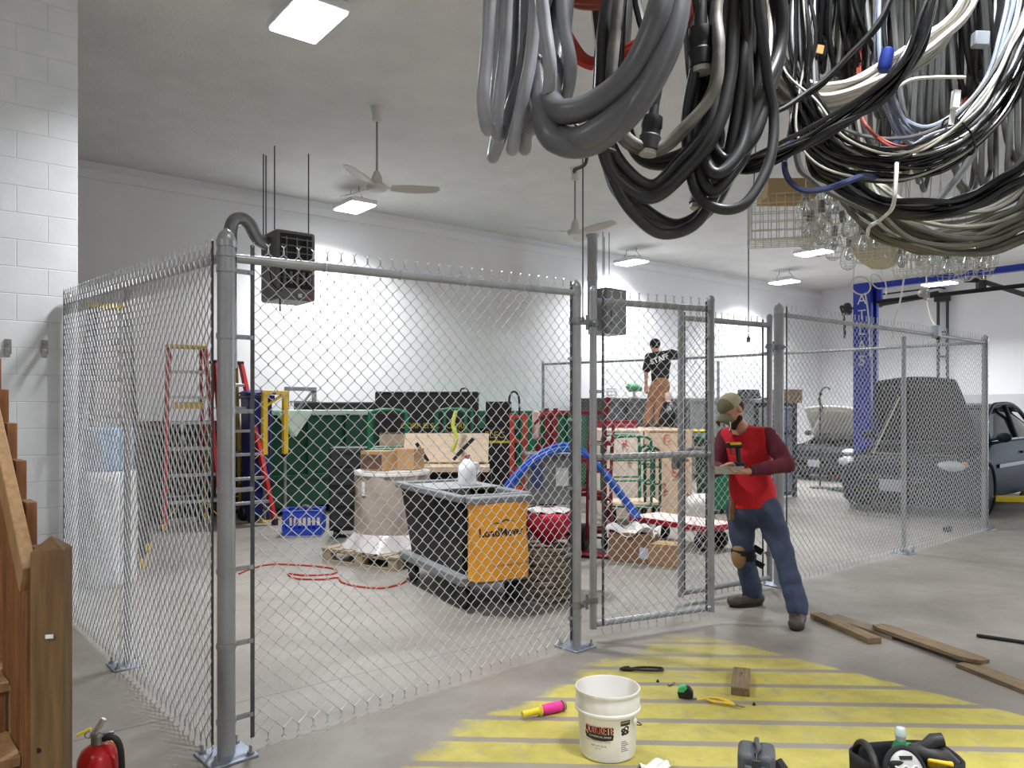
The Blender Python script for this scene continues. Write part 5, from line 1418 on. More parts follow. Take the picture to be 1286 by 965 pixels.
def bagf(u, v):
    x = .03+u*(w-.06); z = .255+v*.60; bul = .05+.085*math.sin(PI*u)**.5*(1-.35*v)+.012*math.sin(9*u+5*v)*(1-v)
    return Vector((x+.012*math.sin(7*v), -.045-bul, z))
bag.grid(bagf, 26, 26); n0 = len(bag.v)
bag.grid(lambda u, v: Vector((.03+u*(w-.06), -.04, .255+v*.60)), 26, 26)
nn = 27
for k in range(26):
    bag.f += [(k*nn, (k+1)*nn, n0+(k+1)*nn, n0+k*nn), (k*nn+26, n0+k*nn+26, n0+(k+1)*nn+26, (k+1)*nn+26), (k, n0+k, n0+k+1, k+1), (26*nn+k, 26*nn+k+1, n0+26*nn+k+1, n0+26*nn+k)]
bg = bag.build('bag', mat('bag_yellow_orange', (248, 168, 34), .5, var=.08, scale=4, bump=.35, bscale=9), t)
MB().box((w/2, -.09, .868), (w-.02, .13, .05)).build('bag_bracket', M_tg, t, bevel=.01)
vs, fs = text_mesh('LoadMover', .090, 0.0, bold=.002)
M_ink = mat('dark_brown_print', (52, 34, 18), .7)
mb = MB(); out = []
for v in vs:
    u = (.5+v.x*.93/(w-.06)); p = bagf(u, (.62+v.y-.255)/.60); out.append(p+Vector((0, -.004, 0)))
mb.add(out, fs); o = mb.build('lettering', M_ink, bg, smooth=False, fix=False)
pk = [(-.12, .062), (-.06, .085), (-.03, .080), (.03, .108), (.07, .092), (.13, .082), (.07, .084), (.03, .098), (-.03, .071), (-.06, .076)]
mb = MB(); mb.add([bagf(.5+x*.93/(w-.06), (.615+z-.255)/.60)+Vector((0, -.004, 0)) for x, z in pk], [tuple(range(len(pk)))])
mb.build('peak_mark', M_ink, bg, smooth=False, fix=False)
MB().tube([bagf(u/10, .19)+Vector((0, -.005, 0)) for u in range(3, 11)], .004, 5).build('cord', M_card, bg)
jp = NT+tx*.34+ty*.62+Vector((0, 0, .913))
t = thing('plastic_jug', 'white plastic jug standing on the grey tray of the tilt truck', 'jug', jp, .3)
MB().lathe([(.072, 0), (.078, .012), (.078, .13), (.07, .17), (.034, .215), (.024, .225), (.024, .245)], 20).build('body', mat('jug_white', (236, 236, 240), .35), t)
MB().tube(catmull([(.055, 0, .185), (.095, 0, .18), (.10, 0, .12), (.078, 0, .09)], 6), .012, 8).build('handle', mat('jug_white', (236, 236, 240), .35), t)
MB().lathe([(.026, .235), (.027, .262), (.0, .264)], 16).build('cap', mat('jug_cap', (160, 90, 90), .4), t)
# blue basket
t = thing('plastic_crate', 'blue slotted plastic crate on the floor in front of the dark green dumpster', 'crate', ray(379, 9.55)+Vector((0, .12, 0)), .1)
w, d, h = .46, .34, .30
def wall(mb, a, b, z0, z1, th, slots):
    a = Vector(a); b = Vector(b); dr = (b-a).normalized(); Lw = (b-a).length
    up = (0, 0, 1)
    mb.beam(a+Vector((0, 0, z0+.03)), b+Vector((0, 0, z0+.03)), .06, th) if False else None
    for z, hh_ in ((z0+.035, .07), (z1-.04, .08)):
        mb.beam(a+Vector((0, 0, z)), b+Vector((0, 0, z)), th, hh_)
    for k in range(slots+1):
        p = a+dr*Lw*k/slots; mb.beam(p+Vector((0, 0, z0+.05)), p+Vector((0, 0, z1-.06)), .028, th, up=(dr.x, dr.y, 0))
    return mb
c4 = [(-w/2, -d/2, 0), (w/2, -d/2, 0), (w/2, d/2, 0), (-w/2, d/2, 0)]
for k in range(4): wall(MB(), c4[k], c4[(k+1) % 4], 0, h, .012, 8 if k % 2 == 0 else 6).build('side', M_blue, t)
MB().box((0, 0, .008), (w, d, .014)).build('bottom', M_blue, t)
ring(MB(), -w/2, w/2, -d/2, d/2, h, .035, .02).build('rim', M_blue, t, bevel=.004)
MB().tube(catmull([(-.1, 0, .1), (-.05, .05, .3), (.05, -.03, .34), (.14, 0, .2)], 6), .02, 8).build('contents', mat('grey_cloth', (120, 120, 124), .8), t)
# red air hose on the floor
gp = [(300, 722), (320, 714), (345, 710), (390, 712), (420, 716), (418, 722), (385, 724), (362, 722), (372, 728), (405, 729), (424, 727), (430, 733), (450, 738), (480, 740), (505, 734), (512, 728)]
P = [ground(*p)+Vector((0, 0, .009)) for p in gp]
t = thing('air_hose', 'thin red hose snaking over the floor inside the cage', 'hose', P[0])
MB().tube(catmull(P, 8), .0085, 8).build('hose', mat('hose_red', (176, 56, 40), .5), t, world=True)
# rope coil drum with crimson bag
t = thing('cable_coil_stack', 'round stack of brown coiled cable under the crimson bag', 'cable coil', (.27, 6.38, 0))
pts = []
for k in range(26*14):
    a = 2*PI*k/26; r = .235+.02*math.sin(k*.37)+.012*math.sin(k*1.7); pts.append((r*math.cos(a), r*math.sin(a), .018+.030*(k/26)+.004*math.sin(k*.9)))
MB().tube(pts, .0165, 7).build('coil', cab('brown_cable', (128, 112, 92), .6), t)
t = thing('cloth_bag', 'crimson bag on top of the brown coil stack, beside the gate post', 'bag', (.30, 6.35, .44))
def bf(u, v):
    a = 2*PI*u; k = math.sin(PI*min(.5, v*.62+.02)) if v < .75 else 1-.25*((v-.75)/.25)**2
    r = (.225+.012*math.sin(6*a+4*v)+.01*math.sin(11*a-6*v))*k*(1 if v < .9 else 1-.8*((v-.9)/.1)**2)
    dz = .05*max(0, math.cos(a+.9))*(1-v)
    return Vector((r*math.cos(a), r*math.sin(a)*.9, -.0+.30*v-dz*.0))
MB().grid(bf, 40, 20, True).build('bag', mat('crimson_cloth', (190, 20, 60), .6, var=.08, scale=5, bump=.5, bscale=14), t)
MB().grid(lambda u, v: Vector(((.06+.13*v)*math.cos(2*PI*u), (.05+.11*v)*math.sin(2*PI*u), .318-.03*v*v+.008*math.sin(9*u*2*PI)*v)), 36, 6, True).build('plastic_cover', mat('loose_film', (206, 200, 198), .2), t)
t = thing('wire_tangle', 'tangled grey wire heap between the yellow bag and the coil stack', 'wire', (.06, 6.75, 0))
rnd = random.Random(5); pts = [Vector((rnd.gauss(0, .09), rnd.gauss(0, .09), .06+abs(rnd.gauss(.3, .2)))) for _ in range(46)]
for p in pts: p.x = max(-.15, min(.15, p.x)); p.y = max(-.15, min(.15, p.y)); p.z = min(.68, p.z)
pts[0].z = .012; pts[20].z = .012
MB().tube(catmull(pts, 6), .011, 6).build('wire', cab('grey_brown_wire', (120, 112, 104), .5), t)

# blue conduit bundle bent in an arch
t = thing('conduit_bundle', 'arched bundle of bright blue pipes in front of the red carts', 'pipe bundle', ray(715, 7.9, 0))
for k in range(5):
    o_ = (k % 3)*4-4; dd = 7.95-.03*k
    P = [at(600+o_, 694, dd+.1), at(622+o_, 640, dd), at(645+o_, 603+o_*.4, dd), at(672, 577+o_*1.1, dd-.02), at(702, 563+o_*1.1, dd-.03), at(728, 566+o_*1.1, dd), at(752+o_*.8, 586, dd+.05), at(776+o_, 616, dd+.1), at(800+o_, 652-k, dd+.2)]
    MB().tube(catmull(P, 7), .0145, 10).build('pipe', mat('pipe_blue', (52, 108, 214), .35, var=.08), t, world=True)
# red cage trolley, orange red frame, grey power unit
t = thing('cage_trolley', 'dark red tube trolley behind the gate post', 'trolley', ray(722, 8.75), .15, 'red trolleys')
w, d, h = .56, .5, 1.58
for sx in (-1, 1):
    for sy in (-1, 1):
        MB().box((sx*w/2, sy*d/2, .12+h/2-.06), (.045, .045, h-.12)).build('post', M_dred, t, bevel=.005)
        MB().lathe([(.02, -.02), (.075, -.02), (.08, 0), (.075, .02), (.02, .02)], 16, c=(sx*w/2, sy*d/2, .08), R=roty(PI/2)).build('wheel', M_black, t)
for z in (.2, .62, 1.0, 1.53):
    for sy in (-1, 1): MB().box((0, sy*d/2, z), (w, .035, .04)).build('rail', M_dred, t)
    for sx in (-1, 1): MB().box((sx*w/2, 0, z), (.035, d, .04)).build('rail', M_dred, t)
MB().box((0, 0, .22), (w-.03, d-.03, .02)).build('shelf', M_dred, t)
MB().tube([(-w/2-.02, -d/2, 1.53), (-w/2-.16, -d/2-.05, 1.50), (-w/2-.26, -d/2-.05, 1.40)], .022, 8).build('handle', M_dred, t)
MB().tube([(w/2+.01, -d/2-.02, 1.5), (w/2+.03, -d/2-.05, 1.70)], .03, 8).build('stake', M_dred, t)
t = thing('rung_frame', 'orange red upright frame with rungs, right of the grey tilt truck', 'steel frame', ray(651, 8.9), .1)
for x in (-.075, .075): MB().box((x, 0, .76), (.05, .06, 1.52)).build('post', M_orred, t, bevel=.005)
for z in (.12, .5, .88, 1.2, 1.48): MB().box((0, 0, z), (.12, .03, .035)).build('rung', M_orred, t)
for x in (-.075, .075): MB().box((x, 0, .015), (.09, .3, .03)).build('foot', M_orred, t)
MB().ell((.0, -.05, .62), (.07, .06, .07)).build('knob', mat('tool_red', (176, 44, 34), .45), t)
t = thing('rung_frame', 'red upright frame with white padding beside the gate post', 'steel frame', ray(683, 9.1), -.1)
for x in (-.07, .09): MB().box((x, 0, .78), (.055, .06, 1.54)).build('post', M_dred, t, bevel=.005)
MB().box((-.09, -.05, 1.38), (.09, .05, .34), rotz(.2)).build('padding', mat('padding_white', (214, 196, 180), .8, var=.1), t, bevel=.02)
for z in (.12, .6, 1.1, 1.52): MB().box((.01, 0, z), (.16, .03, .04)).build('rung', M_dred, t)
for x in (-.07, .09): MB().box((x, 0, .015), (.09, .3, .03)).build('foot', M_dred, t)
t = thing('power_unit', 'grey boxed machine with white label and black engine, under the blue pipes', 'machine', ray(692, 8.15), .05)
MB().box((0, .05, .82), (.52, .42, .50)).build('cabinet', M_steelgrey, t, bevel=.012)
MB().box((0, .05, 1.085), (.56, .46, .04)).build('lid', mat('lid_grey', (104, 108, 116), .4), t, bevel=.008)
MB().box((.1, -.163, .86), (.13, .008, .19)).build('label', mat('label_white', (230, 230, 230), .5), t)
MB().box((-.16, -.163, .86), (.12, .008, .24)).build('blue_panel', mat('panel_blue', (70, 84, 130), .5), t)
for (x, y, z, r_) in ((-.16, -.1, .42, .12), (.1, -.12, .38, .10), (-.02, .1, .42, .13)):
    MB().lathe([(.03, -.12), (r_, -.11), (r_, .09), (r_*.6, .12), (.03, .13)], 18, c=(x, y, z), R=rotx(.35)).build('engine_cylinder', M_black, t)
mb = MB(); mb.box((0, 0, .24), (.56, .5, .04)); mb.build('base_tray', M_dred, t, bevel=.005)
for sx in (-1, 1):
    for sy in (-1, 1): MB().lathe([(.02, -.03), (.10, -.03), (.11, 0), (.10, .03), (.02, .03)], 16, c=(sx*.24, sy*.22, .11), R=roty(PI/2)).build('wheel', M_black, t)
    MB().box((sx*.27, 0, .42), (.02, .4, .34)).build('side_guard', M_dred, t)
MB().box((.14, -.27, .40), (.16, .06, .10)).build('tag_plate', mat('tag_cream', (206, 184, 140), .6), t, bevel=.005)
t = thing('hand_truck', 'dark red hand truck with big black wheels right of the gate post', 'hand truck', ray(752, 8.3), -.35)
for x in (-.13, .13): MB().tube([(x, 0, .14), (x, .03, .9), (x, .16, 1.45)], .018, 8).build('rail', M_dred, t)
for z in (.3, .6, .9, 1.2): MB().box((0, .02+.0*z, z), (.26, .025, .05)).build('cross_bar', M_dred, t)
MB().box((0, -.14, .02), (.36, .28, .012)).build('toe_plate', M_dred, t)
for x in (-.2, .2): MB().lathe([(.03, -.04), (.05, -.03), (.13, -.04), (.15, -.02), (.15, .02), (.13, .04), (.05, .03), (.03, .04)], 22, c=(x, .12, .152), R=roty(PI/2)).build('wheel', M_black, t)
MB().cyl((-.2, .12, .152), (.2, .12, .152), .012).build('axle', M_black, t)
# boxes on the floor behind the gate
b = make_box('cardboard box topped with crumpled white paper, on the floor behind the gate', ray(796, 7.95), math.radians(-28), (.44, .32, .30), M_card2)
rnd = random.Random(3)
MB().grid(lambda u, v: Vector(((u-.5)*.5, (v-.5)*.36, .315+.035*math.sin(9*u+4*v)+.03*math.sin(13*v-5*u)+.02*math.sin(23*u*v))), 20, 16).build('paper', mat('white_paper', (232, 230, 226), .8), b, thick=.004)
MB().box((.165, -.1625, .11), (.10, .003, .11)).build('label', mat('label_lilac', (206, 204, 226), .6), b)
b = make_box('smaller cardboard box in front, right of the paper-topped one', ray(836, 7.72), math.radians(-25), (.30, .24, .22), M_card)
MB().box((.151, .02, .12), (.003, .16, .07)).build('label', mat('label_white', (230, 230, 230), .5), b)
# flatbed cart
FA = math.atan2(-W.y, -W.x); NF = Vector((2.14, 8.3, 0))
t = thing('flatbed_cart', 'low flatbed cart with pinkish deck and red edges, behind the gate leaf', 'cart', NF-Vector((math.cos(FA), math.sin(FA), 0))*.56+U*.22, FA)
MB().box((0, 0, .285), (1.12, .50, .02)).build('deck', mat('deck_pinkish', (224, 196, 190), .6, var=.06), t)
ring(MB(), -.56, .56, -.25, .25, .262, .035, .062).build('edge', mat('flatbed_red', (170, 24, 44), .42, var=.1), t, bevel=.006)
for x in (-.42, .42):
    for y in (-.16, .16):
        MB().lathe([(.03, -.03), (.085, -.032), (.10, -.02), (.10, .02), (.085, .032), (.03, .03)], 20, c=(x, y, .10), R=rotx(PI/2)).build('wheel', M_black, t)
        MB().box((x, y, .215), (.08, .09, .04)).build('caster_plate', M_steelgrey, t)
# panel crates
M_osb = mat('strand_board', (206, 178, 150), .8, var=.12, scale=26, detail=5, bump=.3, bscale=40)
M_osb2 = mat('strand_board_pale', (222, 206, 190), .8, var=.10, scale=26, detail=5, bump=.3, bscale=40)
M_spray = mat('red_spray', (190, 70, 56), .8)
def make_panel_crate(label, x0, x1, y0, y1, h, m, marks):
    t = thing('panel_crate', label, 'crate', ((x0+x1)/2, y0, 0), 0, 'strand board crates'); w = x1-x0; d = y1-y0
    MB().box((0, d/2, h/2+.0), (w, d, h)).build('box', m, t, bevel=.004)
    for x in (-w/2+.04, w/2-.04): MB().box((x, -.008, h/2), (.07, .014, h-.02)).build('batten', m, t)
    MB().box((0, d/2, h-.01), (w+.02, d+.02, .025)).build('lid', m, t, bevel=.003)
    for (s, x, z, sz, sl) in marks:
        text_on(s, sz, (x, -.018, z), (1, 0, sl), (-sl, 0, 1), M_spray, t, world=False)
    return t
make_panel_crate('pale strand board crate with faint red marks, behind the green cart', 1.31, 1.94, 11.3, 13.0, 1.26, M_osb2, [('R', .05, 1.05, .16, .2), ('Z', .12, .8, .12, -.1)])
make_panel_crate('tan strand board crate with red spray letters under the standing man', 1.95, 2.66, 11.3, 13.25, 1.26, M_osb, [('C', -.02, 1.13, .16, .1), ('E', -.16, .92, .16, -.2), ('S', .1, .62, .2, .1), ('2', -.05, .4, .2, .3), ('R', .2, .28, .16, 0)])
t = thing('red_pipe_bundle', 'dark red steel bars lying on the pale crate by the boots of the man', 'steel bars', (1.66, 12.2, 1.273))
for k, (y, z) in enumerate(((-.2, .03), (-.08, .03), (.04, .03), (-.12, .09))):
    MB().box((0, y, z), (.62, .06, .055), rotz(.05*(k-1))).build('bar', M_dred, t, bevel=.005)
MB().box((-.2, -.28, .07), (.03, .02, .13)).build('white_tag', mat('label_white', (230, 230, 230), .5), t)
t = thing('sack_stand_in', 'black sack shape with pale top, standing in for an unclear figure, beside the boots of the man', 'sack', (2.60, 12.72, 1.273))  # sack shape stands in for an unclear black figure with pale top
def sk(u, v):
    a = 2*PI*u; r = .15*math.sin(PI*min(1, .18+.75*v))*(1+.06*math.sin(7*a+5*v)); return Vector((r*math.cos(a), r*math.sin(a), .42*v))
MB().grid(sk, 28, 16, True).build('sack', mat('sack_black', (24, 24, 28), .3, bump=.6, bscale=20), t)
MB().lathe([(.05, .42), (.04, .44), (.065, .49), (.06, .55), (.02, .58), (0, .585)], 14).build('neck', mat('sack_pale', (222, 190, 186), .6), t)
# small machines on the skips
t = thing('bench_machine', 'green bench machine on a pale stand, on the dark skip by the man', 'machine', at(800, 503, 15.4)+Vector((0, .35, 0)), .2)
t.location.z = 1.79
MB().lathe([(.11, 0), (.11, .02), (.03, .04), (.03, .16)], 16).build('stand', mat('pale_steel', (190, 192, 190), .4, .4), t)
MB().tube([(-.15, 0, .2), (-.12, 0, .22), (.08, 0, .22), (.13, 0, .2)], [.06, .09, .08, .05], 16).build('head', mat('machine_green', (70, 160, 100), .45), t)
MB().cyl((.13, 0, .19), (.15, -.02, .19), .045, n=14).build('chuck', M_black, t)
t = thing('wire_jar', 'small round wire rack standing on the dark skip', 'rack', at(771, 502, 15.0)+Vector((0, .35, 0)), 0)
t.location.z = 1.79
mb = MB()
for z in (.005, .06, .13, .19): mb.torus((0, 0, z), .10, .006, None, 22, 6)
for k in range(8): mb.cyl((.1*math.cos(k*PI/4), .1*math.sin(k*PI/4), 0), (.1*math.cos(k*PI/4), .1*math.sin(k*PI/4), .19), .005, n=6)
mb.build('frame', M_guard, t, fix=False)
MB().lathe([(.0, .003), (.09, .003), (.09, .012)], 20).build('base', M_steelgrey, t)
t = thing('rope_coil', 'small coil of dark hose on the grey skip above the cap of the worker', 'hose coil', at(945, 498, 17.6)+Vector((0, .3, 0)), .3)
t.location.z = 1.81
for k in range(5): MB().torus((0, 0, .03+.04*k), .26-.01*k, .025, None, 26, 8).build('turn', M_black, t)
# green bins and white sack on the right of the crates
make_bin('dark green bin between the crates and the worker', ray(897, 11.6), .1, .46, .5, 1.2, M_mgreen)
make_bin('dark green bin hidden behind the shoulder of the worker', ray(944, 12.0), .05, .48, .5, 1.22, M_mgreen)
t = thing('paper_sack', 'white paper sack standing behind the flatbed cart', 'sack', ray(877, 9.9), .2)
MB().grid(lambda u, v: Vector(((.16+.02*math.sin(3*v))*math.copysign(abs(math.cos(2*PI*u))**.5, math.cos(2*PI*u)), .10*math.copysign(abs(math.sin(2*PI*u))**.5, math.sin(2*PI*u))*(1-.8*max(0, v-.8)/.2), .46*v+.02*math.sin(6*PI*u)*v)), 36, 12, True).build('sack', mat('sack_white', (226, 222, 214), .8, bump=.4, bscale=20), t)
t = thing('glove_pile', 'yellow work gloves lying on the lid of the green bin', 'gloves', ray(872, 11.55, 0)+Vector((.08, .1, 1.20)), .2)
for k, (x, y, a) in enumerate(((-.06, 0, .3), (.07, .03, -.6))):
    R = rotz(a); mb = MB(); mb.ell((x, y, .035), (.06, .085, .03), R, 14, 8)
    for j in range(4): mb.tube([Vector((x, y, .035))+R @ Vector((-.04+.027*j, .06, 0)), Vector((x, y, .03))+R @ Vector((-.05+.033*j, .14, 0))], [.016, .012], 8)
    mb.build('glove', M_yel, t)
# ================================================================== foreground
# ---- plastic pail with printed label
M_pail = mat('pail_white', (232, 230, 224), .42, col2=(168, 158, 140), scale=5, thresh=(.18, .50), var=.1, stretch=(1, 1, .35), detail=8)
t = thing('bucket', 'white plastic mortar pail with red lettering, standing on the yellow hatching', 'bucket', (.4375, 3.50, 0), 0)
prof = [(.116, .0), (.124, .006), (.1275, .02), (.131, .10), (.1345, .195), (.137, .203), (.150, .207), (.1505, .216), (.1455, .222), (.1465, .255), (.1435, .262), (.1445, .285), (.1475, .288), (.149, .296), (.1475, .302), (.1435, .302), (.1405, .296), (.139, .21), (.131, .195), (.124, .02), (.0, .012)]
MB().lathe(prof, 64, close=False).lathe([(0, .004), (.116, 0)], 64, close=False).build('shell', M_pail, t)
def rb(z): return .1275+(.1345-.1275)*(z-.02)/.175
def wrap(pts3, a0, z0, lift=.0008):
    """(x, y) of a flat print -> on the pail at angle a0 (from the viewer's side, to the right) and height z0"""
    out = []
    for v in pts3:
        z = z0+v.y; r = rb(z)+lift; a = a0+v.x/.131
        out.append(Vector((r*math.sin(a), -r*math.cos(a), z)))
    return out
def patch(x0, x1, y0, y1, a0, z0, m, nm, lift=.0006, bow=0.0):
    mb = MB(); n = 16
    mb.grid(lambda u, v: wrap([Vector((x0+(x1-x0)*u, y0+(y1-y0)*v+bow*math.sin(PI*u)*(1-v), 0))], a0, z0, lift)[0], n, 3)
    return mb.build(nm, m, t, fix=False)
def ptext(s, size, a0, z0, m, lift=.0012, sx=1.0, nm='lettering'):
    vs, fs = text_mesh(s, size, 0.0)
    fine = MB(); fine.add(wrap([Vector((v.x*sx, v.y, 0)) for v in vs], a0, z0, lift), fs)
    return fine.build(nm, m, t, smooth=False, fix=False)
M_lk = mat('label_black', (30, 28, 28), .5); M_lr = mat('label_red_print', (196, 40, 32), .5); M_lw = mat('label_paper', (236, 234, 230), .5); M_lg = mat('label_grey_print', (120, 118, 114), .5)
A1 = -.44
patch(-.068, .068, -.010, .034, A1, .128, M_lk, 'band', .0005)
ptext('QUIKRETE', .050, A1, .148, M_lw, .0011, .60)
ptext('QUIKRETE', .047, A1, .148, M_lr, .0017, .60)
patch(-.064, .066, -.010, .012, A1, .118, M_lk, 'band', .0007, -.006)
ptext('COMMERCIAL GRADE', .0105, A1+.05, .120, M_lw, .0013)
ptext('FASTSETTING', .013, A1+.12, .098, M_lg, .0012); ptext('CEMENT', .012, A1-.34, .099, M_lr, .0012)
ptext('NET WT 20 LB', .011, A1, .078, M_lk, .0012); ptext('9.07 KG', .008, A1-.02, .066, M_lg, .0012)
A2 = .50
patch(-.027, .027, -.105, .075, A2, .118, M_lw, 'side_label', .0005)
patch(-.024, .026, .050, .072, A2, .118, M_lk, 'side_band', .0009)
ptext('QUIKRETE', .010, A2, .182, M_lw, .0014, .9)
mb = MB()
for (x, y, r) in ((-.010, .020, .012), (.006, .026, .014), (.002, .010, .013), (-.012, .004, .008), (.012, .008, .009)):
    mb.add(wrap([Vector((x+r*math.cos(k*PI/8), y+r*.9*math.sin(k*PI/8), 0)) for k in range(16)], A2, .128, .0009+.0002*r*10), [tuple(range(16))])
mb.build('label_picture', M_lk, t, smooth=False, fix=False)
for k in range(6):
    patch(-.02, .004+.016*((k*7) % 3)/2, -.0018, .0018, A2, .098-.0085*k, M_lg, 'small_print', .0010)
for s in (-1, 1):
    a = .9 if s > 0 else -2.24
    MB().lathe([(.0, .012), (.012, .010), (.013, .0)], 12, c=(.138*math.sin(a), -.138*math.cos(a), .176), R=rotz(a) @ rotx(PI/2)).build('handle_ear', M_pail, t)
ea = Vector((.150*math.sin(.9), -.150*math.cos(.9), .176)); eb = Vector((.150*math.sin(-2.24), -.150*math.cos(-2.24), .176))
side = Vector((math.cos(.9)*.9, math.sin(.9)*.9, 0))
pts = []
for k in range(21):
    th = PI*k/20; c = (ea+eb)/2; h = (ea-eb)/2
    pts.append(c+h*math.cos(th)*1.03+side*.165*math.sin(th)+Vector((0, 0, -.085*math.sin(th))))
MB().tube(pts, .0028, 6).build('bail_handle', M_rod, t)

def at_floor(name, label, cat, px, py, rz=0.0, group=None):
    return thing(name, label, cat, ground(px, py), rz, group)
# ---- line reel, pink string on a yellow handle
a, b = ground(656, 905), ground(718, 891); d = (b-a); ang = math.atan2(d.y, d.x); L = d.length
t = thing('line_reel', 'yellow-handled reel wound with bright pink line, left of the pail', 'reel', a, ang)
M_ryel = mat('reel_yellow', (226, 206, 50), .45); M_pink = mat('pink_line', (226, 52, 150), .6, var=.15, scale=120, stretch=(6, 1, 1))
X90 = roty(PI/2)
MB().lathe([(0, 0), (.014, .0), (.017, .01), (.0155, .05), (.017, .085), (.022, .095), (.030, .10), (.030, .106), (.012, .108)], 20, c=(0, 0, .03), R=X90).build('handle', M_ryel, t)
MB().lathe([(.012, .106), (.023, .11), (.026, .15), (.0265, .19), (.026, .225), (.022, .232), (.012, .235)], 24, c=(0, 0, .03), R=X90).build('line', M_pink, t)
MB().lathe([(.012, .235), (.027, .236), (.028, .250), (.016, .252), (.015, .246), (.0, .246)], 20, c=(0, 0, .03), R=X90).build('end_cap', mat('reel_cap', (150, 120, 110), .5), t)
# ---- pliers
t = at_floor('pliers', 'black long-handled pliers lying on the hatching behind the pail', 'pliers', 805, 843, -.05)
M_tool = mat('dark_tool_steel', (48, 46, 46), .4, .6)
MB().tube([(-.125, .0, .012), (-.10, .006, .013), (-.07, .008, .013), (-.05, .004, .013)], [.006, .012, .014, .011], 8).tube([(-.128, -.008, .012), (-.10, -.006, .012), (-.07, -.008, .012), (-.05, -.004, .012)], [.006, .011, .013, .011], 8).build('jaw', M_tool, t)
MB().cyl((-.06, 0, .0), (-.06, 0, .028), .011, n=12).build('pivot', M_bolt, t)
MB().tube(catmull([(-.055, .004, .012), (-.01, .026, .012), (.06, .030, .012), (.12, .024, .012), (.128, .012, .012)], 6), .0075, 8).build('handle', M_black, t)
MB().tube(catmull([(-.055, -.004, .012), (-.01, -.020, .012), (.06, -.024, .012), (.118, -.018, .012), (.130, .004, .012)], 6), .0075, 8).build('handle', M_black, t)
# ---- tape measure
t = at_floor('tape_measure', 'green and black tape measure lying on the yellow hatching', 'tape measure', 861, 877, -.3)
MB().prism([(-.036, .0), (.030, .0), (.040, .012), (.040, .035), (.022, .060), (-.010, .066), (-.034, .055), (-.042, .030)], (0, 0, .002), (1, 0, 0), (0, 0, 1), (0, .045, 0)).build('case', M_black, t, bevel=.006)
MB().prism([(-.036, .030), (-.008, .030), (.016, .058), (-.010, .069), (-.034, .059), (-.043, .034)], (0, 0, .002), (1, 0, 0), (0, 0, 1), (0, .047, 0)).build('top_shell', mat('tape_green', (60, 190, 110), .35), t, bevel=.006)
MB().box((.046, 0, .006), (.022, .02, .003)).box((.056, 0, .004), (.002, .02, .012)).build('hook', M_zinc, t)
# ---- small things
t = at_floor('driver_bit', 'small steel driver socket standing out behind the tape measure', 'bit', 843, 861, .7)
MB().lathe([(.006, -.028), (.008, -.026), (.008, .0), (.005, .004), (.005, .028), (.003, .03)], 12, c=(0, 0, .0085), R=X90).build('socket', M_zinc, t)
for (px, py, lab) in ((947, 886, 'tiny dark bolt on the hatching right of the yellow snips'), (826, 857, 'tiny dark nut on the hatching behind the pail')):
    t = at_floor('bolt', lab, 'bolt', px, py, .4)
    MB().cyl((0, 0, 0), (0, 0, .007), .009, n=6).cyl((0, 0, .007), (0, 0, .014), .005, n=8).build('bolt', M_tool, t)
t = at_floor('snips', 'yellow-handled snips lying in front of the wood block', 'snips', 906, 885, -.62)
M_sy = mat('snips_yellow', (232, 196, 66), .45)
MB().tube(catmull([(-.075, .012, .014), (-.03, .020, .02), (.03, .010, .018), (.075, .0, .012)], 6), [.008]*8+[.010]*8+[.007]*3, 8).build('handle', M_sy, t)
MB().tube(catmull([(-.075, -.010, .012), (-.03, -.022, .014), (.03, -.008, .016), (.072, .0, .014)], 6), .007, 8).build('handle', M_sy, t)
MB().tube([(-.075, .008, .014), (-.095, -.015, .012), (-.115, -.045, .010)], .004, 6).build('clip', M_sy, t)
MB().prism([(0, -.008), (.055, -.002), (.055, .002), (0, .008)], (.07, 0, .013), (1, 0, 0), (0, 1, 0), (0, 0, .006)).build('blade', M_zinc, t)
M_wood = mat('brown_board', (142, 120, 90), .7, col2=(104, 86, 62), scale=7, stretch=(1, 12, 12), var=.1)
M_woodg = mat('weathered_board', (136, 122, 100), .8, col2=(104, 92, 76), scale=6, stretch=(1, 12, 12), var=.1)
def board(label, a, b, w, h, z=0.0, m=M_wood, name='wooden_board', clip=False, cat='board'):
    a = Vector(a); b = Vector(b); d = b-a; ang = math.atan2(d.y, d.x); L = d.length
    t = thing(name, label, cat, (a.x, a.y, z), ang)
    if clip: mb = MB().prism([(0, w*.18), (.06, 0), (L-.09, 0), (L, w*.4), (L, w*.9), (L-.05, w), (.05, w), (0, w*.8)], (0, 0, h/2), (1, 0, 0), (0, 1, 0), (0, 0, h))
    else: mb = MB().box((L/2, w/2, h/2), (L, w, h))
    mb.build('board', m, t, bevel=.003)
    return t
t = board('short wooden block lying on the yellow hatching', ground(918, 873), ground(921, 847)+Vector((.0, .0, 0)), -.098, .045, name='wood_block', cat='wood block')
for k in range(2): MB().cyl((.2+.04*k, -.05, .045), (.2+.04*k, -.05, .052), .006, n=8).build('nail_head', M_zinc, t)
board('thick timber lying by the front boot of the worker', ground(1017, 777), ground(1091, 810), .10, .042)
board('weathered plank half under the clipped plank, right of the timber', ground(1036, 777), ground(1120, 804), .13, .020, m=M_woodg)
board('long plank with clipped corners lying across two others', ground(1092, 794), ground(1224, 842), .135, .026, z=.026, clip=True)
board('plank end running out of the frame at the right edge', ground(1200, 838), ground(1330, 890), .13, .024, m=M_wood)
a, b = ground(1229, 801), ground(1310, 813)
t = thing('steel_rod', 'black steel rod lying on the floor at the right edge', 'rod', (a.x, a.y, .013), math.atan2((b-a).y, (b-a).x))
MB().cyl((0, 0, 0), ((b-a).length, 0, 0), .0125, n=12).build('rod', M_black, t)
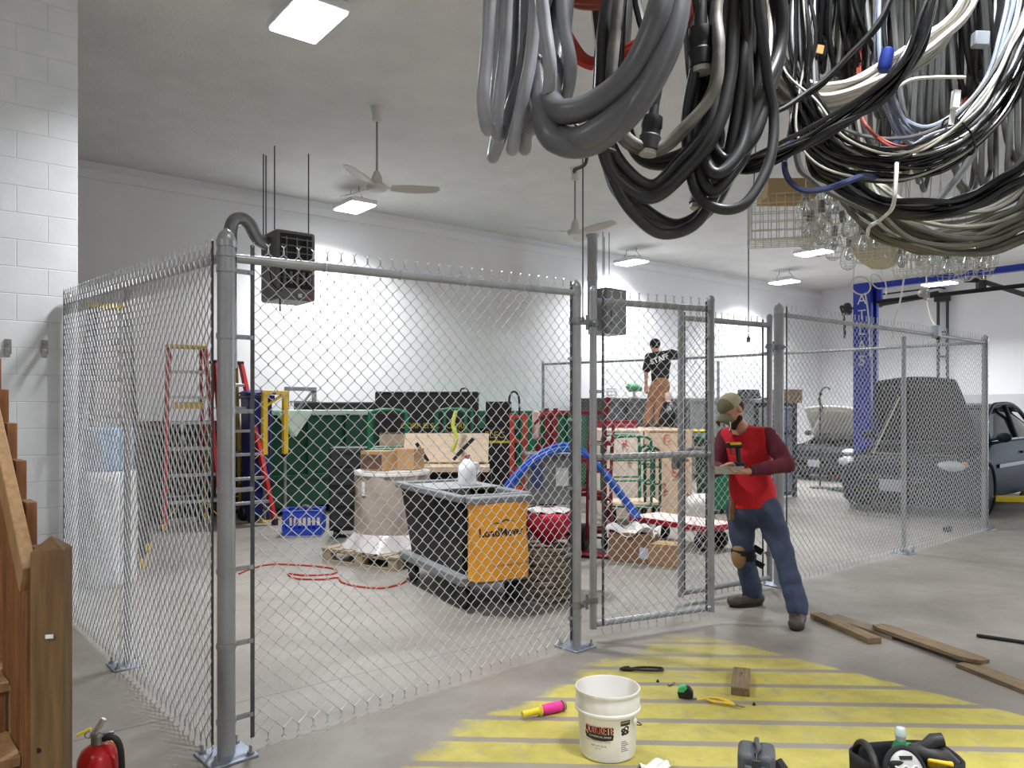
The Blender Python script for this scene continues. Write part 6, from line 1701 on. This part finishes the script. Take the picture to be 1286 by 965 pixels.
MB().cyl((-.012, 0, 0), (.004, 0, 0), .0105, n=12).build('rod_tip', M_tool, t)
t = at_floor('floor_block', 'small black block on the floor inside the right-hand fence', 'block', 1190, 668, .6)
MB().box((0, 0, .03), (.10, .08, .06)).box((.02, 0, .065), (.04, .05, .012)).build('block', M_black, t, bevel=.006)
# ---- dark grey tool case on end
p = ray(950, 3.0)
t = thing('tool_case', 'dark grey moulded tool case standing on end at the bottom edge', 'tool case', p, math.radians(-18))
M_case = mat('case_grey', (70, 74, 78), .55, var=.08, bump=.2, bscale=90)
for s, nm in ((-1, 'shell'), (1, 'shell')):
    MB().box((s*.036, .03, .115), (.070, .15, .23)).build(nm, M_case, t, bevel=.022)
for k in range(4): MB().box((-.03+.06*(k % 2), -.055, .06+.10*(k//2)), (.03, .02, .06)).build('rib', M_case, t, bevel=.004)
MB().tube(catmull([(0, -.02, .225), (.01, -.01, .245), (.0, .03, .25), (0, .07, .245), (0, .08, .225)], 5), .010, 8).build('carry_handle', M_case, t)
for z in (.07, .19): MB().box((.0, -.054, z), (.035, .012, .05)).build('latch', M_char, t, bevel=.003)
MB().tube(catmull([(.078, .02, .19), (.12, -.02, .14), (.14, -.05, .05), (.15, -.06, .012)], 6), .02, 8).build('sling', M_blackcloth, t)
# ---- white rag
t = at_floor('paper_scrap', 'crumpled white paper scrap on the floor right of the pail', 'paper', 822, 966, .3)
MB().grid(lambda u, v: Vector(((u-.5)*.13, (v-.5)*.07, .012+.010*math.sin(7*u+3*v)+.008*math.sin(11*v-4*u))), 16, 10).build('paper', mat('white_paper', (232, 230, 226), .8), t, thick=.002)
# ---- tool bag with bottle, knee pads and drill
p = ray(1139, 3.02)
t = thing('tool_bag', 'open black tool bag at the bottom edge, right of the tool case', 'tool bag', p, math.radians(8))
def bagw(u, v):
    a = 2*PI*u; sx = math.copysign(abs(math.cos(a))**.55, math.cos(a)); sy = math.copysign(abs(math.sin(a))**.55, math.sin(a))
    return Vector((.20*sx*(1+.04*math.sin(5*a)*v), .12*sy, .205*v))
MB().grid(bagw, 48, 8, True).build('wall', M_blackcloth, t, thick=.008)
MB().prism([(.19*math.copysign(abs(math.cos(k*PI/12))**.55, math.cos(k*PI/12)), .11*math.copysign(abs(math.sin(k*PI/12))**.55, math.sin(k*PI/12))) for k in range(24)], (0, 0, .006), (1, 0, 0), (0, 1, 0), (0, 0, .012)).build('bottom', M_blackcloth, t)
MB().tube(catmull([(-.19, -.10, .16), (-.205, -.11, .22), (-.19, -.05, .255), (-.175, .02, .255), (-.17, .07, .22), (-.17, .09, .16)], 6), .013, 10).build('handle', M_black, t)
MB().box((-.10, -.11, .215), (.10, .02, .05), rotx(.2)).build('pocket_flap', M_blackcloth, t, bevel=.008)
t2 = thing('drink_bottle', 'bottle of green liquid with clear cap sticking up from the tool bag', 'bottle', p+Vector((.0, .05, .085)), 0)
MB().lathe([(.032, 0), (.036, .01), (.036, .10), (.033, .125), (.022, .145), (.019, .155)], 20).build('liquid', mat('green_liquid', (20, 130, 70), .15, coat=.5), t2)
MB().lathe([(.0185, .155), (.020, .172), (.022, .174), (.022, .195), (.016, .205), (0, .206)], 18).build('cap', mat('clear_cap', (214, 226, 222), .15, trans=.3), t2)
MB().lathe([(.036, 0), (.040, .02), (.040, .10), (.02, .13)], 16, c=(.045, .02, -.0)).build('second_lobe', mat('green_liquid', (20, 130, 70), .15), t2)
t3 = thing('knee_pad', 'grey ribbed knee pad leaning out of the front of the tool bag', 'knee pad', p+Vector((-.07, -.165, .085)), 0)
M_kp = mat('kneepad_grey', (176, 176, 172), .5)
R = rotx(-.35)
MB().ell(R @ Vector((0, 0, .10)), (.070, .028, .095), R, 24, 16).build('shell', M_kp, t3)
for k in range(4):
    z = .05+.028*k; w_ = .05*math.sqrt(max(.1, 1-((z-.10)/.10)**2))
    MB().tube([R @ Vector((x, -.027*math.sqrt(max(0, 1-(x/.075)**2-((z-.1)/.1)**2*.8))-.001, z+.006*math.sin(x*160+k))) for x in [w_*(-1+.1*j) for j in range(21)]], .0042, 6).build('ridge', mat('kneepad_light', (206, 206, 202), .45), t3)
MB().box(R @ Vector((0, -.020, .168)), (.046, .01, .012), R).build('slot', M_black, t3)
MB().torus(R @ Vector((0, .004, .10)), .082, .012, R @ rotx(PI/2) @ Matrix.Diagonal((.92, 1.22, 1)), 30, 8).build('border', M_blackcloth, t3)
t4 = thing('power_tool', 'black and yellow power tool lying in the right end of the tool bag', 'drill', p+Vector((.08, -.03, .185)), -.5)
MB().tube([(-.07, 0, .02), (-.04, 0, .03), (.05, 0, .02), (.08, 0, .0)], [.035, .045, .042, .03], 16).build('body', M_black, t4)
MB().box((.03, -.035, .015), (.09, .02, .04), rotx(.3)).build('side_panel', mat('tool_yellow', (226, 184, 40), .45), t4, bevel=.008)
MB().tube([(-.02, 0, .055), (.01, .01, .085), (.04, .02, .092)], [.026, .030, .026], 12).build('rear_grip', M_black, t4)
MB().tube([(-.06, 0, .03), (-.10, 0, .035)], [.016, .012], 10).build('chuck', M_tool, t4)

# ---- fire extinguisher
p = ray(123, 2.88)
t = thing('fire_extinguisher', 'red fire extinguisher with black hose and yellow tag at the lower left', 'fire extinguisher', p, .4)
M_exr = mat('extinguisher_red', (184, 22, 26), .28, var=.04)
MB().lathe([(.066, 0), (.072, .008), (.072, .235), (.069, .26), (.056, .288), (.034, .304), (.022, .31)], 32).build('cylinder', M_exr, t)
MB().lathe([(.018, .305), (.024, .31), (.024, .34), (.014, .35)], 16).build('valve', M_zinc, t)
MB().beam((-.02, 0, .345), (.055, 0, .345), .022, .012).build('carry_handle', M_zinc, t, bevel=.003)
MB().tube([(-.02, 0, .34), (.0, 0, .365), (.02, 0, .40)], [.011, .012, .010], 8).build('lever', mat('bright_steel', (215, 215, 212), .25, .9), t)
MB().torus((-.03, -.012, .352), .012, .0025, rotx(PI/2), 14, 6).build('pull_pin', M_zinc, t)
MB().box((-.045, -.02, .368), (.05, .02, .006), roty(-.4)).build('tag', mat('tag_yellow', (226, 214, 40), .5), t)
MB().tube(catmull([(.02, -.01, .328), (.055, -.03, .335), (.078, -.045, .30), (.084, -.045, .22), (.085, -.04, .10), (.084, -.03, .06)], 7), .0115, 10).build('hose', M_black, t)
MB().lathe([(.010, 0), (.014, .03)], 10, c=(.084, -.03, .02)).build('nozzle', M_black, t)
MB().lathe([(.0725, .08), (.0728, .19)], 24, R=rotz(-2.6), arc=1.9).build('label', mat('label_paper', (236, 234, 230), .5), t)
p = ray(146, 2.98)
t = thing('wood_offcut', 'tan rounded wood offcut standing behind the fire extinguisher', 'wood block', p, .3)
MB().prism([(-.03, 0), (.03, 0), (.03, .22), (.015, .27), (-.02, .285), (-.03, .27)], (0, 0, 0), (1, 0, 0), (0, 0, 1), (0, .04, 0)).build('offcut', mat('tan_timber', (196, 156, 104), .7, var=.1), t, bevel=.004)

# ---- wooden staircase at the left edge
M_tim = mat('pine_brown', (146, 98, 54), .62, col2=(108, 68, 35), scale=5, stretch=(9, 9, .8), var=.1)
M_tim2 = mat('pine_light', (172, 136, 92), .65, col2=(144, 108, 68), scale=5, stretch=(9, 9, .8), var=.1)
M_tim3 = mat('pressure_treated', (124, 96, 56), .65, col2=(94, 68, 38), scale=5, stretch=(9, 9, .7), var=.1)
SN = Vector((-1.445, 2.40, 0)); su = Vector((-.657, .754, 0)).normalized(); sl = Vector((-.754, -.657, 0)).normalized()
t = thing('wooden_staircase', 'unfinished wooden staircase with newel post and stepped balusters at the left edge', 'staircase', SN, 0)
sa = math.atan2(su.y, su.x)
r_ = .046; a2 = .25
mb = MB().box((0, 0, .565), (2*r_, 2*r_, 1.13), rotz(a2))
v = [rotz(a2) @ Vector((sx*r_, sy*r_, 1.13)) for sx, sy in ((-1, -1), (1, -1), (1, 1), (-1, 1))]
mb.add(v+[Vector((0, 0, 1.175))], [(0, 1, 4), (1, 2, 4), (2, 3, 4), (3, 0, 4), (3, 2, 1, 0)])
np_ = mb.build('newel_post', M_tim3, t, bevel=.003)
MB().box((.022, -.0485, .87), (.022, .004, .012), rotz(a2)).build('paper_tag', mat('label_white', (230, 230, 230), .5), np_)
MB().cyl((-.01, -.04, .52), (-.012, -.052, .52), .008, n=10).build('bolt_hole', M_tool, np_)
RISE, RUN = .185, .26
for k in range(9):
    s = .10+RUN*k; c = su*(s+.14)+sl*.46+Vector((0, 0, RISE*(k+1)-.018))
    MB().box(c, (.30, .86, .036), rotz(sa)).build('tread', M_tim2 if k % 3 else M_woodg, t, bevel=.004)
    c = su*(s+.27)+sl*.46+Vector((0, 0, RISE*(k+1)+RISE/2-.02))
    MB().box(c, (.018, .84, RISE-.04), rotz(sa)).build('riser', M_tim, t)
for q, m_ in ((.012, M_tim2), (.90, M_tim)):
    pts = [(0, 0)]
    for k in range(9): pts += [(.10+RUN*k, RISE*k), (.10+RUN*k, RISE*(k+1)-.036)]
    pts += [(.10+RUN*9, RISE*9-.036), (.10+RUN*9, RISE*9-.36), (.34, 0)]
    MB().prism(pts[1:], sl*q, su, (0, 0, 1), sl*.036).build('stringer', m_, t)
hr0 = su*.02+Vector((0, 0, 1.04)); sl_ = RISE/RUN
MB().beam(hr0+sl*.06, hr0+su*2.0+Vector((0, 0, 2.0*.655))+sl*.06, .04, .10, up=(0, 0, 1)).build('handrail', M_tim2, t, bevel=.004)
for k in range(9):
    s = .13+.20*k; top = .985+.66*s+.05; bot = max(.02, sl_*(s-.1)-.02)
    c = su*s+sl*.012
    MB().box(c+Vector((0, 0, (top+bot)/2)), (.12, .034, top-bot), rotz(sa)).build('baluster', M_tim, t, bevel=.003)
c = su*.10-sl*.02
MB().box(c+Vector((0, 0, .52)), (.09, .05, 1.04), rotz(sa)).build('inner_post', M_tim, t, bevel=.003)
# ================================================================== vehicle bay on the right
M_carblue = mat('car_dark_blue', (36, 45, 56), .6, .0, spec=.12)
M_carchar = mat('car_charcoal', (36, 37, 39), .6, .0, spec=.12)
M_cream = mat('hood_cream', (232, 228, 214), .45)
M_tint = mat('car_glass', (30, 40, 42), .06, spec=.8, coat=.5)
M_light = mat('headlight_lens', (214, 222, 226), .12, coat=.8)
M_amber = mat('amber_lens', (226, 150, 90), .2)
M_tyre = mat('tyre', (22, 22, 23), .75)
M_alloy = mat('alloy_wheel', (150, 152, 156), .3, .8)
def make_car(label, loc, rz, paint, hoodm, hood_angle=60, group='vehicles with raised hoods'):
    """sedan, y runs from the front bumper (0) to the rear, x to the viewer's right when seen from the front"""
    t = thing('car', label, 'car', loc, rz, group)
    st = [(.0, .60, .17, .50, .60), (.05, .70, .14, .52, .67), (.18, .80, .13, .56, .74), (.45, .865, .16, .60, .78), (.9, .885, .20, .64, .80), (1.2, .895, .20, .68, .87), (1.35, .90, .20, .72, .93), (2.0, .905, .20, .74, .96), (2.8, .905, .20, .76, .97), (3.5, .90, .20, .78, .99), (4.0, .88, .22, .80, 1.00), (4.35, .84, .25, .78, .99), (4.52, .77, .30, .70, .92), (4.58, .66, .36, .60, .80)]
    def sec(y, w, zb, zm, zt):
        pts = [(-w*.93, zb), (-w*.985, zb+.10), (-w, zm-.06), (-w*.985, zm+.06), (-w*.93, zt-.03), (-w*.80, zt), (0, zt+.025)]
        return pts+[(-x, z) for x, z in reversed(pts[:-1])]
    S = [sec(*s) for s in st]; n = len(S[0]); mb = MB()
    for (y, *_), pts in zip(st, S):
        for x, z in pts: mb.v.append((x, y, z))
    for j in range(len(st)-1):
        for i in range(n-1):
            inner = 4 <= i <= 7 and .18 <= st[j][0] < 1.2           # open engine bay
            if not inner: mb.f.append((j*n+i, j*n+i+1, (j+1)*n+i+1, (j+1)*n+i))
    mb.f.append(tuple(range(n))); mb.f.append(tuple((len(st)-1)*n+i for i in reversed(range(n))))
    mb.f += [(j*n, (j+1)*n, (j+1)*n+n-1, j*n+n-1) for j in range(len(st)-1)]
    mb.build('body', paint, t)
    MB().box((0, .70, .60), (1.36, 1.0, .10)).box((-.2, .6, .70), (.5, .5, .14)).box((.35, .75, .70), (.35, .35, .12)).box((0, .35, .68), (1.2, .10, .12)).build('engine_bay', M_black, t, bevel=.01)
    # greenhouse
    gs = [(1.28, .80, .90, .72), (1.62, .78, 1.16, .66), (2.05, .765, 1.40, .60), (2.5, .76, 1.45, .58), (3.0, .76, 1.44, .57), (3.4, .76, 1.36, .56), (3.75, .76, 1.18, .60), (4.08, .76, 1.00, .66)]
    mb = MB(); n2 = 9
    for (y, wb, zt, wt) in gs:
        zb = .93
        zt2 = max(zt, zb+.01)
        for q in range(n2):
            u = q/(n2-1)*2-1; au = abs(u)
            if au > .6: x = math.copysign(wb+(wt-wb)*(1-au)/.4, u); z = zb+(zt2-.03-zb)*(1-au)/.4
            else: x = wt*u/.6; z = zt2-.03*(au/.6)**3
            mb.v.append((x, y, z))
    for j in range(len(gs)-1):
        for i in range(n2-1): mb.f.append((j*n2+i, j*n2+i+1, (j+1)*n2+i+1, (j+1)*n2+i))
    mb.build('windows', M_tint, t)
    mb = MB()
    for j in range(2, 5):
        for i in range(1, n2-2):
            y0, wb0, z0, wt0 = gs[j]; y1, wb1, z1, wt1 = gs[j+1]
            f = lambda y, wt, zt, u: Vector((wt*u/.6*1.02 if abs(u) <= .6 else 0, y, zt+.006-.03*(abs(u)/.6)**3))
            us = [-.6, -.4, -.2, 0, .2, .4, .6]
        for a_, b_ in zip(us[:-1], us[1:]):
            mb.add([f(y0, wt0, z0, a_), f(y0, wt0, z0, b_), f(y1, wt1, z1, b_), f(y1, wt1, z1, a_)], [(0, 1, 2, 3)])
    mb.build('roof', paint, t, thick=.02)
    for s in (-1, 1):
        for pl in ([(s*.79, 1.34, .95), (s*.655, 1.64, 1.17), (s*.60, 2.05, 1.405), (s*.585, 2.5, 1.45), (s*.575, 3.0, 1.44), (s*.565, 3.4, 1.36), (s*.60, 3.75, 1.18), (s*.68, 4.08, 1.0)],):
            MB().tube(catmull(pl, 5), .032, 8).build('pillar', paint, t)
        MB().tube([(s*.765, 2.62, .95), (s*.60, 2.62, 1.43)], .035, 8).build('door_pillar', M_black, t)
        MB().beam((s*.79, 1.4, .955), (s*.775, 4.0, .965), .02, .03).build('belt_trim', M_char, t)
        MB().ell((s*.97, 1.38, 1.0), (.10, .07, .065), None, 16, 10).build('mirror', paint, t)
        MB().beam((s*.80, 1.40, .96), (s*.92, 1.38, .99), .04, .03).build('mirror_arm', M_black, t)
        for y in (.88, 3.62):
            w = .89
            MB().lathe([(.20, -.10), (.30, -.11), (.325, -.09), (.325, .09), (.30, .11), (.20, .10)], 30, c=(s*(w-.10), y, .325), R=roty(PI/2)).build('tyre', M_tyre, t)
            wl = MB().lathe([(.0, s*.10), (.06, s*.105), (.19, s*.085), (.205, s*.10), (.205, 0)], 24, c=(s*(w-.10), y, .325), R=roty(PI/2))
            wl.build('wheel', M_alloy, t)
            MB().torus((s*(w-.0), y, .335), .375, .025, roty(PI/2), 30, 6).build('wheel_arch', M_black, t)
        # headlight sweeping back round the corner
        MB().ell((s*.69, .20, .655), (.18, .16, .075), rotz(s*.55), 22, 12).build('headlight', M_light, t)
        MB().ell((s*.815, .34, .675), (.05, .10, .045), rotz(s*.2), 14, 8).build('turn_signal', M_amber, t)
        MB().ell((s*.58, .07, .33), (.10, .05, .05), None, 14, 8).build('fog_lamp', M_char, t)
        MB().beam((s*.915, 1.35, .62), (s*.915, 3.1, .64), .02, .05).build('side_trim', M_char, t)
        MB().box((s*.92, 2.4, .78), (.03, .16, .03)).build('door_handle', paint, t, bevel=.006)
        MB().ell((s*.76, 4.42, .80), (.12, .12, .10), None, 14, 8).build('tail_light', mat('tail_red', (140, 20, 20), .2), t)
    MB().box((0, .005, .47), (.9, .05, .09)).build('grille', M_black, t, bevel=.01)
    for z in (.45, .49): MB().box((0, -.024, z), (.86, .01, .008)).build('grille_bar', M_alloy, t)
    MB().box((0, .01, .30), (1.1, .06, .10)).build('lower_intake', M_black, t, bevel=.01)
    MB().box((0, -.032, .385), (.31, .012, .155)).build('number_plate', mat('plate_white', (172, 175, 182), .5), t, bevel=.004)
    a = math.radians(hood_angle); c, s_ = math.cos(a), math.sin(a)
    def hf(u, v):
        x = (u-.5)*2*(.70-.10*v*v-.04*v); l = v*1.02
        bulge = .05*math.sin(PI*min(1, v*1.1))*(1-(2*u-1)**2)
        fx = -.06*(2*u-1)**2*v
        l += fx*1.0
        return Vector((x, 1.22-l*c+bulge*s_, .93+l*s_+bulge*c))
    MB().grid(hf, 18, 16).build('hood', hoodm, t, thick=.018)
    MB().grid(lambda u, v: hf(.10+.8*u, .08+.82*v)+Vector((0, -.02*s_-.005, -.022*c)), 14, 12).build('hood_liner', M_black if hoodm is not M_cream else M_cream, t, thick=.01)
    MB().cyl((-.45, .35, .70), hf(.3, .72)+Vector((0, -.02, -.02)), .008, n=6).build('prop_rod', mat('white_cord', (222, 218, 205), .5), t)
    return t
CR_ = RZ-PI/2
make_car('dark blue sedan with raised hood on the lift behind the fence corner post', (5.64, 11.36, 0), CR_+.04, M_carblue, M_carblue)
bpy.data.objects['car'].scale = (1.06, 1.06, 1.14)
make_car('charcoal car with cream raised hood, far behind the blue lift column', (6.62, 16.7, 0), CR_, M_carchar, M_cream, 44)

# two-post lift
M_lblue = mat('lift_blue', (30, 58, 178), .4, var=.06)
M_lyel2 = mat('lift_yellow', (220, 196, 44), .45, var=.08)
Lc = Vector((6.22, 13.72, 0)); Rc = Lc-W*3.25
t = thing('vehicle_lift', 'blue two-post vehicle lift with white lettering, its overhead beam above the car', 'vehicle lift', Lc, RZ)
Z = 3.80; span = -3.25
for y, nm in ((0, 'column'), (span, 'column')):
    c = MB(); s = 1 if y == 0 else -1
    c.box((0, y, Z/2), (.30, .05, Z)).box((-.14, y-s*.14, Z/2), (.03, .30, Z)).box((.14, y-s*.14, Z/2), (.03, .30, Z)).box((-.10, y-s*.28, Z/2), (.08, .03, Z)).box((.10, y-s*.28, Z/2), (.08, .03, Z))
    c.build(nm, M_lblue, t, bevel=.006)
    MB().box((0, y-s*.12, .012), (.55, .55, .024)).build('base_plate', M_lblue, t)
    MB().box((0, y-s*.15, .62), (.24, .20, .80)).build('carriage', M_black, t, bevel=.01)
    for a_, L_ in ((.75, 1.05), (-.6, 1.0)):
        p0 = Vector((0, y-s*.30, .22)); p1 = p0+Vector((math.sin(a_)*L_, -s*math.cos(a_)*L_*.75, -.0))
        MB().beam(p0, p1, .12, .09).build('arm', M_lyel2, t, bevel=.008)
        MB().cyl(p1-Vector((0, 0, .05)), p1+Vector((0, 0, .0)), .07, n=16).build('lift_pad', M_black, t)
MB().box((0, span/2, Z-.06), (.12, -span+.0, .10)).build('overhead_beam', M_lblue, t, bevel=.006)
MB().cyl((0, -.30, Z-.34), (0, span+.30, Z-.34), .035, n=10).build('shutoff_bar', M_black, t)
for y in (-.38, span+.38): MB().box((0, y, Z-.21), (.06, .09, .24)).build('bracket', M_lblue, t)
M_lw2 = mat('white_print', (232, 232, 232), .8)
for k, ch in enumerate('ATLAS'):
    vs, fs = text_mesh(ch, .25, 0.0); mb = MB()
    mb.add([Vector((-.158, -.14-v.x, Z-.30-.27*k+v.y)) for v in vs], fs); mb.build('lettering', M_lw2, t, smooth=False, fix=False)
t = thing('cord_loops', 'white cord looped over the top of the blue lift column', 'cable', Lc+Vector((-.1, -.25, Z-.02)), 0)
MB().torus((-.02, -.1, -.05), .17, .014, rotx(1.3), 26, 6).torus((.25, -.12, .02), .14, .013, rotx(1.2) @ roty(.4), 26, 6).build('loop', M_whitecord, t)
MB().tube(catmull([(-.02, -.26, -.2), (.03, -.28, -.6), (.06, -.28, -1.3)], 6), .013, 6).build('tail', M_whitecord, t)
MB().tube([(-.1, 0, .0), (-.1, 0, CEIL-Z+.02)], .012, 6).build('riser_cord', M_whitecord, t)

# black framed cabinet with a carton on top
p = ray(988, 13.5)
t = thing('glass_cabinet', 'black framed cabinet with pale glass panels beside the tall gate post', 'cabinet', p, RZ)
M_bf = mat('black_frame', (34, 34, 36), .45)
w, d, h = .50, .45, 1.68
for x in (-w/2, w/2):
    for y in (0, d): MB().box((x, y, h/2), (.07, .06, h)).build('post', M_bf, t, bevel=.004)
for z in (.08, .55, 1.16, h-.04):
    MB().box((0, 0, z), (w, .05, .07)).build('cross_rail', M_bf, t, bevel=.004)
    MB().box((0, d, z), (w, .05, .07)).build('cross_rail', M_bf, t)
for z0_, z1_ in ((.12, .52), (.59, 1.13), (1.19, h-.08)): MB().box((0, .03, (z0_+z1_)/2), (w-.06, .012, z1_-z0_)).build('panel', mat('cabinet_panel', (168, 178, 192), .2), t)
MB().box((0, d/2, h-.02), (w, d, .03)).build('top', M_bf, t)
make_box('tan carton standing on top of the black framed cabinet', p+Vector((.10, .25, h)), RZ, (.42, .34, .24), M_card)
t = thing('lamp_stand', 'thin dark stand with curled arms behind the tall gate post', 'stand', ray(1030, 15.2), 0)
MB().cyl((0, 0, 0), (0, 0, 1.9), .018, n=8).build('pole', M_char, t)
MB().lathe([(.2, 0), (.2, .02), (.03, .04)], 18).build('base', M_char, t)
MB().tube(catmull([(0, 0, 1.88), (.06, 0, 1.98), (.14, 0, 2.0), (.2, 0, 1.96)], 6), .016, 6).build('arm', M_char, t)
MB().tube(catmull([(0, 0, 1.5), (.05, 0, 1.6), (-.03, 0, 1.75), (.03, 0, 1.88)], 6), .014, 6).build('cable', M_black, t)
t = thing('floor_jack', 'small red floor jack left of the dark blue car', 'jack', ground(1058, 606)+Vector((0, .2, 0)), .4)
MB().box((0, 0, .12), (.22, .42, .10)).build('frame', mat('jack_red', (206, 62, 46), .4), t, bevel=.02)
MB().beam((0, .18, .16), (.05, .5, .55), .03, .03).build('handle', M_black, t)
for x in (-.1, .1):
    for y in (-.15, .15): MB().lathe([(.01, -.02), (.06, -.02), (.06, .02), (.01, .02)], 14, c=(x, y, .06), R=roty(PI/2)).build('wheel', M_black, t)
t = thing('floor_mat', 'black crumpled mat on the floor left of the dark blue car', 'mat', ground(1066, 617), .2)
MB().grid(lambda u, v: Vector(((u-.5)*.62, (v-.5)*.5, .025+.018*math.sin(8*u+5*v)+.012*math.sin(14*v))), 16, 12).build('mat', M_blackcloth, t, thick=.01)

# workbench with clutter against the right wall
p = uv(U1-.42, 6.4)
t = thing('workbench', 'long workbench against the right wall behind the dark blue car', 'workbench', p, RZ)
MB().box((0, 0, .92), (.7, 3.6, .05)).build('top', M_ply, t, bevel=.004)
for x in (-.3, .3):
    for y in (-1.7, 0, 1.7): MB().box((x, y, .45), (.07, .07, .90)).build('leg', M_steelgrey, t)
MB().box((0, 0, .25), (.6, 3.4, .03)).build('shelf', M_ply, t)
MB().box((.31, 0, 1.45), (.02, 3.4, .95)).build('back_panel', mat('panel_pale', (200, 200, 204), .6), t)
for k, (y, w_, h_, m_, lab) in enumerate(((1.3, .5, .62, M_char, 'dark tool chest on the workbench, nearest the lift column'), (.55, .34, .45, M_steelgrey, 'grey tool chest on the workbench'), (-.3, .55, .66, M_char, 'wide dark tool chest on the workbench, behind the raised hood'), (-1.1, .35, .4, M_carblue, 'bluish tool chest on the workbench, nearest the fence corner post'))):
    q = thing('tool_chest', lab, 'tool chest', p+Vector((0, 0, .946))+W*y-U*.05, RZ)
    MB().box((0, 0, h_/2), (.36, w_, h_)).build('body', m_, q, bevel=.01)
    for z in range(3): MB().box((-.184, 0, h_*(.2+.28*z)), (.012, w_*.9, h_*.22)).build('drawer', m_, q, bevel=.004)
    for z in range(3): MB().box((-.20, 0, h_*(.2+.28*z)), (.016, w_*.4, .02)).build('drawer_pull', M_alloy, q)
    MB().tube([(0, -w_*.2, h_), (0, -w_*.2, h_+.06), (0, w_*.2, h_+.06), (0, w_*.2, h_)], .012, 6).build('lid_handle', M_zinc, q)
# overhead door hardware on the right wall and ceiling
M_track = mat('track_dark', (66, 64, 62), .5, .5)
def q3(px, py, u):
    """the point seen at (px, py) on the plane U = u"""
    k = (px-643)/FPX; d = u/(U.x*k+U.y); return at(px, py, d)
p0 = q3(1184, 372, U1-.12); p1 = Vector((p0.x, p0.y, .02))
t = thing('door_track', 'dark vertical door track fixed to the right wall', 'door track', p1, RZ)
for y in (-.11, .11): MB().box((0, y, p0.z/2), (.07, .05, p0.z)).build('rail', M_track, t, bevel=.004)
for k in range(6): MB().box((.02, 0, .4+.62*k), (.04, .26, .04)).build('bracket', M_track, t)
MB().box((-.03, 0, p0.z-.05), (.16, .34, .22)).build('head_bracket', M_track, t, bevel=.01)
a, b = q3(1096, 383, U1-.5), q3(1178, 369, U1-.5)
t = thing('torsion_shaft', 'black torsion tube under the blue lift beam, on the right wall', 'shaft', a, 0)
MB().cyl(a, b, .075, n=14).build('tube', M_black, t, world=True)
MB().cyl(a-(b-a)*.42, a, .03, n=10).build('shaft', M_track, t, world=True)
c = a-(b-a)*.42
MB().lathe([(.03, -.05), (.17, -.04), (.17, .04), (.03, .05)], 18, c=c, R=frame_z((b-a).normalized())).build('cable_drum', M_track, t, world=True)
MB().tube(catmull([c+Vector((0, 0, -.05)), q3(1056, 385, U1-.5), q3(1060, 400, U1-.5), q3(1061, 425, U1-.45)], 6), .035, 8).build('support_arm', M_track, t, world=True)
for pp in (a, b): MB().beam(pp, pp+U*.46, .06, .06).build('wall_bracket', M_track, t, world=True)
a, b = q3(1090, 372, U1-.3), q3(1180, 361, U1-.3)
t = thing('conduit_rail', 'thin dark rail above the torsion tube on the right wall', 'rail', a, 0)
MB().cyl(a, b, .022, n=8).build('rail', M_track, t, world=True)
for pp in (a, b): MB().beam(pp, pp+U*.29, .04, .04).build('wall_bracket', M_track, t, world=True)
a = at(1232, 352, 15.5)
t = thing('track_hanger', 'dark track hanger with a long arm at the right edge, below the blue beam', 'track hanger', a, 0)
MB().box(a, (.16, .12, .46)).build('hanger_block', M_track, t, world=True, bevel=.01)
MB().beam(a, Vector((a.x, a.y, CEIL)), .07, .07).build('drop_strut', M_track, t, world=True)
MB().beam(a+Vector((.1, 0, .5)), at(1268, 312, 15.5), .05, .05).build('diagonal_strut', M_track, t, world=True)
MB().beam(a+Vector((.05, 0, -.03)), at(1330, 384, 14.2), .07, .09).build('track', M_track, t, world=True)
MB().cyl(a+Vector((-.32, 0, .0)), a, .05, n=10).build('roller', M_black, t, world=True)
